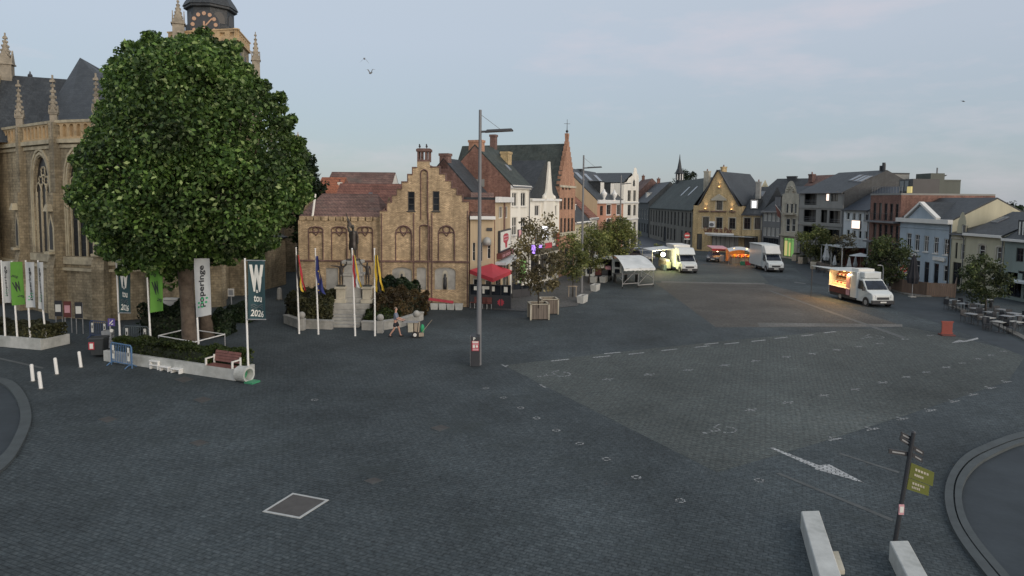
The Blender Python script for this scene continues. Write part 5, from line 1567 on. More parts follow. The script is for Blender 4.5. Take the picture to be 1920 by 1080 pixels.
# ---------------------------------------------------------------- the church
chp = [((-110, 235), 62), ((42, 235), 50.0), ((106, 235), 46.6), ((185, 235), 45.4), ((275, 235), 46.6), ((350, 235), 50.0), ((420, 235), 56.0)]
CP = [P(p[0], p[1], Y) for p, Y in chp]
CP = [Vector((p.x, p.y, 0)) for p in CP]
church = thing('church', 'large sandstone hall church with pointed traceried windows, pinnacles and slate roofs behind the tree', 'church', (CP[3].x, CP[3].y, 0))
ZP, ZC = 13.7, 12.2             # parapet top, cornice
Z0W, Z1W = 4.4, 11.4
M['glass_church'] = plain('leaded_glass', (0.012, 0.013, 0.016), 0.35, 0.5, 4.0)
wall = MB(); trim = MB(); balus = MB(); cop = MB(); stc = MB(); frz = MB()
for i in range(len(CP) - 1):
    pn = Panel(CP[i], CP[i + 1])
    W = pn.W
    ww = min(2.7, W * .55)
    c = W / 2
    hole = archpts(c - ww / 2, Z0W, c + ww / 2, Z1W, 'pointed')
    outr = [(0, 0), (W, 0), (W, ZC), (0, ZC)]
    pn.holed(wall, outr, [hole], reveal=.24)
    # stepped moulding round the window
    fr = MB(); n = len(hole)
    for k_, (g_, y_) in enumerate(((1.16, -.06), (1.30, -.10))):
        ou = [(c + (a - c) * g_, Z0W + (b - Z0W) * (1 + (g_ - 1) * .28)) for a, b in hole]
        io = [(c + (a - c) * (g_ - .09), Z0W + (b - Z0W) * (1 + (g_ - 1.09) * .28)) for a, b in hole]
        vs = []
        for yy in (y_, .004):
            vs += [pn.p(a, yy, b) for a, b in ou] + [pn.p(a, yy, b) for a, b in io]
        fs = []
        for a in range(1, n):
            b = (a + 1) % n
            fs += [(a, b, n + b, n + a), (2 * n + a, 2 * n + b, b, a), (n + a, n + b, 3 * n + b, 3 * n + a)]
        fr.add(vs, fs)
    pn.box(fr, c - ww * .72, -.22, Z0W - .55, c + ww * .72, .45, Z0W - .05)
    win = fr.build('window', M['church_trim'], church, fix=False)
    g = MB(); g.prism([pn.p(a, .2, b) for a, b in hole], pn.n * .05); g.build('pane', M['glass_church'], win)
    t = MB(); zs = Z1W - ww * .95
    for k_ in (1, 2):
        u = c - ww / 2 + ww * k_ / 3
        pn.box(t, u - .055, .08, Z0W, u + .055, .2, zs + .05)
    for k_ in (0, 3):
        u = c - ww / 2 + ww * k_ / 3 + (.05 if k_ == 0 else -.05)
        pn.box(t, u - .05, .09, Z0W, u + .05, .2, zs)
    for k_ in range(3):
        u = c - ww / 2 + ww * (k_ + .5) / 3; r_ = ww / 6
        t.tube([pn.p(u + r_ * math.cos(a), .15, zs + r_ * 1.5 * math.sin(a)) for a in np.linspace(0, math.pi, 7)], .05, 5)
    for (du, dz) in ((-.17, .30), (.17, .30), (0, .55)):
        for q in range(4):
            a0 = math.pi / 2 * q + .78
            t.tube([pn.p(c + ww * du + ww * .07 * math.cos(a0) + ww * .075 * math.cos(a), .15, zs + ww * dz + ww * .07 * math.sin(a0) + ww * .075 * math.sin(a)) for a in np.linspace(a0 - 1.9, a0 + 1.9, 6)], .04, 4)
    t.build('tracery', M['church_trim'], win)
    t = MB(); v = Z0W + .45
    while v < zs:
        pn.box(t, c - ww / 2 + .05, .17, v, c + ww / 2 - .05, .198, v + .04); v += .52
    t.build('glazing_bar', M['metal_dark'], win)
    # cornice, plinth, parapet with arched openings
    pn.box(trim, -.05, -.28, ZC + .003, W + .05, .4, ZC + .28)
    pn.box(frz, -.02, -.12, ZC - .32, W + .02, -.003, ZC - .1)
    pn.box(stc, -.02, -.26, Z0W - 1.0, W + .02, -.003, Z0W - .8)
    nn = max(4, int(W / .62)); hs = []
    for k_ in range(nn):
        a, b = W * (k_ + .2) / nn, W * (k_ + .8) / nn
        hs.append(archpts(a, ZC + .42, b, ZP - .22, 'round'))
    pn.holed(balus, [(0, ZC + .285), (W, ZC + .285), (W, ZP - .13), (0, ZP - .13)], hs, y=-.18, reveal=.2)
    pn.box(balus, 0, .03, ZC + .285, W, .10, ZP - .14)
    pn.box(cop, -.04, -.26, ZP - .127, W + .04, .14, ZP + .06)
wall.build('wall', M['church'], church, fix=False)
balus.build('balustrade', M['church_orange'], church, fix=False)
trim.build('cornice', M['church_trim'], church)
cop.build('coping', M['church_trim'], church)
stc.build('string_course', M['church_trim'], church)
frz.build('frieze', M['church_trim'], church)
def pinnacle(mb, c, z0, z1, w_, n=4):
    """Square shaft with a gabled head and a crocketed spire."""
    c = Vector((c.x, c.y, 0)); hgt = z1 - z0
    s0 = z0 + hgt * .42
    mb.obox(c + Vector((0, 0, z0)), (w_, w_, s0 - z0), .4)
    mb.obox(c + Vector((0, 0, s0 + .002)), (w_ * 1.25, w_ * 1.25, .12), .4)
    for a in range(4):
        t = .4 + a * math.pi / 2
        d_ = Vector((math.cos(t), math.sin(t), 0)); e_ = Vector((-d_.y, d_.x, 0))
        mb.prism([c + d_ * w_ * .45 + e_ * w_ * .55 + Vector((0, 0, s0 + .12)), c + d_ * w_ * .45 - e_ * w_ * .55 + Vector((0, 0, s0 + .12)), c + d_ * w_ * .45 + Vector((0, 0, s0 + .12 + w_ * 1.2))], d_ * .1)
    mb.obox(c + Vector((0, 0, s0 + .125)), (w_ * .92, w_ * .92, z1 - s0 - .12), .4, taper=.06)
    k_ = 6
    for i in range(k_):
        f = (i + .6) / k_
        for a in range(4):
            t = .4 + math.pi / 4 + a * math.pi / 2
            r_ = w_ * .62 * (1 - f)
            mb.obox(c + Vector((r_ * math.cos(t), r_ * math.sin(t), s0 + .12 + (z1 - s0) * f)), (.13, .13, .16), t)
    mb.obox(c + Vector((0, 0, z1 - .1)), (.3, .3, .14), .4); mb.obox(c + Vector((0, 0, z1 + .045)), (.1, .1, .35), .4)
for i, pxtop in ((1, 163), (2, 154), (3, 150), (4, 150), (5, 160)):
    a, b, c = CP[i - 1], CP[i], CP[i + 1]
    o_ = ((a - b).normalized() + (c - b).normalized()).normalized()
    if o_.y > 0: pass
    out_ = -o_ if (-o_).y < 0 else o_
    d_ = math.atan2(out_.y, out_.x)
    bm_ = MB()
    bm_.obox(b + out_ * .25, (1.1, .8, 3.6), d_); bm_.obox(b + out_ * .18 + Vector((0, 0, 3.603)), (.85, .68, 5.2), d_); bm_.obox(b + out_ * .1 + Vector((0, 0, 8.806)), (.6, .58, 4.8), d_)
    bm_.prism([b + out_ * .8 + Vector((-out_.y, out_.x, 0)) * .42 + Vector((0, 0, 3.6)), b + out_ * .62 + Vector((-out_.y, out_.x, 0)) * .36 + Vector((0, 0, 4.3)), b + out_ * .6 + Vector((-out_.y, out_.x, 0)) * .36 + Vector((0, 0, 3.6))], Vector((out_.y, -out_.x, 0)) * .8)
    bt = bm_.build('buttress', M['church'], church)
    nb = MB(); q = b + out_ * .61; sd_ = Vector((-out_.y, out_.x, 0))
    nb.prism([q + sd_ * a_ + Vector((0, 0, z_)) for a_, z_ in ((-.32, 4.75), (.32, 4.75), (.32, 6.4), (0, 7.3), (-.32, 6.4))], out_ * .03)
    nb.obox(b + out_ * .75 + Vector((0, 0, 7.5)), (.5, .55, .5), d_, taper=.5); nb.obox(b + out_ * .73 + Vector((0, 0, 4.55)), (.5, .6, .18), d_)
    nb.build('niche', M['church_trim'], bt)
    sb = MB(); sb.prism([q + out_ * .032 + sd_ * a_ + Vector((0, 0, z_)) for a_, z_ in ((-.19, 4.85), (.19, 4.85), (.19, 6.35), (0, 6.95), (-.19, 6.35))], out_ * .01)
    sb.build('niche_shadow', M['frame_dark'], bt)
    pb = MB(); pinnacle(pb, b + out_ * .15, ZC + .3, ZT(0, pxtop, b.y) + .1, .42)
    pb.build('pinnacle', M['church_pinnacle'], bt)
# main roof over the choir
apex = P(150, 108, 57.0)
ridge_end = P(330, 150, 92.0)
rz_ = MB()
eav = [Vector((p.x, p.y, ZC + .35)) + Vector((0, .6, 0)) for p in CP]
back = Vector((ridge_end.x + 13, ridge_end.y, ZC + .35))
bl_ = Vector((eav[1].x + 4.5, eav[1].y + 34, ZC + .35))
ring = [eav[1], eav[2], eav[3], eav[4], eav[5]]
for a, b in zip(ring, ring[1:]):
    rz_.add([a, b, apex], [(0, 1, 2)])
re_ = Vector((ridge_end.x, ridge_end.y, apex.z))
rz_.add([eav[5], back, re_, apex], [(0, 1, 2, 3)])
rz_.add([bl_, eav[1], apex, re_], [(0, 1, 2, 3)])
rz_.build('roof', M['slate'], church, fix=False)
# left transept: gable at the far left with its own ridge
ga = P(4, 140, 55.5)
gd = Vector((-.42, .907, 0)); gn = Vector((.907, .42, 0))
gl = Vector((ga.x, ga.y, 0)) - gd * 5.2; grr = Vector((ga.x, ga.y, 0)) + gd * 5.2
tr_ = MB(); dv = gn * 16 + Vector((0, 0, 0))
for e_ in (gl, grr):
    q = Vector((e_.x, e_.y, ZC + .4)); tr_.add([q, q + dv, ga + dv, ga], [(0, 1, 2, 3)])
tr_.build('transept_roof', M['slate'], church, fix=False)
gb = MB()
gb.prism([gl, grr, Vector((grr.x, grr.y, ZP)), Vector((ga.x, ga.y, ga.z + .3)), Vector((gl.x, gl.y, ZP))], -gn * .7)
gb.build('transept_gable', M['church'], church)
pb = MB(); pinnacle(pb, Vector((ga.x, ga.y, 0)) + gn * .3, ga.z - .8, ZT(10, 70, 55.5), .9)
pb.build('pinnacle', M['church_pinnacle'], church)
pb = MB(); q = P(57, 153, 61); pb.cyl(q, q + Vector((0, 0, .9)), .14, .05, 6); pb.sphere(q + Vector((0, 0, .5)), .22, 6, 5); pb.build('ridge_finial', M['metal_dark'], church)
# long nave wall running back to the right, and the lower annex
nA, nB = CP[5] + Vector((0.2, 2, 0)), Vector((P(556, 400, 84).x, 84, 0))
pn = Panel(nA, nB); nw = MB()
hs = []
nb_ = 5
for i in range(nb_):
    c = pn.W * (i + .5) / nb_
    hs.append(archpts(c - 1.1, 5, c + 1.1, 11, 'pointed'))
pn.holed(nw, [(0, 0), (pn.W, 0), (pn.W, ZC + 1.2), (0, ZC + 1.2)], hs, reveal=.5)
pn.box(nw, pn.W - .01, .0, 0, pn.W + 1.2, 14, ZC)
nw.build('nave_wall', M['church'], church, fix=False)
nw = MB()
for hh in hs:
    nw.prism([pn.p(a, .4, b) for a, b in hh], pn.n * .05)
nw.build('nave_glass', M['glass'], church)
for i in range(nb_ + 1):
    u = pn.W * i / nb_
    bb = MB(); q = pn.p(u, -.6, 0); bb.obox(q, (.9, 1.6, 7.2), pn.rz); bb.obox(pn.p(u, -.35, 7.203), (.75, 1.1, 5), pn.rz)
    bu = bb.build('buttress', M['church'], church)
    bb = MB(); pinnacle(bb, pn.p(u, -.3, 0), 12.2, 16.4, .6); bb.build('pinnacle', M['church_pinnacle'], bu)
an = Panel(Vector((P(455, 500, 58).x, 58, 0)), Vector((P(536, 500, 66).x, 66, 0)))
ab = MB(); an.box(ab, 0, 0, 0, an.W, 5, 4.6)
ab.build('annex', M['church'], church)
ab = MB(); ab.hexa([an.p(-.1, -.2, 4.603), an.p(an.W + .1, -.2, 4.603), an.p(an.W + .1, 5, 6.2), an.p(-.1, 5, 6.2), an.p(-.1, -.2, 4.75), an.p(an.W + .1, -.2, 4.75), an.p(an.W + .1, 5, 6.35), an.p(-.1, 5, 6.35)])
ab.build('annex_roof', M['slate'], church)
# the tower with its octagonal slate lantern
tw = thing('church_tower', 'square stone church tower with a slate lantern and gilt clock rising above the tree', 'tower', (P(400, 375, 82).x, 82, 0))
TY = 82.0
tn = P(443, 60, TY); ta = P(318, 70, TY + 2.0); tb = P(466, 82, TY + 7.2)
A_, B_, C_ = Vector((ta.x, ta.y, 0)), Vector((tn.x, tn.y, 0)), Vector((tb.x, tb.y, 0))
D_ = A_ + (C_ - B_)
zt_ = ZT(443, 76, TY)
mb = MB(); mb.prism([A_, B_, C_, D_], Vector((0, 0, zt_))); mb.build('shaft', M['church'], tw)
mb = MB(); cen = (A_ + B_ + C_ + D_) / 4
o4 = [cen + (p - cen) * 1.06 for p in (A_, B_, C_, D_)]
mb.prism([p + Vector((0, 0, zt_ + .002)) for p in o4], Vector((0, 0, .35)))
o4 = [cen + (p - cen) * 1.035 for p in (A_, B_, C_, D_)]
zp_ = ZT(443, 56, TY)
for i in range(4):
    a, b = o4[i], o4[(i + 1) % 4]
    pnl = Panel(a, b); hs = []
    nn = 7
    for k_ in range(nn): hs.append(archpts(pnl.W * (k_ + .25) / nn, zt_ + .6, pnl.W * (k_ + .75) / nn, zp_ - .25, 'rect'))
    pnl.holed(mb, [(0, zt_ + .355), (pnl.W, zt_ + .355), (pnl.W, zp_), (0, zp_)], hs, reveal=.25)
    pnl.box(mb, 0, .26, zt_ + .355, pnl.W, .34, zp_)
    pnl.box(mb, -.1, -.08, zp_ + .003, pnl.W + .1, .42, zp_ + .16)
mb.build('parapet', M['church_orange'], tw, fix=False)
for (a, b) in ((A_, B_), (B_, C_)):
    pnl = Panel(a, b); mb = MB()
    for k_ in range(2):
        c = pnl.W * (.3 + .4 * k_); mb.prism([pnl.p(u, -.02, v) for u, v in archpts(c - .7, zt_ - 6.5, c + .7, zt_ - .9, 'pointed')], pnl.n * .06)
    mb.build('louvre', M['frame_dark'], tw)
ct = P(396, 60, TY + 5.5); ct = Vector((ct.x, ct.y, 0))
mb = MB(); z0, z1 = zt_ + .4, ZT(396, 2, TY + 5)
mb.lathe(ct, [(3.0, z0), (3.0, z0 + 2.4), (2.75, z0 + 2.6), (2.75, z1 - 1.3), (3.15, z1 - 1.2), (3.15, z1 - .9)], 8)
mb.build('lantern', M['slate'], tw)
mb = MB(); mb.lathe(ct, [(3.3, z1 - .897), (3.0, z1 - .3), (2.0, z1 + 1.2), (1.3, z1 + 2.0), (1.1, z1 + 3.4), (.6, z1 + 4.6), (.1, z1 + 7.5)], 8); mb.build('dome', M['slate'], tw)
for i in range(8):
    t = math.pi / 4 * (i + .5) + math.pi / 8 * 0
    t2 = math.pi / 4 * i + math.pi / 4 + math.pi / 8 * 0
    d_ = Vector((math.cos(math.pi / 4 * (i + 1)), math.sin(math.pi / 4 * (i + 1)), 0)); e_ = Vector((-d_.y, d_.x, 0))
    ap = 2.75 * math.cos(math.pi / 8)
    mb = MB(); mb.prism([ct + d_ * (ap - .02) + e_ * a_ + Vector((0, 0, z_)) for a_, z_ in archpts(-.72, z1 - 4.2, .72, z1 - 1.7, 'round')], d_ * .06); mb.build('bell_opening', M['frame_dark'], tw)
ck = P(383, 46, TY + 1.6); mb = MB()
f = Vector((.12, -.99, 0)); s_ = Vector((.99, .12, 0)); up = Vector((0, 0, 1))
mb.cyl(ck - f * .3, ck, 1.75, n=24); clk = mb.build('clock', M['metal_dark'], tw)
M['gilt'] = plain('gilded_numerals', (0.42, 0.26, 0.17), 0.5, 0.1, 2.0)
mb = MB()
for i in range(12):
    t = math.pi / 6 * i; q = ck + f * .03 + (s_ * math.sin(t) + up * math.cos(t)) * 1.35
    mb.cyl(q - f * .02, q + f * .02, .24, n=10)
mb.build('numeral', M['gilt'], clk)
mb = MB(); mb.beam(ck + f * .06 - up * .3, ck + f * .06 + (s_ * math.sin(.9) + up * math.cos(.9)) * 1.2, .16, .04, f); mb.beam(ck + f * .06 + up * .4, ck + f * .06 - up * 1.0 - s_ * .06, .22, .04, f); mb.build('clock_hand', M['gilt'], clk)
mb = MB(); pinnacle(mb, Vector((P(335, 60, TY + 1).x, TY + 1, 0)), ZT(335, 75, TY), ZT(337, -2, TY), 1.3); mb.build('pinnacle', M['church_pinnacle'], tw)
tp = thing('stair_pinnacle', 'slender stone pinnacle standing clear to the right of the church tower', 'pinnacle', (P(483, 300, 84).x, 84, 0))
mb = MB(); q = P(483, 300, 84); mb.obox((q.x, 84, 0), (1.0, 1.0, ZT(483, 150, 84)), .4); pinnacle(mb, Vector((q.x, 84, 0)), ZT(483, 150, 84) + .003, ZT(483, 66, 84), .9); mb.build('shaft', M['church_pinnacle'], tp)
mb = MB(); q = P(470, 135, 85); mb.box(q.x - 1.6, 84.2, 0, q.x + .7, 86, q.z); mb.build('gable_wall', M['church'], tp)
# ---------------------------------------------------------------- trees, hedges
def leaves(name, pos, nrm, size, mat, parent, jitter=0.9, asp=0.62):
    """Many leaf clusters, each one small folded rhomb, as one crown mesh."""
    n = len(pos)
    d = NP.normal(size=(n, 3)) * jitter + nrm
    d /= np.linalg.norm(d, axis=1)[:, None]
    a = np.cross(d, NP.normal(size=(n, 3)))
    a /= np.linalg.norm(a, axis=1)[:, None]
    b = np.cross(d, a)
    s_ = (size * NP.uniform(.6, 1.3, n))[:, None]
    v = np.stack([pos - a * s_ * .5, pos + b * s_ * asp * .5 + d * s_ * .12, pos + a * s_ * .55, pos - b * s_ * asp * .5 + d * s_ * .12], 1).reshape(-1, 3)
    Mi = np.array(ROOTM[parent.name].inverted())
    v = v @ Mi[:3, :3].T + Mi[:3, 3]
    me = bpy.data.meshes.new(name)
    me.vertices.add(4 * n); me.vertices.foreach_set('co', v.astype(np.float32).ravel())
    me.loops.add(4 * n); me.loops.foreach_set('vertex_index', np.arange(4 * n, dtype=np.int32))
    me.polygons.add(n); me.polygons.foreach_set('loop_start', np.arange(0, 4 * n, 4, dtype=np.int32))
    me.update(calc_edges=True); me.validate()
    me.materials.append(mat)
    o = bpy.data.objects.new(name, me); COL.objects.link(o); o.parent = parent
    return o
def clump_leaves(cl, per, r_in=.35):
    """cl: array of x y z r; returns leaf positions and outward directions."""
    c = np.repeat(cl, per, 0)
    d = NP.normal(size=(len(c), 3)); d /= np.linalg.norm(d, axis=1)[:, None]
    rr = c[:, 3] * (r_in + (1.08 - r_in) * NP.uniform(0, 1, len(c)) ** .6)
    d2 = d.copy(); d2[:, 2] *= .8
    return c[:, :3] + d2 * rr[:, None], d
def inpoly(x, y, poly):
    c = False
    for (x0, y0), (x1, y1) in zip(poly, poly[1:] + poly[:1]):
        if (y0 > y) != (y1 > y) and x < (x1 - x0) * (y - y0) / (y1 - y0) + x0:
            c = not c
    return c
def edged(x, y, poly):
    m = 1e9
    for (x0, y0), (x1, y1) in zip(poly, poly[1:] + poly[:1]):
        l = (x1 - x0) ** 2 + (y1 - y0) ** 2
        t = max(0, min(1, ((x - x0) * (x1 - x0) + (y - y0) * (y1 - y0)) / l))
        m = min(m, math.hypot(x - x0 - t * (x1 - x0), y - y0 - t * (y1 - y0)))
    return m
CROWN = [(200, 130), (222, 92), (262, 74), (310, 80), (345, 68), (380, 66), (425, 84), (462, 112), (480, 150), (512, 168), (545, 200), (560, 245), (572, 292), (592, 330), (578, 372), (556, 402), (538, 440), (500, 476), (452, 486), (420, 480), (380, 486), (345, 505), (290, 522), (250, 500), (214, 500), (170, 452), (140, 420), (126, 370), (140, 320), (136, 288), (166, 262), (176, 220), (190, 180)]
CROWN = [(368 + (x - 368) * .94, y) for x, y in CROWN]
big = thing('plane_tree', 'huge dense green tree with a thick pale trunk in front of the church', 'tree', G(357, 656))
tb_ = G(357, 656); TYB = tb_.y
cl = []
while len(cl) < 640:
    x, y = random.uniform(120, 600), random.uniform(60, 512)
    if not inpoly(x, y, CROWN): continue
    e_ = edged(x, y, CROWN)
    if math.sin(x * .046 + 1) * math.cos(y * .05) + .5 * math.sin(x * .11 - y * .09) < -.75 and e_ < 90: continue
    r_ = min(1.35, .34 + e_ / 60.0) * random.uniform(.65, 1.1)
    if e_ < r_ * 15 * random.uniform(.35, 1.35): continue
    dep = 5.6 * math.sqrt(max(.04, 1 - (1 - min(1, e_ / 130)) ** 2))
    s_ = random.choice((-1, -1, 1))
    Y = TYB + s_ * dep * random.uniform(.45, 1.0)
    p = P(x, y, Y)
    # keep the wanted outline when the clump lies nearer or farther than the trunk
    q = P(x, y, TYB)
    cl.append((q.x + (p.x - q.x) * .85, Y, q.z + (p.z - q.z) * .85, r_))
for i in range(170):
    k_ = random.randrange(len(CROWN)); (x0, y0), (x1, y1) = CROWN[k_], CROWN[(k_ + 1) % len(CROWN)]
    f = random.random(); e_ = random.uniform(-16, 9)
    l = math.hypot(x1 - x0, y1 - y0)
    q = P(x0 + (x1 - x0) * f + (y1 - y0) / l * e_, y0 + (y1 - y0) * f - (x1 - x0) / l * e_, TYB + random.uniform(-2.5, 2.5))
    cl.append((q.x, q.y, q.z, random.uniform(.16, .5)))
cl = np.array(cl)
pos, nr = clump_leaves(cl, 165, .45)
keep = np.sin(pos[:, 0] * 1.9) * np.cos(pos[:, 2] * 1.6) + NP.uniform(-1, 1, len(pos)) > -1.1
pos, nr = pos[keep], nr[keep]
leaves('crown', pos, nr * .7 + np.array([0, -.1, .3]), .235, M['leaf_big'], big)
mb = MB()
tt = lambda px, py: P(px, py, TYB)
mb.tube([tb_ + Vector((0, 0, -.1)), tb_ + Vector((0, 0, .25)), tt(353, 600), tt(350, 550), tt(348, 505), tt(347, 470)], [.58, .43, .37, .37, .44, .54], 14)
for x, y, dy, r_ in ((300, 430, -1, .3), (395, 425, 1.2, .3), (330, 390, 2.2, .33), (360, 370, -2.0, .33), (260, 440, 1.5, .22), (440, 430, -1.5, .22)):
    e_ = tt(x, y) + Vector((0, dy, 0)); s0 = tt(347, 478)
    mb.tube([s0, s0.lerp(e_, .5) + Vector((0, 0, -.3)), e_, e_ + (e_ - s0) * .6 + Vector((0, 0, 1.2)), e_ + (e_ - s0) * .9 + Vector((0, 0, 3.5))], [r_ * 1.35, r_ * 1.1, r_ * .8, r_ * .5, r_ * .2], 8)
mb.build('trunk', M['bark'], big, smooth=True)

def tree(name, label, base, ctr, rad, n, per, leaf, mat, group=None, bark='bark_dark', tr=.12, cr=(.35, .6), sparse=1.0, tall=None):
    t = thing(name, label, 'tree', base, group=group)
    rad = Vector(rad); c = Vector(ctr)
    cl = []
    while len(cl) < n:
        d = Vector((random.gauss(0, 1), random.gauss(0, 1), random.gauss(0, 1))).normalized()
        k_ = random.uniform(.25, 1) ** .5
        cl.append((c.x + d.x * rad.x * k_, c.y + d.y * rad.y * k_, c.z + d.z * rad.z * k_, random.uniform(*cr) * min(1.4, (rad.x + rad.z) / 3)))
    cl = np.array(cl)
    pos, nr = clump_leaves(cl, per, .2)
    leaves('crown', pos, nr * .6 + np.array([0, 0, .4]), leaf, M[mat], t)
    mb = MB(); b = Vector(base)
    mb.tube([b, b.lerp(c, .5) + Vector((.04, 0, 0)), c, c + Vector((.1, 0, rad.z * .55))], [tr, tr * .8, tr * .55, tr * .15], 8)
    for i in range(7):
        q = cl[random.randrange(len(cl))]; s0 = b.lerp(c, random.uniform(.55, 1.1))
        mb.tube([s0, s0.lerp(Vector(q[:3]), .5) + Vector((0, 0, -.1)), Vector(q[:3])], [tr * .4, tr * .28, tr * .08], 5)
    mb.build('trunk', M[bark], t, smooth=True)
    return t
def treepx(name, label, bpx, x0, x1, y0, y1, n, per, leaf, mat, Y=None, depth=None, bz=0.0, **k):
    b = G(*bpx) if Y is None else Vector((P(bpx[0], 375, Y).x, Y, 0))
    Y = b.y
    b = b + Vector((0, 0, bz))
    c = P((x0 + x1) / 2, (y0 + y1) / 2, Y)
    rx = (x1 - x0) / 2 * Y / FPX; rz2 = (y1 - y0) / 2 * Y / FPX
    return tree(name, label, b, c, (rx * .98, (depth or rx) * .95, rz2 * .98), n, per, leaf, mat, **k)
# planter trees and the street trees along the left row
tp1 = treepx('planter_tree', 'sparse rusty leaved young tree standing in the front wooden planter box', (1009, 600), 956, 1062, 394, 552, 74, 52, .21, 'leaf_rusty', tr=.06, cr=(.22, .42), bz=.85)
SG = 'street trees along the left pavement'
treepx('street_tree', 'green young tree with a wooden stake guard behind the two wooden planters', (1074, 557), 1040, 1106, 440, 528, 56, 60, .2, 'leaf_street', group=SG, tr=.06, cr=(.3, .55))
treepx('street_tree', 'green street tree right behind the dark pole of the second street lamp', (1103, 532), 1076, 1146, 422, 512, 64, 60, .22, 'leaf_street', group=SG, tr=.07, cr=(.35, .6))
treepx('street_tree', 'rusty topped green tree above the open white van and market canopy', (1165, 503), 1122, 1200, 408, 484, 80, 62, .26, 'leaf_street', group=SG, tr=.09, cr=(.4, .65))
treepx('street_tree', 'brownish tree crown behind the rusty topped one', (1150, 498), 1120, 1175, 410, 462, 36, 50, .26, 'leaf_rusty', group=SG, tr=.09, cr=(.4, .6))
RG = 'street trees along the right terraces'
treepx('street_tree', 'green tree before the grey modern apartments', (1528, 497), 1498, 1560, 420, 488, 56, 62, .28, 'leaf_street', group=RG, tr=.09, cr=(.4, .65))
treepx('street_tree', 'thin leaved tree between the white house and the closed white parasols', (1582, 505), 1556, 1612, 436, 492, 32, 40, .24, 'leaf_rusty', group=RG, tr=.08, cr=(.3, .5))
treepx('street_tree', 'dense dark green round tree in front of the brick apartments', (1668, 545), 1630, 1704, 440, 536, 66, 75, .24, 'leaf_olive', group=RG, tr=.09, cr=(.35, .6))
treepx('street_tree', 'dark olive tree among the white topped tables at the right', (1848, 590), 1802, 1890, 478, 568, 60, 65, .2, 'leaf_olive', group=RG, tr=.08, cr=(.3, .5))
# farther trees
treepx('background_tree', 'dark bushy tree showing above the roofs behind the street turret', (1286, 400), 1268, 1308, 316, 372, 26, 60, .55, 'leaf_dark', Y=175, tr=.25, cr=(.6, 1.0))
treepx('background_tree', 'dark tree crown above the roofs at the far right', (1866, 400), 1828, 1904, 376, 430, 30, 80, .45, 'leaf_dark', Y=84, tr=.25, cr=(.5, .9))
treepx('background_tree', 'dark tree standing between the church and the orange tile roof', (578, 500), 548, 602, 292, 470, 60, 80, .42, 'leaf_dark', Y=66, tr=.25, cr=(.5, .8))
sh = treepx('shrub', 'small green shrub by the parked cars at the street mouth', (1236, 487), 1225, 1248, 455, 487, 14, 40, .26, 'leaf_street', tr=.06, cr=(.4, .6))
sh['category'] = 'shrub'

def hedge(name, label, cat, pts, z0, z1, mat, n, leaf, group=None, core='hedge_core', round_=.0):
    """Clipped or bushy planting on a ground outline."""
    c = sum(pts, Vector()) / len(pts)
    t = thing(name, label, cat, (c.x, c.y, 0), group=group)
    mb = MB(); q = [c + (p - c) * .86 for p in pts]
    mb.prism([Vector((p.x, p.y, z0)) for p in q], Vector((0, 0, (z1 - z0) * .72)))
    mb.build('branches', M[core], t)
    P_, N_ = [], []
    xs = [p.x for p in pts]; ys = [p.y for p in pts]; poly = [(p.x, p.y) for p in pts]
    while len(P_) < n:
        x, y = random.uniform(min(xs), max(xs)), random.uniform(min(ys), max(ys))
        if not inpoly(x, y, poly): continue
        e_ = edged(x, y, poly)
        bump = .12 * math.sin(x * 2.1) * math.cos(y * 1.7) + .08 * math.sin(x * 5.3 + y * 3)
        top = z1 + bump * (z1 - z0) - round_ * math.exp(-e_ / .5)
        if random.random() < .35:
            P_.append((x, y, top - random.uniform(0, .12))); N_.append((0, -.2, 1))
        elif e_ < .3:
            P_.append((x, y, random.uniform(max(z0 - .02, 0.02), top))); d_ = Vector((x - c.x, y - c.y, .2)).normalized(); N_.append(tuple(d_))
    leaves('foliage', np.array(P_), np.array(N_), leaf, M[mat], t, jitter=.7)
    return t
# ---------------------------------------------------------------- left foreground: planters, banners, barriers
def planter_wall(label, A, B, hgt, dep, end=0):
    t = thing('planter_wall', label, 'planter', (A.x, A.y, 0), group=None)
    pn = Panel(A, B)
    mb = MB(); pn.box(mb, 0, 0, 0, pn.W, .22, hgt); mb.build('front_wall', M['stone_white'], t, bevel=.015)
    mb = MB(); pn.box(mb, 0, .225, 0, .2, dep, hgt - .03); mb.build('end_wall', M['stone_white'], t, bevel=.015)
    mb = MB(); pn.box(mb, pn.W - .2, .225, 0, pn.W, dep, hgt - .03); mb.build('end_wall', M['stone_white'], t, bevel=.015)
    mb = MB(); pn.box(mb, .205, .225, 0, pn.W - .205, dep, hgt - .12); mb.build('soil', M['soil'], t)
    return t, pn
A, B = G(194, 677), G(441, 714.5)
pw1, PN = planter_wall('long pale concrete planter wall with a hedge and red brown bench on it', A, B, .56, 1.25)
ub = PN.uv(386, 690)[0] - .15
hp = [PN.p(.25, .26, 0), PN.p(ub, .26, 0), PN.p(ub, .66, 0), PN.p(PN.W - .1, .66, 0), PN.p(PN.W - .1, 1.3, 0), PN.p(.25, 1.3, 0)]
hedge('hedge', 'low dark green hedge filling the long planter behind the bench', 'hedge', hp, .5, 1.22, 'leaf_hedge', 13000, .13)
A2, B2 = G(-60, 645), G(77, 657)
pw2, PN2 = planter_wall('pale concrete planter wall with a brown hedge at the left edge under four flags', A2, B2, .62, 1.8)
hp = [PN2.p(.1, .26, 0), PN2.p(PN2.W - .1, .26, 0), PN2.p(PN2.W - .1, 1.75, 0), PN2.p(.1, 1.75, 0)]
hedge('hedge', 'dark brown hedge filling the planter at the left edge', 'hedge', hp, .5, 1.25, 'leaf_brown', 7000, .15)
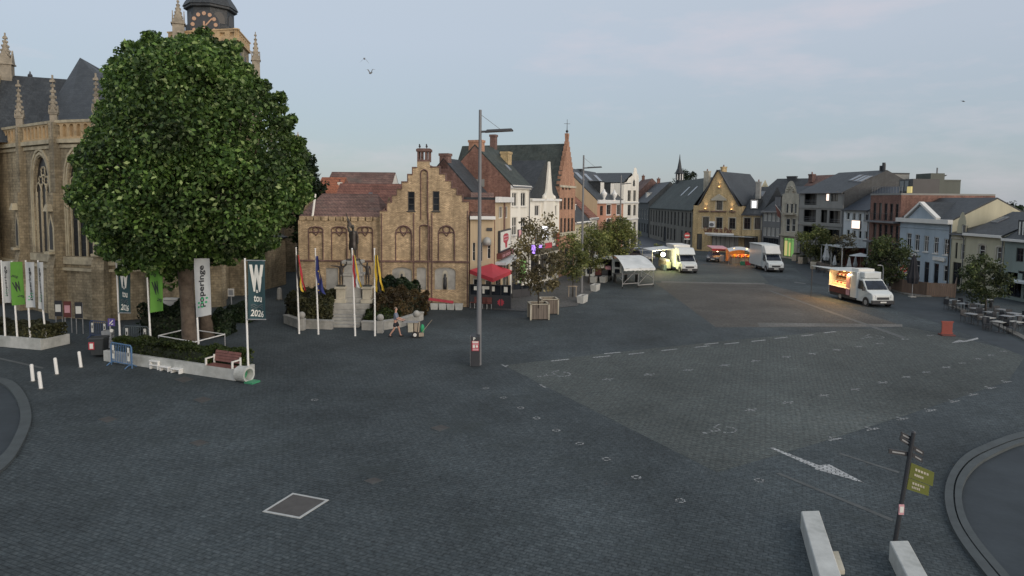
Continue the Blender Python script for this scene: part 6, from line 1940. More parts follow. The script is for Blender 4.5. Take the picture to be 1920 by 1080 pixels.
# bench on the wall
def bench(label, pn, u, L):
    t = thing('bench', label, 'bench', pn.p(u, .1, .56), pn.rz)
    mb = MB()
    for i in range(4): pn.box(mb, u, -.02 + i * .115, .57, u + L, .08 + i * .115, .605)
    mb.build('seat', M['bench_wood'], t)
    mb = MB()
    for i in range(4):
        y = .46 + i * .03; z = .70 + i * .13
        mb.hexa([pn.p(u, y, z), pn.p(u + L, y, z), pn.p(u + L, y + .03, z), pn.p(u, y + .03, z), pn.p(u, y + .03, z + .11), pn.p(u + L, y + .03, z + .11), pn.p(u + L, y + .06, z + .11), pn.p(u, y + .06, z + .11)])
    mb.build('backrest', M['bench_wood'], t)
    for k_ in (u - .05, u + L + .01):
        mb = MB(); pn.box(mb, k_, -.05, .562, k_ + .06, .03, .86); pn.box(mb, k_, -.05, .863, k_ + .06, .45, .92); pn.box(mb, k_, .452, .562, k_ + .06, .52, 1.0); mb.build('armrest', M['frame_white'], t)
    mb = MB(); pn.box(mb, u + L / 2 - .02, .56, .62, u + L / 2 + .02, .60, 1.2); mb.build('support', M['metal_dark'], t)
    return t
u0 = PN.uv(386, 690)[0]; u1 = PN.uv(441, 697)[0]
bench('red brown slatted bench with white armrests on top of the planter wall', PN, u0 + .05, u1 - u0 - .25)
# round concrete seat with green end
q = PN.p(PN.W + .12, .12, .36); d_ = PN.d
rs = thing('round_seat', 'short pale concrete tube with a bright green hollow end beside the planter wall', 'seat', q)
mb = MB()
ax = d_; n_ = 20; rr, ri = .36, .27
vs = []
a_ = PN.n; b_ = Vector((0, 0, 1))
for (off, r_) in ((0, rr), (.62, rr), (.62, ri), (.2, ri)):
    for i in range(n_):
        t = 2 * math.pi * i / n_
        vs.append(q + ax * off + (a_ * math.cos(t) + b_ * math.sin(t)) * r_ + Vector((0, 0, .003)))
fs = []
for j in range(3):
    for i in range(n_): fs.append((j * n_ + i, j * n_ + (i + 1) % n_, (j + 1) * n_ + (i + 1) % n_, (j + 1) * n_ + i))
fs.append(tuple(range(n_)))
mb.add(vs, fs); mb.build('tube', M['stone_white'], rs)
mb = MB(); mb.cyl(q + ax * .21, q + ax * .26, ri - .003, n=20); mb.build('green_end', M['green_paint'], rs)
mb = MB(); mb.obox(q + ax * .80 + Vector((0, 0, -.357)), (.5, .5, .08), PN.rz); mb.build('foot_plate', M['green_paint'], rs)
# three little white step stools leaning along the wall
for i, (x, y, la) in enumerate(((293, 691.5, 'leftmost and double stacked'), (312, 695, 'middle'), (333, 699, 'rightmost'))):
    c = G(x, y); rzv = PN.rz
    t = thing('step_stool', f'low white step stool at the foot of the planter wall, {la}', 'stool', c, rzv, 'step stools at the planter wall')
    for k_ in range(2 if i == 0 else 1):
        mb = MB(); mb.obox(c + Vector((0, 0, .18 + .2 * k_)), (.62, .34, .06), rzv); mb.build('top', M['white'], t, bevel=.01)
        for sx in (-.26, .26):
            mb = MB(); mb.obox(c + PN.d * sx + Vector((0, 0, .0 + .24 * k_)), (.06, .3, .178 if k_ == 0 else .138), rzv); mb.build('leg', M['white'], t)
# banners
def banner(label, base_px, top_py, x0, x1, y0, y1, mat, kind, lean=0.0, twist=0.0, ymod=0.0, Y=None, bars=False):
    b = G(*base_px) if Y is None else Vector((P(base_px[0], 375, Y).x, Y, 0))
    Y = b.y
    t = thing('banner_flag', label, 'flag', b, group='banner flags on white poles')
    top = P(base_px[0] + lean, top_py, Y)
    mb = MB(); mb.cyl(b, top, .055, .04, 8); mb.build('pole', M['white'], t, smooth=False)
    pa, pb = P(x0, y0, Y), P(x1, y1, Y)
    w_, h_ = pb.x - pa.x, pa.z - pb.z
    W0 = max(w_, .1)
    dep = math.tan(twist)
    ph = random.uniform(0, 6)
    def f(u, v, off=0.0):                                      # u 0..1 across, v 0..1 up
        xx = pa.x + W0 * u
        yy = Y - .1 + dep * W0 * u + .07 * math.sin(u * 5 + ph + v * 2.2) * (1 - .5 * v) - off
        zz = pb.z + h_ * v + ymod * u * (1 - v)
        return Vector((xx, yy, zz))
    nu, nv = 10, 14
    mb = MB()
    for o_ in (0.0, -.012):
        mb.add([f(i / nu, j / nv, o_) for j in range(nv + 1) for i in range(nu + 1)], [(j * (nu + 1) + i, j * (nu + 1) + i + 1, (j + 1) * (nu + 1) + i + 1, (j + 1) * (nu + 1) + i) for j in range(nv) for i in range(nu)])
    cl_ = mb.build('cloth', M[mat], t, smooth=True, fix=False)
    def wr(txt, cu, cv, wd, hg, mt, rot=0, bold=.02, name='lettering', wav=0):
        pts, fs, asp = glyphs(txt, bold)
        mb = MB(); ca, sa = math.cos(rot), math.sin(rot)
        v3 = []
        for x, y in pts:
            X, Z = x * wd / asp, y * hg
            X2, Z2 = X * ca - Z * sa, X * sa + Z * ca
            v3.append(f(cu + X2 / W0, cv + Z2 / h_, .022))
        mb.add(v3, fs); mb.build(name, M[mt], t, fix=False)
    if kind == 'pop':
        wr('poperinge', .5, .52, h_ * .72, W0 * .40, 'print_dark', R(90), .025)
        for (du, dv) in ((.5, .24), (.72, .24), (.5, .31), (.28, .24), (.5, .17), (.76, .31), (.26, .17)):
            mb = MB(); mb.add([f(du + .075 * math.cos(a) , dv + .075 * W0 / h_ * math.sin(a), .026) for a in np.linspace(0, 5.6, 8)], [tuple(range(8))])
            mb.build('dot', M['print_green'], t, fix=False)
    elif kind == 'W':
        wr('W', .5, .70, W0 * .86, h_ * .46, 'print_white', 0, .07)
        wr('a', .5, .475, W0 * .14, h_ * .05, 'print_white')
        wr('tou', .55, .35, W0 * .5, h_ * .11, 'print_white', R(-4), .02)
        wr('2026', .52, .10, W0 * .74, h_ * .115, 'print_white', R(-7), .02)
        mb = MB()
        for k_ in range(3):
            mb.tube([f(.15 + .7 * s_, .24 - k_ * .025 + .018 * math.sin(s_ * 9 + k_), .03) for s_ in np.linspace(0, 1, 9)], .018, 4)
        mb.build('wave_lines', M['barrier_grey'], t, fix=False)
    elif kind == 'G':
        wr('W', .45, .42, W0 * .5, h_ * .24, 'print_dark', R(10), .04)
        wr('20', .3, .66, W0 * .26, h_ * .1, 'print_dark', R(60), .02)
        wr('26', .72, .2, W0 * .26, h_ * .1, 'print_dark', R(70), .02)
    if bars:
        for vv in (1.0, 0.0):
            mb = MB(); mb.cyl(f(-.08, vv), f(1.03, vv), .03, n=6); mb.build('bar', M['galv'], t)
    return t
banner('white poperinge banner partly folded, leftmost of all the flags', (11, 650), 488, 5, 17, 490, 568, 'cloth_white', 'pop', lean=-9, twist=.9)
banner('lime green banner beside the leftmost white flag', (34, 651), 489, 22, 42, 491, 572, 'cloth_green', 'G', lean=-12, twist=.5)
banner('white poperinge banner with clearly readable name right of the left green one', (58, 652), 488, 49, 70, 491, 576, 'cloth_white', 'pop', lean=-10)
banner('white poperinge banner hanging skewed from the pole clear of the left hedge', (88, 651), 488, 71, 88, 491, 578, 'cloth_white', 'pop', lean=-17, twist=-.2, ymod=-.1)
banner('dark teal Watou 2026 banner with white W partly under the tree leaves', (226, 656), 487, 222, 248, 487, 586, 'cloth_teal', 'W', lean=-8, bars=True)
banner('lime green banner with a black W under the tree leaves', (284, 668), 520, 281, 309, 478, 586, 'cloth_green', 'G', lean=-8, ymod=.12)
banner('white poperinge banner beside the thick tree trunk', (374, 680), 497, 366, 397, 484, 595, 'cloth_white', 'pop', lean=-9, ymod=.15)
banner('large dark teal Watou 2026 banner on the tall pole at the planter end', (466, 706), 484, 466, 500, 488, 598, 'cloth_teal', 'W', lean=-7, bars=True)
# white bollards
for i, (x, y, x2, y2, la) in enumerate(((62, 715, 59, 684, 'leftmost white bollard beside the kerb ring'), (77, 729, 73, 698, 'nearest white bollard, right next to the leftmost one'), (107, 702, 103, 672, 'white bollard between the nearest pair and the rightmost one'), (152, 689, 148, 660, 'rightmost white bollard towards the dark waste bin'))):
    b = G(x, y); tp = P(x2, y2, b.y)
    t = thing('bollard', la, 'bollard', b, group='white bollards on the left')
    mb = MB(); mb.cyl(b, tp, .075, n=10); mb.cyl(tp + Vector((0, 0, .001)), tp + Vector((0, 0, .03)), .055, n=10); mb.build('post', M['white'], t)
    mb = MB(); mb.cyl(b, b + Vector((0, 0, .03)), .13, n=10); mb.build('foot', M['kerb'], t)
# crowd barriers
def barrier(label, p0, p1, hgt, mat):
    t = thing('crowd_barrier', label, 'barrier', (p0.x, p0.y, 0), group='crowd barriers')
    pn = Panel(p0, p1)
    mb = MB()
    P4 = [pn.p(0.05, 0, .0), pn.p(.05, 0, hgt - .1), pn.p(.15, 0, hgt), pn.p(pn.W - .15, 0, hgt), pn.p(pn.W - .05, 0, hgt - .1), pn.p(pn.W - .05, 0, 0)]
    mb.tube(P4, .03, 7); mb.cyl(pn.p(.05, 0, .18), pn.p(pn.W - .05, 0, .18), .025, n=6); mb.build('frame', M[mat], t)
    mb = MB()
    n = int(pn.W / .135)
    for i in range(1, n): mb.cyl(pn.p(pn.W * i / n, 0, .18), pn.p(pn.W * i / n, 0, hgt), .016, n=5)
    mb.build('rails', M[mat], t)
    for u in (.16, pn.W - .16):
        mb = MB(); mb.tube([pn.p(u, -.32, .02), pn.p(u, -.12, .14), pn.p(u, .12, .14), pn.p(u, .32, .02)], .025, 6); mb.build('foot', M[mat], t)
    for u in (.2, pn.W - .34):
        mb = MB(); pn.box(mb, u, -.045, .35, u + .16, -.032, hgt - .12); mb.build('label_plate', M['print_white'], t)
        mb = MB(); pn.box(mb, u + .04, -.05, .6, u + .12, -.046, .78); mb.build('label_print', M['print_dark'], t)
    return t
barrier('bright blue crowd barrier leaning at the left end of the long planter wall', G(208, 683), G(249, 691), 1.15, 'barrier_blue')
barrier('navy crowd barrier standing behind the dark waste bin', G(168, 633), G(204, 636), 1.05, 'barrier_navy')
barrier('grey green crowd barrier between the two middle flagpoles', G(231, 646), G(281, 648), 1.1, 'barrier_grey')
# bin
b = G(187, 668)
wb = thing('waste_bin', 'dark wheeled waste bin with a red and white sticker beside the planter', 'bin', b)
mb = MB(); mb.obox(b + Vector((0, 0, .12)), (.62, .66, .0 + .85), .15, taper=1.15); mb.build('body', M['bin'], wb, bevel=.03)
mb = MB(); mb.obox(b + Vector((0, 0, .975)), (.78, .82, .09), .15, taper=.92); mb.build('lid', M['bin'], wb, bevel=.02)
for sx in (-.28, .28):
    mb = MB(); mb.cyl(b + Vector((sx - .04, .22, .12)), b + Vector((sx + .04, .22, .12)), .12, n=12); mb.build('wheel', M['black'], wb)
mb = MB(); pn = Panel(b + Vector((-.33, -.395, 0)), b + Vector((.3, -.31, 0))); pn.box(mb, .02, -.05, .45, .3, -.035, .85); mb.build('sticker', M['print_red'], wb)
mb = MB(); pn.box(mb, .08, -.06, .5, .25, -.052, .78); mb.build('sticker_print', M['print_white'], wb)
# stacked grey crates behind and a purple sign on a post
b = G(208, 656)
sp_ = thing('sign_post', 'grey post with a small purple sign and white disc above the planter end', 'sign', b)
mb = MB(); mb.cyl(b, b + Vector((0, 0, 1.75)), .04, n=8); mb.build('post', M['galv'], sp_)
mb = MB(); mb.obox(b + Vector((.1, -.03, 1.36)), (.42, .04, .42), -.15); pl_ = mb.build('plate', M['purple'], sp_)
mb = MB(); c = b + Vector((.1, -.062, 1.57))
mb.beam(c + Vector((-.1, 0, -.1)), c + Vector((.1, -.0, .12)), .05, .01, (0, 1, 0)); mb.beam(c + Vector((.0, 0, -.12)), c + Vector((.13, 0, -.08)), .05, .01, (0, 1, 0)); mb.build('symbol', M['print_white'], sp_)
mb = MB(); mb.cyl(b + Vector((.1, -.06, 1.1)), b + Vector((.1, -.03, 1.1)), .1, n=12); mb.build('disc', M['print_white'], sp_)
for i in range(4):
    c = G(203, 652) + Vector((0, 0, .25 * i + .02))
    la = ('lowest', 'second lowest', 'second highest', 'topmost')[i]
    t = thing('crate', f'grey slatted crate in the stack beside the purple sign, {la}', 'crate', c, .1, 'stacked crates by the sign')
    mb = MB(); mb.obox(c, (.5, .4, .03), .1); mb.build('base', M['galv'], t)
    mb = MB()
    for sx, sy, dx, dy in ((0, -.19, .5, .02), (0, .19, .5, .02), (-.24, 0, .02, .36), (.24, 0, .02, .36)):
        mb.obox(c + Vector((sx, sy, .033)), (dx, dy, .19), 0 if False else .0)
    mb.build('sides', M['galv'], t)
# information panels
for i, (x, la, mt) in enumerate(((112, 'leftmost information panel on two legs before the church wall', 'print_white'), (129, 'information panel with a reddish poster between the two pale ones', 'print_pink'), (150, 'rightmost information panel on two legs before the church wall', 'print_white'))):
    b = G(x, 622 + i * 2)
    t = thing('info_panel', la, 'sign', b, group='information panels by the church')
    for sx in (-.2, .2):
        mb = MB(); mb.cyl(b + Vector((sx, 0, 0)), b + Vector((sx, 0, 1.9)), .03, n=6); mb.build('leg', M['galv'], t)
    mb = MB(); mb.box(b.x - .23, b.y - .06, 1.0, b.x + .23, b.y - .035, 2.0); mb.build('board', M['metal_dark' if i != 1 else 'dark_red'], t)
    mb = MB(); mb.box(b.x - .17, b.y - .072, 1.28, b.x + .17, b.y - .062, 1.75); mb.build('poster', M[mt], t)
# guard rail around the tree, second trunk, boxes and hedges in its shade
t = thing('tree_guard', 'white tubular guard rail around the foot of the big tree', 'railing', G(360, 655))
pts = [G(298, 655), G(366, 668), G(422, 652), G(352, 641)]
mb = MB()
tp = [p + Vector((0, 0, .78)) for p in pts]
for a, b in zip(tp, tp[1:] + tp[:1]): mb.cyl(a, b, .035, n=6)
mb.build('rail', M['white'], t)
for p in pts:
    mb = MB(); mb.cyl(p, p + Vector((0, 0, .78)), .03, n=6); mb.build('post', M['galv'], t)
t = thing('pale_tree', 'second pale trunk of a tree partly hidden behind the big one', 'tree', G(388, 632))
b = G(388, 632); mb = MB(); mb.tube([b, b + Vector((-.05, 0, 1.2)), b + Vector((-.2, 0, 3.0)), b + Vector((-.3, .3, 7.0))], [.48, .36, .33, .25], 10); mb.build('trunk', M['bark'], t, smooth=True)
cl = np.array([(b.x + random.gauss(0, 1.6), b.y + random.gauss(0, 1.5), 7.5 + random.gauss(0, 1.2), random.uniform(.6, 1.1)) for _ in range(40)])
pos, nr = clump_leaves(cl, 50, .3); leaves('crown', pos, nr, .36, M['leaf_big'], t)
t = thing('meter_cabinet', 'white electrical cabinet standing in the shade left of the thick trunk', 'cabinet', G(323, 626))
b = G(323, 626); zc_ = ZT(323, 580, b.y); mb = MB(); mb.obox(b + Vector((0, 0, zc_)), (.92, .35, .72), -.05); mb.build('box', M['frame_white'], t, bevel=.02)
mb = MB(); mb.obox(b + Vector((0, 0, 0)), (.6, .25, zc_ - .002), -.05); mb.build('plinth', M['stone'], t)
mb = MB(); mb.obox(b + Vector((0, -.185, zc_ + .55)), (.8, .015, .04), -.05); mb.build('louvre', M['metal_grey'], t)
for x0, x1, yb, yt, la in ((258, 352, 640, 578, 'dark hedge block behind the grey green barrier'), (393, 424, 632, 588, 'dark hedge block right of the second trunk'), (425, 470, 606, 576, 'dark clipped hedge further back along the church wall')):
    p0, p1 = G(x0, yb), G(x1, yb)
    hz = ZT(x0, yt, p0.y)
    hedge('hedge', la, 'hedge', [p0, p1, p1 + Vector((0, 1.6, 0)), p0 + Vector((0, 1.6, 0))], 0, hz, 'leaf_dark', 5200, .2, group='dark hedges by the church')
t = thing('notice_board', 'small white notice board on a post by the church wall near the large Watou banner', 'sign', G(434, 577))
b = G(434, 577); mb = MB(); mb.cyl(b, b + Vector((0, 0, .9)), .05, n=6); mb.build('post', M['galv'], t)
mb = MB(); mb.obox(b + Vector((0, -.03, .9)), (.48, .05, .6)); mb.build('board', M['frame_white'], t); mb = MB(); mb.obox(b + Vector((0, -.06, 1.0)), (.34, .008, .4)); mb.build('sheet', M['galv'], t)
t = thing('stone_post', 'lone pale stone post in the dark passage left of the hall', 'post', G(524, 562))
b = G(524, 562); mb = MB(); mb.lathe(b, [(.22, 0), (.2, .7), (.17, .95), (.05, 1.05)], 10); mb.build('shaft', M['stone'], t); mb = MB(); mb.lathe(b, [(.3, 0), (.3, .06)], 10); mb.build('foot', M['kerb'], t)

# ---------------------------------------------------------------- monument
mc = G(657, 602)
mon = thing('monument', 'stepped grey stone war memorial plinth with two pale side pedestals', 'monument', mc)
YM = mc.y
pxm = YM / FPX
def mbox(mb, x0, x1, y0, y1, ya, yb_):
    """x0..x1 picture columns, y0..y1 picture rows (bottom, top), ya..yb_ depth from the centre."""
    p = P(x0, y0, YM); q = P(x1, y1, YM)
    mb.box(p.x, YM + ya, max(p.z, 0), q.x, YM + yb_, q.z)
mb = MB()
zst = [0.0, .17, .34, .51, .95, 1.35]
x0s, x1s = P(621, 600, YM - 1.8).x, P(677, 600, YM - 1.8).x
for i in range(4): mb.box(x0s, YM - 2.4 + i * .35, i * .17 + .001, x1s, YM + .2, (i + 1) * .17)
mb.build('steps', M['stone'], mon, bevel=.01)
mb = MB(); xa, xb = P(622, 600, YM).x, P(700, 600, YM).x
mb.box(xa, YM - .95, .0, xb, YM + 1.6, .95); mb.box(xa + .1, YM - .85, .953, xb - .1, YM + 1.5, 1.35); mb.build('base', M['stone'], mon, bevel=.02)
cx_ = P(660, 500, YM).x
mb = MB(); mb.obox((cx_, YM + .4, 1.353), (1.6, 1.5, .35)); mb.obox((cx_, YM + .4, 1.705), (1.32, 1.2, 1.5), 0, taper=.93); mb.obox((cx_, YM + .4, 3.207), (1.5, 1.3, .16))
mb.obox((cx_, YM + .4, 3.37), (1.12, 1.05, ZT(660, 489, YM) - 3.37 - .2), 0, taper=.94); mb.obox((cx_, YM + .4, ZT(660, 489, YM) - .197), (1.35, 1.25, .2))
mb.build('pedestal', M['stone'], mon, bevel=.015)
for x in (640, 689):
    c = P(x, 570, YM - .2); mb = MB(); zt2 = ZT(x, 536, YM)
    mb.obox((c.x, YM - .2, 1.353), (.8, .8, .25)); mb.obox((c.x, YM - .2, 1.606), (.58, .58, zt2 - 1.606 - .16)); mb.obox((c.x, YM - .2, zt2 - .157), (.76, .76, .157))
    mb.build('side_pedestal', M['stone_pale'], mon, bevel=.015)
def figure(name, mats_, parent, joints, edges, sub=2, root=0):
    """One continuous skinned body grown from a jointed skeleton."""
    me = bpy.data.meshes.new(name)
    me.from_pydata([j[0] for j in joints], edges, [])
    o = bpy.data.objects.new(name, me); COL.objects.link(o)
    m = o.modifiers.new('skin', 'SKIN'); m.use_smooth_shade = True; m.branch_smoothing = .4
    for i, j in enumerate(joints):
        r_ = j[1] if isinstance(j[1], (tuple, list)) else (j[1], j[1])
        me.skin_vertices[0].data[i].radius = r_
        me.skin_vertices[0].data[i].use_root = (i == root)
    s2 = o.modifiers.new('sub', 'SUBSURF'); s2.levels = s2.render_levels = sub
    dg = bpy.context.evaluated_depsgraph_get()
    nm = bpy.data.meshes.new_from_object(o.evaluated_get(dg))
    bpy.data.objects.remove(o); bpy.data.meshes.remove(me)
    nm.name = name
    nm.materials.clear(); nm.materials.append(mats_)
    nm.polygons.foreach_set('use_smooth', [True] * len(nm.polygons))
    o = bpy.data.objects.new(name, nm); COL.objects.link(o)
    if parent is not None: o.parent = parent
    return o
def body(S_=1.0, rarm=None, larm=None, lleg=None, rleg=None, w=1.0):
    """Joints of a standing adult 1.75 m tall facing -y; arms and legs may be reposed (lists of points)."""
    J = [((0, 0, .95), (.15 * w, .11)), ((0, 0, 1.12), (.135 * w, .10)), ((0, -.005, 1.32), (.165 * w, .115)), ((0, 0, 1.44), (.10, .08)), ((0, -.01, 1.52), .055), ((0, -.02, 1.60), (.072, .085)), ((0, -.02, 1.69), (.075, .09)), ((0, -.01, 1.74), (.05, .06))]
    E = [(i, i + 1) for i in range(7)]
    def chain(start, pts):
        prev = start
        for p, r_ in pts:
            J.append((p, r_)); E.append((prev, len(J) - 1)); prev = len(J) - 1
    chain(2, larm or [((.18, 0, 1.40), .062), ((.24, .02, 1.12), .047), ((.25, -.04, .88), .036), ((.25, -.06, .78), (.04, .025))])
    chain(2, rarm or [((-.18, 0, 1.40), .062), ((-.24, .02, 1.12), .047), ((-.25, -.04, .88), .036), ((-.25, -.06, .78), (.04, .025))])
    chain(0, lleg or [((.09, 0, .82), .085), ((.10, -.01, .48), .058), ((.10, .02, .09), .04), ((.10, -.13, .035), (.042, .03))])
    chain(0, rleg or [((-.09, 0, .82), .085), ((-.10, -.01, .48), .058), ((-.10, .02, .09), .04), ((-.10, -.13, .035), (.042, .03))])
    return [(tuple(c * S_ for c in p), (tuple(q * S_ for q in r_) if isinstance(r_, tuple) else r_ * S_)) for p, r_ in J], E
def statue(name, label, loc, scale, rz, rarm, larm, cloak=False):
    t = thing(name, label, 'statue', loc, 0)
    J, E = body(scale, rarm, larm)
    o = figure('figure', M['bronze'], t, J, E)
    ROOTM[t.name] = Matrix.Identity(4)
    mb = MB(); mb.obox((0, 0, 0), (.62 * scale, .5 * scale, .09)); mb.build('plinth', M['bronze'], t)
    o.location = (0, 0, .07)
    if cloak:
        mb = MB(); vs = []
        n = 12
        prof = [(.19, 1.42), (.21, 1.2), (.18, 1.0), (.21, .8), (.22, .6), (.2, .48)]
        for r_, z in prof:
            for i in range(n):
                a = 2 * math.pi * i / n
                rr_ = r_ * (1 + .12 * math.sin(a * 4))
                vs.append((rr_ * math.cos(a) * scale, rr_ * .8 * math.sin(a) * scale, z * scale + .07))
        mb.add(vs, [(j * n + i, j * n + (i + 1) % n, (j + 1) * n + (i + 1) % n, (j + 1) * n + i) for j in range(len(prof) - 1) for i in range(n)])
        mb.build('cloak', M['bronze'], t, smooth=True, fix=False)
    t.location = loc; t.rotation_euler = (0, 0, rz)
    return t
zt1 = ZT(660, 489, YM)
hs_ = (ZT(660, 424, YM) - zt1) / 1.75
ms = statue('bronze_statue', 'tall dark bronze figure raising one arm with a torn banner on the monument', (cx_, YM + .4, zt1), hs_, R(0), [((-.19, 0, 1.42), .07), ((-.26, -.02, 1.66), .052), ((-.22, -.04, 1.90), .04), ((-.21, -.04, 1.98), .04)], None, True)
mb = MB(); mb.cyl((-.21 * hs_, -.04 * hs_, 1.55 * hs_), (-.34 * hs_, -.04 * hs_, 2.45 * hs_), .04, .02, 6)
mb.add([(-.24 * hs_, -.04, 1.75 * hs_), (-.02 * hs_, .02, 1.55 * hs_), (-.05 * hs_, .02, 1.8 * hs_), (-.31 * hs_, -.02, 2.3 * hs_)], [(0, 1, 2, 3)]); ROOTM[ms.name] = Matrix.Identity(4); mb.build('standard', M['bronze'], ms)
for x, la, ra, laa in ((640, 'small bronze figure with outstretched arm on the left side pedestal', [((-.18, 0, 1.40), .07), ((-.42, -.05, 1.43), .05), ((-.66, -.08, 1.45), .038), ((-.78, -.08, 1.46), .035)], [((.18, 0, 1.40), .07), ((.36, .0, 1.5), .05), ((.42, -.05, 1.72), .038), ((.43, -.05, 1.8), .035)]), (689, 'small bronze figure lifting a branch on the right side pedestal', [((-.18, 0, 1.40), .07), ((-.36, -.03, 1.48), .05), ((-.48, -.05, 1.7), .038), ((-.5, -.05, 1.8), .035)], None)):
    zt2 = ZT(x, 536, YM); sc = (ZT(x, 493, YM) - zt2) / 1.72
    st = statue('bronze_figure', la, (P(x, 540, YM - .2).x, YM - .2, zt2), sc, R(0), ra, laa)
    st['group'] = 'small bronze figures of the memorial'
    if x == 689:
        mb = MB(); mb.tube([(-.5 * sc, -.05, 1.75 * sc), (-.56 * sc, -.05, 2.0 * sc), (-.62 * sc, -.05, 2.15 * sc)], [.04, .06, .02], 6); ROOTM[st.name] = Matrix.Identity(4); mb.build('branch', M['bronze'], st)
# low wall and posts round the planting
def lowwall(label, pts):
    c = G(*pts[0]); t = thing('low_wall', label, 'wall', c)
    for a, b in zip(pts, pts[1:]):
        pn = Panel(G(*a), G(*b)); mb = MB(); pn.box(mb, 0, 0, 0, pn.W, .3, .5); pn.box(mb, -.02, -.04, .503, pn.W + .02, .34, .6); mb.build('stretch', M['stone'], t)
lowwall('low grey stone wall left of the monument steps', [(532, 606), (560, 616), (622, 618)])
lowwall('low grey stone wall right of the monument steps', [(678, 619), (712, 620), (752, 614), (794, 600)])
for x, y, la in ((566, 619, 'squat stone post with a round head on the wall left of the monument'), (713, 624, 'squat stone post with a round head on the right wall behind the yellow flag'), (781, 616, 'squat stone post with a round head beside the street cleaner cart')):
    b = G(x, y); t = thing('wall_post', la, 'post', b, group='round headed stone posts')
    mb = MB(); mb.obox(b, (.42, .42, .78)); mb.build('shaft', M['stone'], t, bevel=.02)
    mb = MB(); mb.sphere(b + Vector((0, 0, .98)), .24, 12, 8); mb.build('head', M['stone'], t, smooth=True)
hedge('shrubbery', 'dark mixed shrubs left of the monument behind the low wall', 'shrubs', [G(534, 601), G(562, 611), G(622, 612), P(632, 0, YM + 3.2) * 1, P(545, 0, YM + 3.2)], 0, 2.0, 'leaf_brown', 9000, .22, round_=.6)
hedge('shrubbery', 'dark green shrubs left close behind the monument pedestal', 'shrubs', [P(700, 0, YM + 1.8), P(760, 0, YM + 1.8), P(790, 0, YM + 5), P(700, 0, YM + 5)], 0, 2.6, 'leaf_dark', 6000, .24, round_=.6)
hedge('shrubbery', 'reddish shrubs right of the monument behind the walking person', 'shrubs', [G(702, 611), G(752, 606), G(794, 594), P(806, 0, YM + 3.0), P(705, 0, YM + 2.5)], 0, 2.1, 'leaf_red', 9000, .22, round_=.6)
hedge('shrubbery', 'low green shrubs directly behind the right stretch of low wall', 'shrubs', [G(682, 614), G(712, 615), G(752, 609), G(750, 600), G(690, 602)], 0, 1.15, 'leaf_hedge', 4000, .18, round_=.3)
# national and regional flags, limp on their poles
def limpflag(label, bpx, tpy, cols, y0, y1, side=.16):
    b = G(*bpx); Y = b.y
    t = thing('flagpole', label, 'flag', b, group='flagpoles before the monument')
    tp = P(bpx[0] - 5 * (bpx[0] < 700) - 1, tpy, Y)
    mb = MB(); mb.cyl(b, tp, .06, .04, 8); mb.sphere(tp + Vector((0, 0, .04)), .06, 8, 6); mb.build('pole', M['white'], t)
    n = len(cols); za, zb = ZT(bpx[0], y0, Y), ZT(bpx[0], y1, Y)
    for k_, c_ in enumerate(cols):
        mb = MB(); vs = []; nv = 14; nu = 5
        for j in range(nv + 1):
            v = j / nv
            for i in range(nu + 1):
                u = i / nu
                ax_ = tp.lerp(b, (tp.z - (za + (zb - za) * v)) / tp.z)
                wob = .05 * math.sin(v * 11 + k_ * 2.1) * v
                x = ax_.x + .045 + side * (k_ + u) / n * (.35 + .9 * v) + wob
                y = Y - .05 - .09 * math.sin((k_ + u) * 3.1 + v * 4)
                z = za + (zb - za) * v * (1 - .06 * k_) - .35 * (k_ + u) / n * min(1, v * 3)
                vs.append((x, y, z))
        mb.add(vs, [(j * (nu + 1) + i, j * (nu + 1) + i + 1, (j + 1) * (nu + 1) + i + 1, (j + 1) * (nu + 1) + i) for j in range(nv) for i in range(nu)])
        mb.build('cloth', M[c_], t, smooth=True, fix=False)
    return t
limpflag('white pole with a limp black, yellow and red flag, leftmost before the monument', (561, 626), 466, ['cloth_black', 'cloth_yellow', 'cloth_red'], 478, 545, .4)
f2 = limpflag('white pole with a limp navy blue flag before the monument', (597, 627), 468, ['cloth_blue', 'cloth_blue'], 480, 546, .4)
limpflag('white pole with a limp red, white and yellow flag before the monument steps', (666, 630), 468, ['cloth_red', 'cloth_white', 'cloth_yellow'], 478, 537, .4)
f4 = limpflag('white pole with a limp yellow and black flag, rightmost before the monument', (703, 630), 468, ['cloth_yellow', 'cloth_black', 'cloth_yellow'], 478, 545, .45)
mb = MB(); b = G(597, 627)
for z in (4.0, 3.2, 2.8):
    mb.obox(b + Vector((.1, -.2, z)), (.07, .01, .07))
mb.build('star', M['cloth_yellow'], f2)

# ---------------------------------------------------------------- parking machine, lamps, planters
b = G(891, 685.5)
pm = thing('parking_machine', 'dark grey parking ticket machine with a white P beside the tall lamp post', 'ticket machine', b)
mb = MB()
side = [(-.2, 0), (.2, 0), (.2, 1.68), (-.2, 1.56)]
mb.prism([b + Vector((-.24, y, z)) for y, z in side], Vector((.48, 0, 0))); mb.build('body', M['metal_dark'], pm, bevel=.015)
mb = MB(); mb.box(b.x - .252, b.y - .21, .02, b.x - .242, b.y + .2, 1.58); mb.build('side_trim', M['galv'], pm)
mb = MB(); mb.box(b.x - .17, b.y - .225, .82, b.x + .2, b.y - .203, 1.34); fp = mb.build('panel', M['print_red'], pm)
mb = MB()
for x0, z0, x1, z1 in ((-.14, 1.25, .17, 1.32), (-.12, .98, 0.0, 1.13), (.04, 1.0, .15, 1.12)): mb.box(b.x + x0, b.y - .235, z0, b.x + x1, b.y - .227, z1)
mb.build('panel_print', M['print_white'], pm)
mb = MB(); mb.box(b.x - .12, b.y - .235, .85, b.x + .17, b.y - .227, .95); mb.box(b.x - .12, b.y - .235, 1.15, b.x + .17, b.y - .227, 1.22); mb.build('panel_print', M['print_pink'], pm)
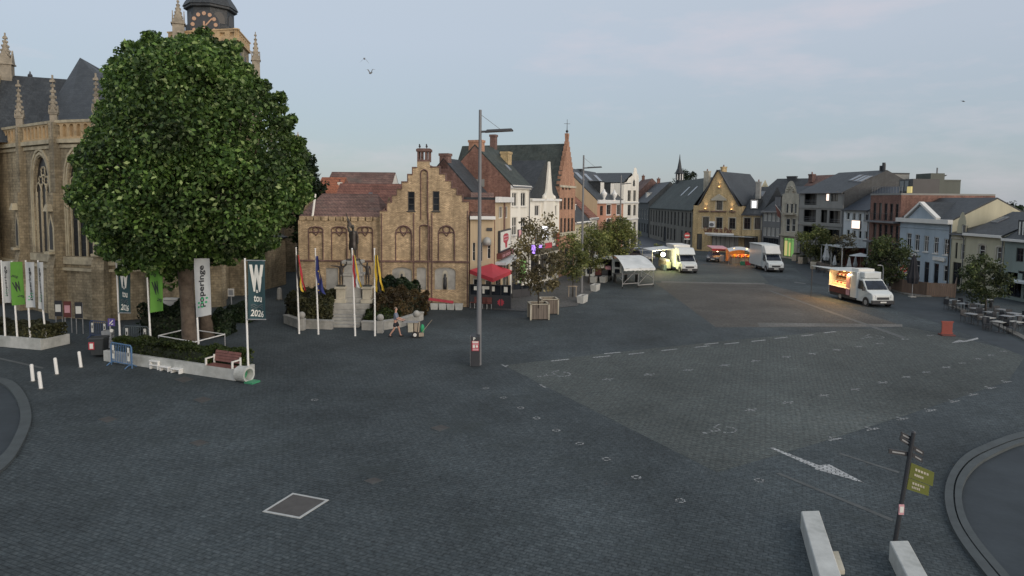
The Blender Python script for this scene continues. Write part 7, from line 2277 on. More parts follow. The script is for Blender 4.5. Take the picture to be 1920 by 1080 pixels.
mb = MB(); write(mb, 'P', lambda x, y: b + Vector((-.04 + x, -.203 - .003, 1.45 + y)), .11, .16, .03); mb.build('lettering', M['print_white'], pm, fix=False)
def lamp(label, bpx, tpy, hy, hx, Y=None, s=1.0):
    b = G(*bpx) if Y is None else Vector((P(bpx[0], 375, Y).x, Y, 0))
    Y = b.y
    t = thing('street_lamp', label, 'street lamp', b, group='tall street lamps')
    zt_ = ZT(bpx[0], tpy, Y); zh = ZT(bpx[0], hy, Y)
    mb = MB(); mb.cyl(b, b + Vector((0, 0, zt_ * .33)), .15 * s, .125 * s, 12); mb.cyl(b + Vector((0, 0, zt_ * .33 + .002)), b + Vector((0, 0, zt_)), .105 * s, .075 * s, 12); mb.build('pole', M['metal_grey'], t)
    L = (hx - bpx[0]) * Y / FPX
    mb = MB(); mb.beam(b + Vector((.06, 0, zh)), b + Vector((.5, 0, zh + .02)), .12, .1)
    mb.hexa([b + Vector((.25, -.3, zh - .03)), b + Vector((L, -.34, zh + .06)), b + Vector((L, .34, zh + .06)), b + Vector((.25, .3, zh - .03)), b + Vector((.35, -.26, zh + .09)), b + Vector((L - .1, -.3, zh + .16)), b + Vector((L - .1, .3, zh + .16)), b + Vector((.35, .26, zh + .09))])
    mb.build('lamp_head', M['metal_dark'], t)
    mb = MB(); mb.cyl(b + Vector((.05, 0, zt_ - .25)), b + Vector((L * .62, 0, zh + .12)), .012, n=5); mb.build('stay_wire', M['metal_grey'], t)
    return t
lamp('nearest tall street lamp with a flat arm, beside the parking machine', (897.5, 684), 206, 247, 959)
lamp('second tall street lamp rising from the street trees before the red tile house', (1090, 549), 291, 315, 1124)
lamp('furthest thin lamp pole in front of the rose house', (1161, 500), 328, 345, 1180)
def woodbox(label, c, s, hgt, rz, mat):
    t = thing('wooden_planter', label, 'planter', c, rz, 'slatted wooden planters')
    ROOTM[t.name] = Matrix.Identity(4)
    for a in range(4):
        mb = MB(); n = 7; ca, sa = math.cos(a * math.pi / 2), math.sin(a * math.pi / 2)
        for i in range(n):
            u = -s / 2 + s * (i + .5) / n
            x, y = u, -s / 2
            mb.obox((x * ca - y * sa, x * sa + y * ca, .06), (s / n * .88, .045, hgt - .06), a * math.pi / 2)
        mb.build('slats', M['wood' if a != 0 else mat], t)
    mb = MB()
    for sx in (-1, 1):
        for sy in (-1, 1): mb.obox((sx * (s / 2 + .01), sy * (s / 2 + .01), 0), (.1, .1, hgt + .02))
    mb.build('corner_post', M['stone_pale'], t)
    mb = MB()
    for a in range(4):
        ca, sa = math.cos(a * math.pi / 2), math.sin(a * math.pi / 2); y = -s / 2
        mb.obox((-y * sa, y * ca, hgt + .022), (s + .14, .14, .05), a * math.pi / 2)
    mb.build('rim', M['stone_pale'], t, fix=False)
    mb = MB(); mb.box(-s / 2 + .05, -s / 2 + .05, .1, s / 2 - .05, s / 2 - .05, hgt - .1); mb.build('soil', M['soil'], t)
    return t
woodbox('front slatted wooden planter box holding the rusty leaved tree', G(1009, 597), 1.3, 1.1, R(8), 'wood_dark')
woodbox('rear slatted wooden planter box half hidden behind the front one', G(1028, 587), 1.25, 1.1, R(8), 'wood_dark')
g = G(1073, 557); t = thing('stake_guard', 'low wooden stake frame around the young tree trunk behind the planters', 'tree guard', g)
for sx in (-.33, .33):
    mb = MB(); mb.obox(g + Vector((sx, -.1, 0)), (.07, .07, .95)); mb.build('stake', M['wood'], t)
mb = MB(); mb.obox(g + Vector((0, -.1, .953)), (.85, .09, .07)); mb.build('crossbar', M['wood'], t)
for i, (x, y, L, la) in enumerate(((1092, 567, 1.5, 'nearest white concrete trough planter on the pavement edge'), (1116, 545, 1.5, 'white concrete trough planter second along the pavement edge'), (1113, 530, .9, 'small pale trough left of the open van, behind the second white trough'), (1132, 529, 1.5, 'white concrete trough planter furthest along, below the open van'))):
    b = G(x, y); rz = R(68)
    t = thing('trough_planter', la, 'planter', b, rz, 'white trough planters')
    ROOTM[t.name] = Matrix.Identity(4)
    mb = MB(); a = L / 2
    for x0, y0, x1, y1 in ((-a, -.3, a, -.2), (-a, .2, a, .3), (-a, -.198, -a + .1, .198), (a - .1, -.198, a, .198)):
        mb.hexa([(x0 * .9, y0 * .85, 0), (x1 * .9, y0 * .85, 0), (x1 * .9, y1 * .85, 0), (x0 * .9, y1 * .85, 0), (x0, y0, .62), (x1, y0, .62), (x1, y1, .62), (x0, y1, .62)])
    mb.build('trough', M['stone_white'], t)
    mb = MB(); mb.box(-a + .12, -.18, .05, a - .12, .18, .5); mb.build('soil', M['soil'], t)
fb = thing('flower_trough', 'white four part flower trough with a red top at the foot of the hall', 'planter', G(840, 578))
pn = Panel(G(808, 579), G(869, 580)); n = 4
for i in range(n):
    mb = MB(); pn.slab(mb, [(pn.W * (i + .08) / n, 0), (pn.W * (i + .92) / n, 0), (pn.W * (i + 1.0 - .01) / n, .5), (pn.W * (i + .01) / n, .5)], -.5, -.1); mb.build('pot', M['stone_white'], fb, bevel=.03)
mb = MB(); mb.hexa([pn.p(-.1, -.5, .75), pn.p(pn.W * .7, -.5, .52), pn.p(pn.W * .7, -.1, .52), pn.p(-.1, -.1, .75), pn.p(-.1, -.5, .9), pn.p(pn.W * .7, -.5, .68), pn.p(pn.W * .7, -.1, .68), pn.p(-.1, -.1, .9)]); mb.build('red_cover', M['print_red'], fb)

# ---------------------------------------------------------------- right foreground: concrete blocks and signpost
def block(label, quad, hgt, back):
    """Long concrete seat block; quad = far left, far right picture corners of its top, axis runs towards the camera."""
    pass
for la, fl, fr, dirpx in (('large pale concrete seat block at the bottom edge, left of the signpost', (1502, 958), (1536, 957), (1577, 1078)), ('large pale concrete seat block at the bottom edge, right of the signpost foot', (1668, 1014), (1703, 1013), (1739, 1078))):
    Hh = .48
    a, b, c = G(*fl, z=Hh), G(*fr, z=Hh), G(*dirpx, z=Hh)
    ax = (c - b).normalized(); L = 5.2
    t = thing('seat_block', la, 'bench', (a.x, a.y, 0), group='concrete seat blocks')
    mb = MB(); q = [a + ax * L, b + ax * L, b, a]
    mb.hexa([(p.x, p.y, 0) for p in q] + [(p.x, p.y, Hh) for p in q]); mb.build('block', M['stone_white'], t, bevel=.02)
    if fl[0] < 1600:
        w_ = (b - a).normalized(); s0 = G(1562, 1028, z=Hh)
        s0 = b + ax * ((s0 - b).dot(ax))
        mb = MB(); q = [s0, s0 + ax * .85, s0 + ax * .85 + w_ * .16, s0 + w_ * .16]
        mb.hexa([(p.x, p.y, .30) for p in q] + [(p.x, p.y, .40) for p in q]); mb.build('ledge', M['stone_pale'], t)
b = G(1677, 1022); sp2 = thing('fingerpost', 'dark leaning fingerpost with small direction arms and two olive green sign boards', 'signpost', b)
tp = P(1713, 811, b.y - .1)
mb = MB(); mb.cyl(b, tp, .055, .05, 10); mb.cyl(tp, tp + (tp - b).normalized() * .04, .062, .03, 10); mb.build('pole', M['metal_dark'], sp2)
at = lambda f: b.lerp(tp, f)
def hit(px, py):
    return P(px, py, b.y - .05)
for (x0, y0, x1, y1, h2) in ((1710, 824, 1690, 814, .12), (1710, 835, 1688, 822, .12), (1706, 852, 1667, 846, .12), (1713, 840, 1732, 851, .12), (1711, 853, 1730, 864, .12)):
    p, q = hit(x0, y0), hit(x1, y1)
    mb = MB(); dz = Vector((0, 0, h2 / 2)); dy = Vector((0, .03, 0))
    mb.hexa([p - dz, q - dz, q - dz + dy, p - dz + dy, p + dz, q + dz, q + dz + dy, p + dz + dy]); o_ = mb.build('direction_arm', M['metal_dark'], sp2)
    mb = MB(); a, c = p.lerp(q, .25), p.lerp(q, .85); dz2 = Vector((0, 0, .018)); dn = Vector((0, -.004, 0))
    mb.add([a - dz2 + dn, c - dz2 + dn, c + dz2 + dn, a + dz2 + dn], [(0, 1, 2, 3)]); mb.build('print', M['galv'], o_, fix=False)
for i, (quad, tip) in enumerate((([(1709, 868), (1752, 886), (1749, 912), (1704, 895)], None), ([(1704, 896), (1743, 911), (1741, 930), (1700, 917)], None))):
    p = [hit(*q) for q in quad]; dy = Vector((0, .03, 0))
    mb = MB(); mb.hexa([p[3], p[2], p[2] + dy, p[3] + dy, p[0], p[1], p[1] + dy, p[0] + dy]); o_ = mb.build('sign_board', M['olive'], sp2)
    mb = MB(); dn = Vector((0, -.005, 0))
    for k_ in range(2):
        v = .32 + .36 * k_
        a, c = p[0].lerp(p[3], v), p[1].lerp(p[2], v); s0, s1 = a.lerp(c, .2), a.lerp(c, .8 - .2 * k_); dz = Vector((0, 0, .03))
        for z_ in range(5):
            e0, e1 = s0.lerp(s1, z_ / 5), s0.lerp(s1, z_ / 5 + .14)
            mb.add([e0 - dz + dn, e1 - dz + dn, e1 + dz + dn, e0 + dz + dn], [(0, 1, 2, 3)])
    mb.build('print', M['stone_pale'], o_, fix=False)
c = hit(1687, 953); mb = MB(); mb.obox(c + Vector((0, -.07, -.13)), (.13, .02, .26)); st_ = mb.build('sticker', M['print_pink'], sp2)
mb = MB(); mb.obox(c + Vector((0, -.085, -.07)), (.09, .008, .15)); mb.build('sticker_print', M['print_white'], st_)
# orange red road barrier
b = G(1775, 629); rb2 = thing('road_barrier', 'small orange red plastic road barrier standing at the road edge on the right', 'barrier', b)
pn = Panel(b + Vector((-.42, .05, 0)), b + Vector((.42, -.05, 0)))
mb = MB(); pn.box(mb, 0.0, -.28, 0, pn.W, .28, .1); mb.build('base', M['dark_red'], rb2, bevel=.02)
mb = MB()
for k_ in range(6): pn.box(mb, .1 + k_ * (pn.W - .2) / 6, -.04, .22, .1 + k_ * (pn.W - .2) / 6 + .1, .04, .85)
pn.box(mb, .06, -.05, .853, pn.W - .06, .05, .95); pn.box(mb, .06, -.05, .103, pn.W - .06, .05, .218); mb.build('panel', M['orange'], rb2)
# no entry sign and the other road signs
def roadsign(label, bpx, y0, y1, w_, red=True):
    b = G(*bpx); Y = b.y
    t = thing('road_sign', label, 'road sign', b, group='road signs')
    zt_ = ZT(bpx[0], y0, Y); zb = ZT(bpx[0], y1, Y)
    mb = MB(); mb.cyl(b, b + Vector((0, 0, zt_)), .045, n=6); mb.build('post', M['galv'], t)
    r_ = w_ / 2
    mb = MB(); c = b + Vector((0, -.06, zt_ - r_)); mb.cyl(c, c + Vector((0, .02, 0)), r_, n=18); mb.build('disc', M['red'], t)
    mb = MB(); mb.box(c.x - r_ * .72, c.y - .012, c.z - r_ * .2, c.x + r_ * .72, c.y - .002, c.z + r_ * .2); mb.build('bar', M['print_white'], t)
    mb = MB(); mb.box(c.x - r_, c.y, zb, c.x + r_, c.y + .02, zt_ - 2 * r_ - .05); mb.build('plate', M['print_white'], t)
roadsign('no entry sign with a white plate beneath it, left of the blue house', (1692, 545), 497, 516, .72)
roadsign('no entry sign with a white plate in front of the gable cafe', (1287, 482), 436, 449, .9)
# ---------------------------------------------------------------- vehicles (built at the origin, front towards -y)
def lampo(t, kind, loc, col, energy, size=.3, rot=None, sy=None, spread=None):
    l = bpy.data.lights.new('stall_lamp', kind); l.energy = energy; l.color = col
    if kind == 'AREA':
        l.size = size
        if sy: l.shape = 'RECTANGLE'; l.size_y = sy
    else:
        l.shadow_soft_size = size
    o = bpy.data.objects.new('stall_lamp', l); COL.objects.link(o); o.parent = t; o.location = loc
    if rot: o.rotation_euler = rot
    return o
def wheel(t, x, y, r=.34, w=.22):
    s_ = 1 if x > 0 else -1
    mb = MB(); mb.cyl((x - s_ * w, y, r), (x, y, r), r, n=18); o = mb.build('wheel', M['black'], t, bevel=.02)
    mb = MB(); mb.cyl((x + s_ * .002, y, r), (x + s_ * .015, y, r), r * .62, n=14); mb.build('rim', M['galv'], o)
    return o
def cab(t, W=2.0, H=2.25, L=2.1, mat='van_white', body='body'):
    prof = [(0.02, .34), (0.0, .60), (.02, .98), (.12, 1.12), (.38, 1.22), (.72, 1.34), (1.42, H - .14), (1.62, H - .03), (L, H), (L, .34)]
    hw = lambda z: W / 2 if z < 1.2 else W / 2 - (z - 1.2) * .12
    mb = MB(); n = len(prof)
    vs = [(-hw(z) * (1 if y > .3 else .93), y, z) for y, z in prof] + [(hw(z) * (1 if y > .3 else .93), y, z) for y, z in prof]
    tri = tessellate_polygon([[Vector((y, z, 0)) for y, z in prof]])
    fs = [tuple(q) for q in tri] + [tuple(n + i for i in q[::-1]) for q in tri] + [(i, (i + 1) % n, n + (i + 1) % n, n + i) for i in range(n)]
    mb.add(vs, fs); bo = mb.build(body, M[mat], t, bevel=.03, seg=2)
    mb = MB(); nx = Vector((0, -.75, .66)).normalized() * .012
    a, b = Vector((0, .76, 1.39)), Vector((0, 1.40, H - .17))
    mb.add([a + Vector((-W / 2 + .1, 0, 0)) + nx, a + Vector((W / 2 - .1, 0, 0)) + nx, b + Vector((W / 2 - .2, 0, 0)) + nx, b + Vector((-W / 2 + .2, 0, 0)) + nx], [(0, 1, 2, 3)])
    mb.build('windscreen', M['glass_car'], t, fix=False)
    for s_ in (-1, 1):
        mb = MB(); pts = [(.95, 1.36), (1.48, H - .2), (1.98, H - .17), (1.98, 1.36)]
        mb.add([(s_ * (hw(z) + .012), y, z) for y, z in pts], [(0, 1, 2, 3)]); mb.build('side_window', M['glass_car'], t, fix=False)
        mb = MB(); mb.obox((s_ * (W / 2 + .14), .92, 1.3), (.2, .12, .34)); mb.beam((s_ * W / 2 * .97, .98, 1.35), (s_ * (W / 2 + .1), .95, 1.42), .05); mb.build('mirror', M['bumper'], t)
        mb = MB(); mb.hexa([(s_ * W * .30, .0, .80), (s_ * W * .455, .06, .80), (s_ * W * .455, .2, .80), (s_ * W * .30, .1, .80), (s_ * W * .32, .04, 1.02), (s_ * W * .45, .12, 1.10), (s_ * W * .45, .22, 1.10), (s_ * W * .32, .12, 1.02)]); mb.v = [(x, y - .022, z) for x, y, z in mb.v]; mb.build('headlight', M['lens'], t)
        mb = MB(); mb.cyl((s_ * (W / 2 + .004), .78, .36), (s_ * (W / 2 + .008), .78, .36), .44, n=20); mb.build('wheel_arch', M['bumper'], t)
    mb = MB(); mb.box(-W / 2 + .02, -.07, .28, W / 2 - .02, .12, .60); mb.build('bumper', M['bumper'], t, bevel=.03)
    mb = MB(); mb.box(-W * .26, -.02, .66, W * .26, .06, .86); mb.build('grille', M['bumper'], t)
    mb = MB(); mb.box(-.26, -.085, .40, .26, -.073, .51); mb.build('number_plate', M['print_white'], t)
    return bo
M['glass_car'] = glassy('vehicle_glass', (0.012, 0.016, 0.026), 0.05)
M['lens'] = plain('headlight_lens', (0.42, 0.44, 0.46), 0.15, 0.1, 4.0)
def boxvan(label, loc, rz, L=5.6, W=2.15, Hb=3.0, group='white market trucks'):
    t = thing('market_truck', label, 'truck', (0, 0, 0), 0, group); ROOTM[t.name] = Matrix.Identity(4)
    cab(t)
    mb = MB(); mb.box(-.5, 2.0, .35, .5, L, .5); mb.build('chassis', M['bumper'], t)
    for y in (.78, L - 1.1):
        for s_ in (-1, 1): wheel(t, s_ * 1.01, y)
    t.location, t.rotation_euler = loc, (0, 0, rz)
    return t
def facing(front, rear):
    d = rear - front
    return math.atan2(d.y, d.x) - math.pi / 2
def panelbox(t, name, mat, *b, bevel=.015):
    mb = MB(); mb.box(*b); return mb.build(name, M[mat], t, bevel=bevel)

# the lit food truck on the right
fr_ = G(1655, 577)
ft = boxvan('white food truck with an open lit counter and raised flap beside the road', fr_, R(-6) + math.atan2(-0.24, 1) * -1 * 0 + R(11))
L, W, H = 6.2, 2.2, 2.75
panelbox(ft, 'box_roof', 'van_white', -W / 2, 2.02, H - .12, W / 2, L, H)
panelbox(ft, 'box_side', 'van_white', W / 2 - .06, 2.02, .5, W / 2, L, H - .122)
panelbox(ft, 'box_end', 'van_white', -W / 2, L - .06, .5, W / 2 - .062, L, H - .122)
panelbox(ft, 'box_front', 'van_white', -W / 2, 2.02, .5, W / 2 - .062, 2.9, H - .122)
panelbox(ft, 'box_floor', 'bumper', -W / 2 + .03, 2.902, .5, W / 2 - .062, L - .062, .58)
panelbox(ft, 'counter_front', 'dark_red', -W / 2, 2.902, .582, -W / 2 + .05, L - .062, 1.15)
panelbox(ft, 'counter_top', 'frame_white', -W / 2 - .1, 2.902, 1.152, -W / 2 + .45, L - .062, 1.2)
panelbox(ft, 'display_case', 'counter_lit', -W / 2 + .12, 3.6, 1.203, -W / 2 + .45, L - .3, 1.42)
panelbox(ft, 'back_wall', 'interior_warm', -.2, 2.902, .582, -.15, L - .062, H - .13)
for k_ in range(3):
    panelbox(ft, 'shelf', 'frame_white', -.68 + .1 * k_, 3.5, 1.3 + .38 * k_, -.21, L - .2, 1.33 + .38 * k_)
    for j in range(9):
        y = 3.55 + j * .28
        panelbox(ft, 'goods', ('counter_lit', 'interior_warm', 'print_red', 'wood')[(j * 2 + k_) % 4], -.64 + .1 * k_, y, 1.333 + .38 * k_, -.36 + .1 * k_, y + .24, 1.333 + .38 * k_ + random.uniform(.12, .26), bevel=.02)
panelbox(ft, 'goods', 'print_pink', -W / 2 - .02, 2.98, .6, -W / 2 + .04, 3.5, 2.2)
mb = MB(); mb.hexa([(-W / 2, 2.3, H - .02), (-W / 2 - 1.75, 2.3, H + .12), (-W / 2 - 1.75, L, H + .12), (-W / 2, L, H - .02), (-W / 2, 2.3, H + .03), (-W / 2 - 1.75, 2.3, H + .17), (-W / 2 - 1.75, L, H + .17), (-W / 2, L, H + .03)]); mb.build('flap', M['van_white'], ft)
mb = MB(); mb.cyl((-W / 2 - 1.7, L - .05, 0), (-W / 2 - 1.7, L - .05, H + .1), .025, n=6); mb.build('flap_prop', M['metal_dark'], ft)
panelbox(ft, 'fairing', 'van_white', -.75, 1.5, 2.26, .75, 2.3, 2.78, bevel=.05); panelbox(ft, 'roof_unit', 'frame_white', -.85, 2.2, H + .003, .6, 3.2, H + .25)
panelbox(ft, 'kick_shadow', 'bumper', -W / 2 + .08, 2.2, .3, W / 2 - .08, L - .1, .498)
for y in (3.4, 4.4, 5.4):
    mb = MB(); mb.cyl((-.75, y, H - .2), (-.75, y, H - .125), .09, n=8); mb.build('ceiling_lamp', M['lamp_warm'], ft)
    lampo(ft, 'POINT', (-.8, y, H - .32), (1, .58, .24), 7, .08)
lampo(ft, 'AREA', (-W / 2 - .15, 4.5, H - .2), (1, .58, .22), 200, .2, (0, R(42), 0), 3.0)
mb = MB(); mb.sphere((-W / 2 - .12, 2.95, H - .35), .1, 8, 6); mb.build('marker_lamp', M['lamp_white'], ft)

# white truck with a yellow lit stall on its side
t1_ = boxvan('white market truck seen head on with a yellow lit stall on its left side', G(1293, 513), R(4))
L, H = 6.0, 2.95
panelbox(t1_, 'box_body', 'van_white', -1.05, 2.02, .5, 1.1, L, H, bevel=.03)
mb = MB(); mb.hexa([(-1.0, .95, 2.2), (1.0, .95, 2.2), (1.08, 2.0, 2.2), (-1.03, 2.0, 2.2), (-.95, 1.5, H - .05), (.95, 1.5, H - .05), (1.06, 2.0, H - .02), (-1.02, 2.0, H - .02)]); mb.build('fairing', M['van_white'], t1_, bevel=.04)
mb = MB(); mb.hexa([(-1.06, 2.6, 2.75), (-3.9, 2.6, 2.45), (-3.9, 7.4, 2.45), (-1.06, 7.4, 2.75), (-1.06, 2.6, 2.82), (-3.9, 2.6, 2.52), (-3.9, 7.4, 2.52), (-1.06, 7.4, 2.82)]); mb.build('stall_canopy', M['tarp'], t1_)
for x, y in ((-3.85, 2.65), (-3.85, 7.3)):
    mb = MB(); mb.cyl((x, y, 0), (x, y, 2.45), .03, n=6); mb.build('canopy_pole', M['galv'], t1_)
panelbox(t1_, 'roof_rail', 'frame_white', -1.0, 3.0, H + .003, 1.0, 6.5, H + .3)
panelbox(t1_, 'counter', 'stone_pale', -1.9, 3.2, .3, -1.3, 6.6, 1.1); panelbox(t1_, 'goods', 'print_white', -1.85, 3.4, 1.103, -1.4, 6.3, 1.4); panelbox(t1_, 'goods', 'barrier_grey', -2.3, 2.9, .05, -1.92, 4.3, .7)
mb = MB(); mb.sphere((-2.4, 3.0, 2.05), .28, 10, 8); mb.build('globe_lamp', M['lamp_white'], t1_)
lampo(t1_, 'POINT', (-3.2, 1.9, 2.2), (1, .82, .42), 420, .15); lampo(t1_, 'POINT', (-1.7, 2.2, 1.2), (.75, 1, .35), 45, .15)
# box truck at the right
rear_dir = Vector((-.45, .9, 0))
t2_ = boxvan('white box truck with a tall closed body parked beside the orange lit stall', G(1455, 511), R(-1))
L, H = 6.3, 3.25
panelbox(t2_, 'box_body', 'van_white', -1.12, 2.05, .55, 1.12, L + .3, H, bevel=.02)
mb = MB(); mb.hexa([(-.95, 1.0, 2.22), (.95, 1.0, 2.22), (1.05, 2.03, 2.22), (-1.05, 2.03, 2.22), (-.9, 1.75, H - .1), (.9, 1.75, H - .1), (1.0, 2.03, H - .05), (-1.0, 2.03, H - .05)]); mb.build('fairing', M['frame_white'], t2_, bevel=.05)
panelbox(t2_, 'roof_lid', 'van_white', -1.3, 2.3, H + .003, .9, L, H + .08)
panelbox(t2_, 'side_skirt', 'bumper', -1.0, 2.3, .3, 1.0, L, .54)

def car(name, label, loc, rz, mat, group=None, L=4.3, H=1.48):
    t = thing(name, label, 'car', (0, 0, 0), 0, group); ROOTM[t.name] = Matrix.Identity(4)
    prof = [(0.05, .3), (0, .55), (.08, .72), (.9, .92), (1.0, .95), (1.7, H - .05), (2.3, H), (3.3, H - .05), (3.95, 1.02), (L - .05, .95), (L, .6), (L - .05, .3)]
    hw = lambda z: .88 if z < .95 else .88 - (z - .95) * .34
    n = len(prof); mb = MB()
    vs = [(-hw(z), y, z) for y, z in prof] + [(hw(z), y, z) for y, z in prof]
    tri = tessellate_polygon([[Vector((y, z, 0)) for y, z in prof]])
    mb.add(vs, [tuple(q) for q in tri] + [tuple(n + i for i in q[::-1]) for q in tri] + [(i, (i + 1) % n, n + (i + 1) % n, n + i) for i in range(n)])
    mb.build('body', M[mat], t, bevel=.05, seg=2)
    nx = Vector((0, -.64, .76)) * .014
    for (a, b, nm, nn) in (((1.08, 1.0), (1.66, H - .09), 'windscreen', nx), ((3.9, 1.06), (3.36, H - .1), 'rear_window', Vector((0, .64, .76)) * .014)):
        mb = MB(); mb.add([Vector((-hw(a[1]) + .1, a[0], a[1])) + nn, Vector((hw(a[1]) - .1, a[0], a[1])) + nn, Vector((hw(b[1]) - .08, b[0], b[1])) + nn, Vector((-hw(b[1]) + .08, b[0], b[1])) + nn], [(0, 1, 2, 3)]); mb.build(nm, M['glass_car'], t, fix=False)
    for s_ in (-1, 1):
        mb = MB(); mb.add([(s_ * (hw(z) + .012), y, z) for y, z in ((1.3, 1.0), (1.78, H - .12), (2.35, H - .1), (2.35, 1.0))], [(0, 1, 2, 3)]); mb.add([(s_ * (hw(z) + .012), y, z) for y, z in ((2.43, 1.0), (2.43, H - .1), (3.2, H - .13), (3.6, 1.0))], [(0, 1, 2, 3)]); mb.build('side_window', M['glass_car'], t, fix=False)
        mb = MB(); mb.obox((s_ * .6, .06, .6), (.36, .12, .16)); mb.build('headlight', M['lens'], t, bevel=.02)
        for y in (.8, 3.45): wheel(t, s_ * .885, y, .31, .2)
    mb = MB(); mb.box(-.26, -.02, .42, .26, .02, .52); mb.build('number_plate', M['print_white'], t)
    t.location, t.rotation_euler = loc, (0, 0, rz)
    return t
car('parked_car', 'dark parked car right of the yellow lit market truck', G(1336, 492), R(-20), 'van_dark', 'cars parked at the far end')
car('parked_car', 'pale silver parked car at the mouth of the side street', G(1206, 484), R(15), 'car_silver', 'cars parked at the far end')
car('parked_car', 'dark grey car parked in front of the pale silver one', G(1219, 490), R(20), 'metal_grey', 'cars parked at the far end')
car('parked_car', 'dark car half hidden under the brownish street tree', G(1178, 482), R(30), 'van_dark', 'cars parked at the far end')
# open van seen from behind
ov = thing('open_van', 'white delivery van with its rear doors open, seen from behind left of the canopy', 'van', (0, 0, 0)); ROOTM[ov.name] = Matrix.Identity(4)
W, H, L = 2.0, 2.45, 5.2
panelbox(ov, 'side_wall', 'van_white', -W / 2, 0, .45, -W / 2 + .1, L, H - .1); panelbox(ov, 'side_wall', 'van_white', W / 2 - .1, 0, .45, W / 2, L, H - .1)
panelbox(ov, 'roof', 'van_white', -W / 2, 0, H - .098, W / 2, L, H, bevel=.04); panelbox(ov, 'floor', 'bumper', -W / 2 + .102, .02, .5, W / 2 - .102, L - .1, .58)
panelbox(ov, 'bulkhead', 'frame_dark', -W / 2 + .102, 3.2, .582, W / 2 - .102, 3.3, H - .1); panelbox(ov, 'bumper', 'bumper', -W / 2, -.12, .4, W / 2, -.002, .56)
for x0, x1, z1, mt in ((-.85, -.2, 1.35, 'dark_red'), (-.15, .5, 1.2, 'metal_dark'), (-.7, .1, 1.75, 'print_white'), (.2, .8, 1.55, 'print_pink')):
    z0 = .583 if z1 < 1.4 else (1.353 if x0 < 0 else 1.203)
    panelbox(ov, 'cargo', mt, x0, .3, z0, x1, 1.6, z1)
for s_ in (-1, 1):
    a = R(100) if s_ > 0 else R(150)
    d_ = Vector((s_ * math.sin(a * .9), -abs(math.cos(a * .5)) * .6, 0)).normalized() if s_ < 0 else Vector((.93, -.36, 0))
    h0 = Vector((s_ * W / 2, -.01, .5)); n_ = Vector((-d_.y, d_.x, 0)) * .04
    mb = MB(); e_ = h0 + d_ * .95
    mb.hexa([h0, e_, e_ + n_, h0 + n_] + [q + Vector((0, 0, H - .6)) for q in (h0, e_, e_ + n_, h0 + n_)]); do_ = mb.build('rear_door', M['van_white'], ov, bevel=.015)
    for z0, z1 in ((.25, .85), (1.05, 1.65)):
        sgn = -1 if (-n_).y < 0 else 1
        off = -n_.normalized() * .006 if s_ > 0 else n_.normalized() * .046
        mb = MB(); a_, b_ = h0 + d_ * .2 + off, h0 + d_ * .78 + off
        pts = []
        for cx__, cz__, t0 in ((.68, z1 - .1, 0), (.3, z1 - .1, 90), (.3, z0 + .1, 180), (.68, z0 + .1, 270)):
            for t_ in (0, 45, 90):
                pts.append(h0 + off + d_ * (cx__ + .1 * math.cos(R(t0 + t_))) + Vector((0, 0, cz__ + .1 * math.sin(R(t0 + t_)))))
        mb.poly(pts); mb.build('door_window', M['glass_car'], do_, fix=False)
for y in (1.0, 4.2):
    for s_ in (-1, 1): wheel(ov, s_ * 1.0, y)
panelbox(ov, 'cab', 'van_white', -W / 2 + .03, L + .001, .4, W / 2 - .03, L + 1.3, 1.5, bevel=.1)
place(ov, G(1131, 527), R(-6))
# market canopy on wheels
mc_ = thing('market_canopy', 'white tarpaulin market canopy on a wheeled folding frame beside the open van', 'market stall', (0, 0, 0)); ROOTM[mc_.name] = Matrix.Identity(4)
c0, c1, c2, c3 = [P(x, y, Y) for x, y, Y in ((1149, 479, 72.5), (1199, 478.5, 75.5), (1229, 502.5, 66.5), (1170, 504, 64.5))]
mb = MB(); n = 12; vs = []
for j in range(n + 1):
    for i in range(n + 1):
        u, v = i / n, j / n
        p = c0.lerp(c1, u).lerp(c3.lerp(c2, u), v)
        p = p + Vector((0, 0, .30 * math.sin(math.pi * min(1, v * 1.0)) ** .8 + .05 * math.sin(u * 16) * math.sin(v * 7)))
        vs.append(p)
mb.add(vs, [(j * (n + 1) + i, j * (n + 1) + i + 1, (j + 1) * (n + 1) + i + 1, (j + 1) * (n + 1) + i) for j in range(n) for i in range(n)])
mb.build('tarpaulin', M['tarp'], mc_, smooth=True, fix=False)
mb = MB(); e0 = [c3.lerp(c2, i / 14) for i in range(15)]; vs = []
for i, p in enumerate(e0): vs += [p, p + Vector((0, -.02, -.18 - .05 * (i % 2)))]
mb.add(vs, [(2 * i, 2 * i + 2, 2 * i + 3, 2 * i + 1) for i in range(14)]); mb.build('valance', M['tarp'], mc_, fix=False)
gz = lambda p: Vector((p.x, p.y, 0))
f0, f1 = c3.lerp(c0, .12).lerp(c2, .04), c2.lerp(c1, .12)
legs = [c3.lerp(c0, .1), c2.lerp(c1, .1), c3.lerp(c0, .85), c2.lerp(c1, .85), c3.lerp(c2, .5).lerp(c0.lerp(c1, .5), .1)]
for p in legs:
    mb = MB(); mb.cyl(gz(p) + Vector((0, 0, .12)), p + Vector((0, 0, -.02)), .035, n=6); mb.build('leg', M['galv'], mc_)
    mb = MB(); q = gz(p); mb.cyl(q + Vector((-.04, 0, .1)), q + Vector((.04, 0, .1)), .1, n=10); mb.build('wheel', M['black'], mc_)
mb = MB()
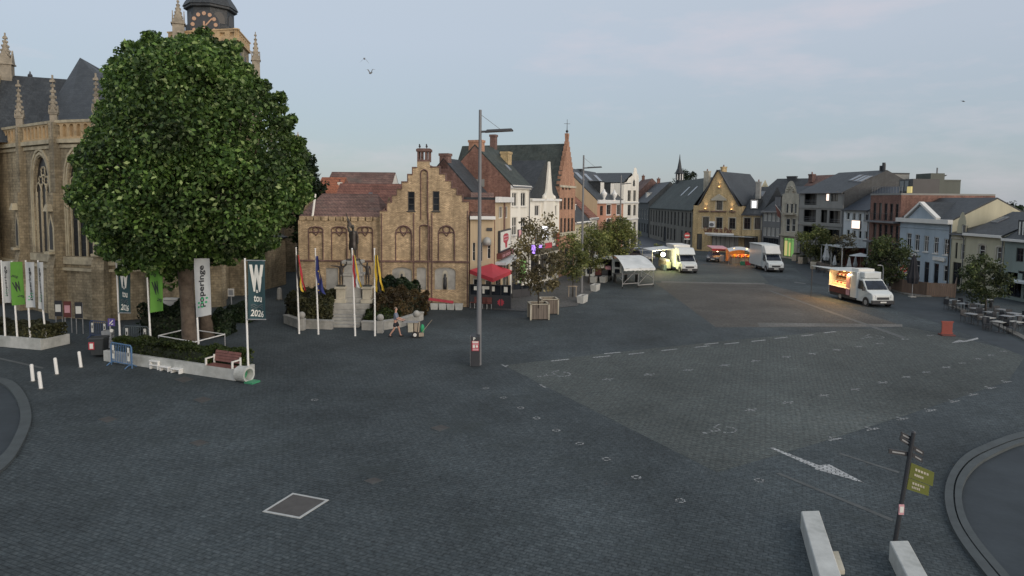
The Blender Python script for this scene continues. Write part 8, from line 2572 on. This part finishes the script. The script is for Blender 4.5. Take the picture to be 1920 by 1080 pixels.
mb.beam(gz(legs[4]) + Vector((0, 0, .22)), gz(legs[1]) + Vector((0, 0, .22)), .07); mb.beam(gz(legs[0]) + Vector((0, 0, .45)), gz(legs[4]) + Vector((0, 0, .45)), .06); mb.beam(gz(legs[0]) + Vector((0, 0, .8)), gz(legs[2]) + Vector((0, 0, .8)), .06); mb.beam(gz(legs[4]) + Vector((0, 0, .3)), legs[1] + Vector((0, 0, -.1)), .04); mb.beam(gz(legs[0]) + Vector((0, 0, .4)), legs[4] + Vector((0, 0, -.1)), .04); mb.beam(gz(legs[1]) + Vector((0, 0, .8)), gz(legs[3]) + Vector((0, 0, .8)), .06)
mb.build('brace', M['galv'], mc_)
c = c0.lerp(c2, .5)
mb = MB(); mb.obox((c.x - .6, c.y + .8, .9), (2.6, 1.2, .06), .2); mb.build('folding_table', M['metal_grey'], mc_)
for sx in (-1.2, 0, 1.2):
    mb = MB(); mb.obox((c.x - .6 + sx, c.y + .8 + sx * .2, 0), (.06, .8, .898), .2); mb.build('table_leg', M['metal_dark'], mc_)
# orange lit stalls before the cafe
os_ = thing('lit_stall', 'orange lit market stall with a white canopy and heaped goods beside the box truck', 'market stall', (0, 0, 0)); ROOTM[os_.name] = Matrix.Identity(4)
b = G(1393, 496); Y = b.y
mb = MB(); vs = []
k_ = [P(1362, 466, Y + 3.4), P(1410, 468, Y + 3.4), P(1413, 475, Y - .4), P(1367, 472, Y - .4)]
n = 8
for j in range(n + 1):
    for i in range(n + 1):
        u, v = i / n, j / n
        vs.append(k_[0].lerp(k_[1], u).lerp(k_[3].lerp(k_[2], u), v) + Vector((0, 0, .35 * math.sin(math.pi * u) + .1 * math.sin(math.pi * v))))
mb.add(vs, [(j * (n + 1) + i, j * (n + 1) + i + 1, (j + 1) * (n + 1) + i + 1, (j + 1) * (n + 1) + i) for j in range(n) for i in range(n)])
mb.build('canopy', M['tarp'], os_, smooth=True, fix=False)
for p in k_:
    mb = MB(); mb.cyl((p.x, p.y, 0), p, .03, n=6); mb.build('pole', M['galv'], os_)
mb = MB(); a, c = P(1372, 480, Y + .6), P(1408, 480, Y + .6); mb.box(a.x, Y + .5, .0, c.x, Y + 1.5, .85); mb.build('table', M['wood'], os_)
mb = MB(); mb.box(a.x, Y + 3.2, .2, c.x, Y + 3.3, 2.0); mb.build('back_cloth', M['interior_warm'], os_)
for i in range(11):
    x = a.x + (c.x - a.x) * (i + .5) / 11
    for r_ in range(2):
        mb = MB(); mb.obox((x, Y + .75 + .5 * r_, .853), (.3, .36, random.uniform(.14, .32) + .16 * r_), .1 * i); mb.build('goods', M[('orange', 'wood', 'print_red', 'cloth_yellow')[(i * 3 + r_) % 4]], os_, bevel=.03)
mb = MB(); q = P(1413, 490, Y); mb.box(q.x - .3, Y - .2, 0, q.x + .5, Y + .0, 2.2); mb.build('end_panel', M['interior_warm'], os_)
for i in range(3):
    x = a.x + (c.x - a.x) * (i + .5) / 3
    mb = MB(); mb.sphere((x, Y + 1.0, 2.1), .09, 8, 6); mb.build('bulb', M['lamp_warm'], os_)
    lampo(os_, 'POINT', (x, Y + .9, 1.9), (1, .48, .16), 60, .1)
for i, (x, y, c_) in enumerate(((1392, 497, 'green_paint'), (1402, 497, 'print_red'), (1383, 495, 'print_white'))):
    q = G(x, y); t = thing('goods_crate', ('green', 'red', 'pale')[i] + ' crate on the ground before the orange lit stall', 'crate', q, 0, 'crates before the lit stall')
    mb = MB(); mb.obox(q, (.6, .4, .5)); mb.build('box', M[c_], t, bevel=.02); mb = MB(); mb.obox(q + Vector((0, 0, .503)), (.5, .3, .12)); mb.build('contents', M['wood'], t, bevel=.03)
rs_ = thing('lit_stall', 'long stall with a glowing red edged awning right of the dark parked car', 'market stall', (0, 0, 0)); ROOTM[rs_.name] = Matrix.Identity(4)
a, c = P(1335, 466, Y + 4), P(1366, 467, Y + 3)
mb = MB(); mb.hexa([(a.x, a.y, a.z - .05), (c.x, c.y, c.z - .05), (c.x, c.y + 2.6, c.z + .2), (a.x, a.y + 2.6, a.z + .2), (a.x, a.y, a.z + .05), (c.x, c.y, c.z + .05), (c.x, c.y + 2.6, c.z + .3), (a.x, a.y + 2.6, a.z + .3)]); mb.build('awning', M['print_pink'], rs_)
mb = MB(); mb.box(a.x, a.y - .03, a.z - .3, c.x, a.y - .01, a.z - .06); mb.build('valance', M['cloth_red'], rs_)
mb = MB(); mb.box(a.x + .1, a.y + .6, .0, c.x - .1, a.y + 1.6, .9); mb.build('counter', M['print_white'], rs_)
for x in (a.x + .05, c.x - .05):
    mb = MB(); mb.cyl((x, a.y + .02, 0), (x, a.y + .02, a.z - .06), .03, n=6); mb.build('pole', M['galv'], rs_)
mb = MB(); mb.cyl((a.x + .3, a.y + .5, a.z - .2), (c.x - .3, a.y + .4, a.z - .2), .04, n=6); mb.build('tube_lamp', M['lamp_warm'], rs_)
lampo(rs_, 'POINT', ((a.x + c.x) / 2, a.y + .7, a.z - .45), (1, .62, .4), 45, .1)

# ---------------------------------------------------------------- terraces on the right
def parasol(label, px, y0, y1, mat, group):
    b = G(px, y1); Y = b.y; zt_ = ZT(px, y0, Y)
    t = thing('closed_parasol', label, 'parasol', b, group=group)
    mb = MB(); mb.cyl(b, b + Vector((0, 0, zt_)), .03, n=6); mb.build('pole', M['wood' if mat != 'cloth_black' else 'galv'], t)
    mb = MB(); vs = []; n = 16; prof = [(.26, .32), (.33, .45), (.22, .62), (.17, .8), (.10, .93), (.03, .985)]
    for r_, f in prof:
        for i in range(n):
            a = 2 * math.pi * i / n; rr_ = r_ * (1.15 if i % 2 else .82) * zt_ / 2.8
            vs.append((b.x + rr_ * math.cos(a), b.y + rr_ * math.sin(a), zt_ * f))
    mb.add(vs, [(j * n + i, j * n + (i + 1) % n, (j + 1) * n + (i + 1) % n, (j + 1) * n + i) for j in range(len(prof) - 1) for i in range(n)] + [tuple(range(n))])
    mb.build('canopy', M[mat], t, fix=False)
    mb = MB(); mb.obox(b, (.5, .5, .08)); mb.build('foot', M['stone'], t)
    return t
PG = 'closed white parasols'
for px, y0, y1, la in ((1516, 468, 491, 'small closed white parasol furthest left under the green tree'), (1548, 456, 503, 'tallest closed pale parasol right of the green tree'), (1564, 478, 506, 'closed white parasol just right of the tallest one'), (1591, 481, 513, 'closed white parasol leftmost of the pair above the food truck flap'), (1603, 480, 509, 'closed white parasol rightmost of the pair above the food truck flap'), (1621, 480, 506, 'slim closed white parasol below the lit house sign'), (1630.5, 482, 509, 'closed white parasol furthest right beside the dark round tree')):
    parasol(la, px, y0, y1, 'cloth_white', PG)
parasol('dark closed parasol on a pale pole in front of the blue house', 1710, 476, 557, 'cloth_black', None)
op = thing('open_parasol', 'single small open white parasol on the terrace before the white house', 'parasol', G(1612, 512))
b = G(1612, 512); zt_ = ZT(1612, 474, b.y)
mb = MB(); mb.cyl(b, b + Vector((0, 0, zt_)), .03, n=6); mb.build('pole', M['wood'], op)
mb = MB(); n = 8; vs = [(b.x, b.y, zt_)] + [(b.x + 1.35 * math.cos(2 * math.pi * i / n), b.y + 1.35 * math.sin(2 * math.pi * i / n), zt_ - .38) for i in range(n)]
mb.add(vs, [(0, 1 + i, 1 + (i + 1) % n) for i in range(n)]); mb.build('canopy', M['cloth_white'], op, fix=False)
def tbl(label, px, py, group, tmat='white', s=.72):
    b = G(px, py, .74); b.z = 0
    t = thing('terrace_table', label, 'table', b, group=group)
    mb = MB(); mb.obox(b + Vector((0, 0, .715)), (s, s, .03), .4); mb.build('top', M[tmat], t)
    mb = MB(); mb.cyl(b, b + Vector((0, 0, .714)), .035, n=6); mb.obox(b, (.4, .4, .03), .4); mb.build('pedestal', M['metal_dark'], t)
    return b
def chair(label, b, rz, group, mat='metal_dark'):
    t = thing('terrace_chair', label, 'chair', b, rz, group); ROOTM[t.name] = Matrix.Identity(4)
    mb = MB(); mb.obox((0, 0, .44), (.42, .42, .04)); mb.build('seat', M[mat], t)
    mb = MB(); mb.obox((0, .2, .483), (.42, .035, .4)); mb.build('backrest', M[mat], t)
    for sx in (-.18, .18):
        for sy in (-.18, .18):
            mb = MB(); mb.cyl((sx, sy, 0), (sx, sy, .438), .018, n=5); mb.build('leg', M[mat], t)
    t.location, t.rotation_euler = b, (0, 0, rz)
    return t
TS = [(1788, 563), (1806, 569), (1835, 570), (1831, 578), (1858, 585), (1850, 561), (1888, 592), (1900, 587), (1880, 580), (1915, 592), (1852, 595), (1874, 603), (1905, 603), (1822, 588)]
proto = None
for i, (x, y) in enumerate(TS):
    b = tbl('white topped terrace table before the cream house', x, y, 'white topped tables on the right terrace', 'galv' if i not in (10, 11, 12) else 'stone')
    for k_ in range(2):
        a = i * 1.3 + k_ * math.pi + .4
        q = b + Vector((math.cos(a) * .68, math.sin(a) * .68, 0))
        if proto is None:
            proto = chair('dark terrace chair at the white topped tables', q, a - math.pi / 2, 'dark chairs on the right terrace')
        else:
            copy_tree(proto, q, a - math.pi / 2)
for i, (x, y) in enumerate(((1560, 507), (1580, 511), (1600, 514), (1640, 521), (1535, 499), (1618, 509))):
    b = tbl('pale table on the terrace behind the food truck', x, y, 'pale tables on the middle terrace', 'stone_pale')
    for k_ in range(2):
        a = i * 1.1 + k_ * math.pi
        copy_tree(proto, b + Vector((math.cos(a) * .68, math.sin(a) * .68, 0)), a - math.pi / 2, 'dark terrace chair on the terrace behind the food truck')['group'] = 'dark chairs on the middle terrace'
# wooden screen round the blue house terrace
def plankscreen(label, pts, hgt, mat):
    t = thing('wooden_screen', label, 'fence', G(*pts[0]))
    for a, b in zip(pts, pts[1:]):
        pn = Panel(G(*a), G(*b)); mb = MB(); n = max(2, int(pn.W / .16))
        for i in range(n): pn.box(mb, pn.W * i / n + .008, -.02, .04, pn.W * (i + 1) / n - .008, .02, hgt)
        mb.build('planks', M[mat], t)
        mb = MB(); pn.box(mb, 0, -.03, hgt + .003, pn.W, .05, hgt + .06); mb.build('rail', M[mat], t)
        mb = MB(); pn.box(mb, -.05, -.05, 0, .05, .05, hgt + .1); mb.build('post', M[mat], t)
    return t
plankscreen('brown wooden terrace screen in front of the blue house', [(1668, 543), (1692, 550), (1738, 556), (1790, 559), (1793, 545)], 1.25, 'brown_fence')
plankscreen('dark wooden terrace screen behind the food truck', [(1522, 502), (1552, 511), (1600, 525), (1650, 539)], .95, 'wood_dark')
for x, y, la in ((1493, 489, 'leftmost pale wooden planter box of the three by the ornate house'), (1505, 494, 'middle pale wooden planter box of the three by the ornate house'), (1529, 504, 'rightmost pale wooden planter box, before the grey apartments')):
    b = G(x, y); t = thing('terrace_planter', la, 'planter', b, group='pale planter boxes by the grey apartments')
    mb = MB(); mb.obox(b, (1.5, .7, .95), .7); mb.build('box', M['stone_pale'], t, bevel=.02)
    mb = MB(); mb.obox(b + Vector((0, 0, .953)), (1.3, .5, .2), .7, taper=.8); mb.build('plants', M['leaf_brown'], t)
tb2 = thing('menu_board', 'dark patterned wind screen under the green tree by the grey apartments', 'terrace screen', G(1528, 494))
pn = Panel(G(1520, 492), G(1537, 496)); mb = MB(); pn.box(mb, 0, -.03, .1, pn.W, .03, 1.8); mb.build('board', M['cladding'], tb2); mb = MB(); pn.box(mb, -.05, -.04, 0, .04, .04, 1.9); mb.build('post', M['metal_dark'], tb2)
mb = MB(); pn.box(mb, pn.W - .04, -.04, 0, pn.W + .05, .04, 1.9); mb.build('post', M['metal_dark'], tb2)
aw3 = thing('terrace_awning', 'dark red lit terrace shelter in front of the white sign house', 'awning', rp(1607).to_3d())
pn = wh.pn; mb = MB(); pn.box(mb, .3, -3.2, 2.9, pn.W - .3, -.02, 3.0); mb.build('roof', M['render_cool'], aw3)
mb = MB(); pn.box(mb, .3, -.32, .2, pn.W - .3, -.28, 2.88); mb.build('back_panel', M['dark_red'], aw3)
for u in (.4, pn.W / 2, pn.W - .4):
    mb = MB(); pn.box(mb, u - .05, -3.15, 0, u + .05, -3.05, 2.897); mb.build('post', M['frame_white'], aw3)
kp = thing('bent_pole', 'pale bent lamp pole behind the food truck roof', 'lamp', G(1654, 548))
b = G(1654, 548); mb = MB(); zt_ = ZT(1654, 497, b.y); mb.tube([b, b + Vector((0, 0, zt_ * .85)), b + Vector((-.08, 0, zt_ * .97)), b + Vector((-.3, 0, zt_))], .05, 8); mb.build('pole', M['galv'], kp); mb = MB(); mb.obox(b + Vector((-.4, 0, zt_ - .06)), (.3, .16, .1)); mb.build('lamp_head', M['galv'], kp)

# ---------------------------------------------------------------- people and birds
def person(label, loc, rz, shirt, shorts, rarm=None, larm=None, lleg=None, rleg=None, sc=1.0, hair='hair', trousers=False):
    t = thing('person', label, 'person', (0, 0, 0)); ROOTM[t.name] = Matrix.Identity(4)
    def fingers(arm):
        """Palm and five curled fingers added to the end of an arm chain."""
        return arm
    J, E = body(1.0, rarm, larm, lleg, rleg)
    nb0 = len(J)
    ends = [i for i in range(nb0) if sum(i in e for e in E) == 1 and J[i][0][2] > .5 and i > 7]
    for i in ends[:2]:
        p = Vector(J[i][0]); q = Vector(J[[a if b == i else b for a, b in E if i in (a, b)][0]][0])
        d_ = (p - q).normalized(); s_ = d_.cross(Vector((0, 0, 1)) if abs(d_.z) < .8 else Vector((0, 1, 0))).normalized(); n_ = s_.cross(d_)
        for k_, (o_, l_) in enumerate(((-.03, .075), (-.01, .085), (.01, .08), (.03, .065))):
            a = p + s_ * o_ + d_ * .02; b = a + d_ * l_ * .55 - n_ * .012; c = b + d_ * l_ * .3 - n_ * .035
            m = len(J); J += [(tuple(a), .0095), (tuple(b), .0085), (tuple(c), .007)]; E += [(i, m), (m, m + 1), (m + 1, m + 2)]
        a = p + s_ * .045 - d_ * .03; b = a + s_ * .02 + d_ * .04 - n_ * .02
        m = len(J); J += [(tuple(a), .011), (tuple(b), .009)]; E += [(i, m), (m, m + 1)]
    figure('body', M['skin'], t, J, E)
    # shirt with sleeves to the elbow
    def sub(idx, grow, name, mat, cut=None):
        mp_ = {i: k_ for k_, i in enumerate(idx)}
        jj = []
        for i in idx:
            p, r_ = J[i]; r_ = r_ if isinstance(r_, tuple) else (r_, r_)
            jj.append((p, (r_[0] * grow + .008, r_[1] * grow + .008)))
        ee = [(mp_[a], mp_[b]) for a, b in E if a in mp_ and b in mp_]
        return figure(name, M[mat], t, jj, ee, root=0)
    sub([0, 1, 2, 3, 8, 9, 12, 13], 1.28, 'shirt', shirt)
    if trousers:
        sub([0, 16, 17, 18, 20, 21, 22], 1.16, 'trousers', shorts)
    else:
        J2 = [((J[0][0][0], J[0][0][1], .98), (.165, .125)), (J[0][0], (.17, .125))]
        E2 = [(0, 1)]
        for h0, k0 in ((16, 17), (20, 21)):
            p, q = Vector(J[h0][0]), Vector(J[k0][0]); m_ = p.lerp(q, .72)
            J2 += [(tuple(p), .112), (tuple(m_), .10)]; E2 += [(1, len(J2) - 2), (len(J2) - 2, len(J2) - 1)]
        figure('shorts', M[shorts], t, J2, E2)
    for i in (19, 23):
        p = Vector(J[i][0]); q = Vector(J[i - 1][0])
        mb = MB(); mb.obox((p.x, (p.y + q.y) / 2 - .0, max(p.z - .045, 0)), (.1, .27, .09)); mb.build('shoe', M['black'], t, bevel=.025)
    mb = MB(); mb.sphere((0, .008, 1.70), (.086, .098, .075), 12, 8); o = mb.build('hair', M[hair], t, smooth=True)
    mb = MB()
    for sx in (-.03, .03): mb.sphere((sx, -.107, 1.645), (.012, .008, .008), 6, 4)
    mb.build('eye', M['black'], t)
    mb = MB(); mb.hexa([(-.012, -.10, 1.60), (.012, -.10, 1.60), (.008, -.132, 1.605), (-.008, -.132, 1.605), (-.008, -.10, 1.64), (.008, -.10, 1.64), (.004, -.108, 1.64), (-.004, -.108, 1.64)]); mb.build('nose', M['skin'], t)
    mb = MB(); mb.obox((0, -.102, 1.565), (.045, .01, .01)); mb.build('mouth', M['dark_red'], t)
    for sx in (-1, 1):
        mb = MB(); mb.sphere((sx * .082, -.01, 1.63), (.012, .022, .032), 6, 5); mb.build('ear', M['skin'], t, smooth=True)
    t.location, t.rotation_euler, t.scale = loc, (0, 0, rz), (sc, sc, sc)
    return t
pl = G(742, 631.5)
person('walking person in grey shirt and dark shorts pushing a cleaning cart past the shrubs', pl, R(90), 'shirt', 'shorts',
       rarm=[((-.17, -.02, 1.39), .06), ((-.2, -.10, 1.12), .046), ((-.18, -.36, 1.02), .036), ((-.18, -.45, 1.02), (.035, .022))],
       larm=[((.17, -.02, 1.39), .06), ((.2, -.10, 1.12), .046), ((.18, -.36, 1.02), .036), ((.18, -.45, 1.02), (.035, .022))],
       lleg=[((.09, -.02, .84), .088), ((.10, -.17, .49), .06), ((.10, -.26, .10), .042), ((.10, -.39, .04), (.042, .03))],
       rleg=[((-.09, .02, .84), .088), ((-.10, .08, .48), .06), ((-.10, .33, .13), .042), ((-.10, .25, .035), (.042, .03))], sc=1.06)
ct_ = thing('cleaning_cart', 'two wheeled street cleaning cart with pale bins, a broom and a green bag', 'cart', pl + Vector((.95, 0, 0))); ROOTM[ct_.name] = Matrix.Translation(pl + Vector((.95, 0, 0)))
c = pl + Vector((.95, 0, 0))
mb = MB()
for sy in (-.24, .24):
    mb.tube([c + Vector((-.52, sy, 1.0)), c + Vector((-.25, sy, .95)), c + Vector((-.2, sy, .3)), c + Vector((.45, sy, .3)), c + Vector((.5, sy, .95))], .022, 6)
mb.cyl(c + Vector((-.52, -.24, 1.0)), c + Vector((-.52, .24, 1.0)), .022, n=6); mb.build('frame', M['metal_dark'], ct_)
mb = MB(); mb.obox(c + Vector((0, 0, .94)), (.95, .55, .04)); mb.build('tray', M['galv'], ct_)
mb = MB(); mb.obox(c + Vector((.0, 0, .33)), (.32, .42, .6), 0, 1.08); mb.build('bin', M['stone_pale'], ct_, bevel=.02)
mb = MB(); mb.obox(c + Vector((.38, 0, .33)), (.3, .42, .6), 0, 1.08); mb.build('bin', M['wood'], ct_, bevel=.02)
for sy in (-.3, .3):
    mb = MB(); mb.cyl(c + Vector((.3, sy - .03, .2)), c + Vector((.3, sy + .03, .2)), .2, n=18); wo_ = mb.build('wheel', M['black'], ct_); mb = MB(); mb.cyl(c + Vector((.3, sy - .04, .2)), c + Vector((.3, sy + .04, .2)), .11, n=14); mb.build('hub', M['frame_white'], wo_)
mb = MB(); mb.sphere(c + Vector((.72, 0, .52)), (.13, .16, .3), 10, 8); mb.build('bag', M['print_green'], ct_, smooth=True)
mb = MB(); q0, q1 = c + Vector((.7, -.25, .3)), c + Vector((1.35, -.25, 1.15)); mb.cyl(q0, q1, .018, n=6); mb.build('broom_handle', M['wood'], ct_)
mb = MB(); mb.obox(c + Vector((.68, -.25, .1)), (.3, .12, .22), .2); mb.build('broom_head', M['wood'], ct_)
person('dark clothed person standing under the canopy of the yellow lit truck', G(1250, 503), R(30), 'shirt', 'shorts', trousers=True)
person('person with a white top beside the yellow lit truck counter', G(1261, 499), R(70), 'cloth_white', 'shorts', trousers=True)
def gull(label, px, py, Y, rz, up, span=1.0):
    c = P(px, py, Y)
    t = thing('gull', label, 'bird', c, rz, 'birds in the sky'); ROOTM[t.name] = Matrix.Identity(4)
    mb = MB(); mb.sphere((0, 0, 0), (.07, .24, .075), 8, 8); mb.sphere((0, -.23, .03), .05, 8, 6); mb.add([(-.05, .18, 0), (.05, .18, 0), (.08, .4, .01), (-.08, .4, .01)], [(0, 1, 2, 3)]); mb.build('body', M['bird'], t, smooth=True)
    for s_ in (-1, 1):
        mb = MB(); a = span / 2
        mb.add([(s_ * .05, -.1, .02), (s_ * .05, .1, .02), (s_ * a * .5, .08, up * .30), (s_ * a * .5, -.12, up * .30), (s_ * a, .10, up * .26 if up > 0 else up * .8), (s_ * a, .03, up * .26 if up > 0 else up * .8)], [(0, 1, 2, 3), (3, 2, 4, 5)]); mb.build('wing', M['bird'], t, fix=False)
    t.location, t.rotation_euler = c, (R(20), 0, rz)
    return t
M['bird'] = plain('gull_feathers', (0.16, 0.16, 0.165), 0.9, 0.2, 4.0)
gull('upper gull gliding with drooping wings in the open sky', 683, 110, 55, R(10), -.45, .75)
gull('lower gull with raised wings just below the other one', 695, 137, 55, R(-10), 1.0, .8)
gull('tiny distant bird low in the sky at the far right', 1806, 190, 110, R(60), .2, .9)
for px, la in ((787, 'left pigeon perched on the lantern chimney of the hall'), (800, 'right pigeon perched on the lantern chimney of the hall')):
    p = P(px, 278, YH + .4); t = thing('pigeon', la, 'bird', p); 
    mb = MB(); mb.sphere(p + Vector((0, 0, .14)), (.09, .16, .1), 8, 6); mb.sphere(p + Vector((0, -.13, .28)), .055, 8, 6); mb.cyl(p + Vector((0, -.06, .16)), p + Vector((0, -.12, .27)), .06, .045, 7); mb.cyl(p, p + Vector((0, 0, .1)), .025, n=5); mb.build('body', M['metal_dark'], t, smooth=True)
    mb = MB(); mb.sphere(p + Vector((0, .12, .12)), (.06, .18, .03), 6, 5); mb.build('tail', M['metal_dark'], t, smooth=True)
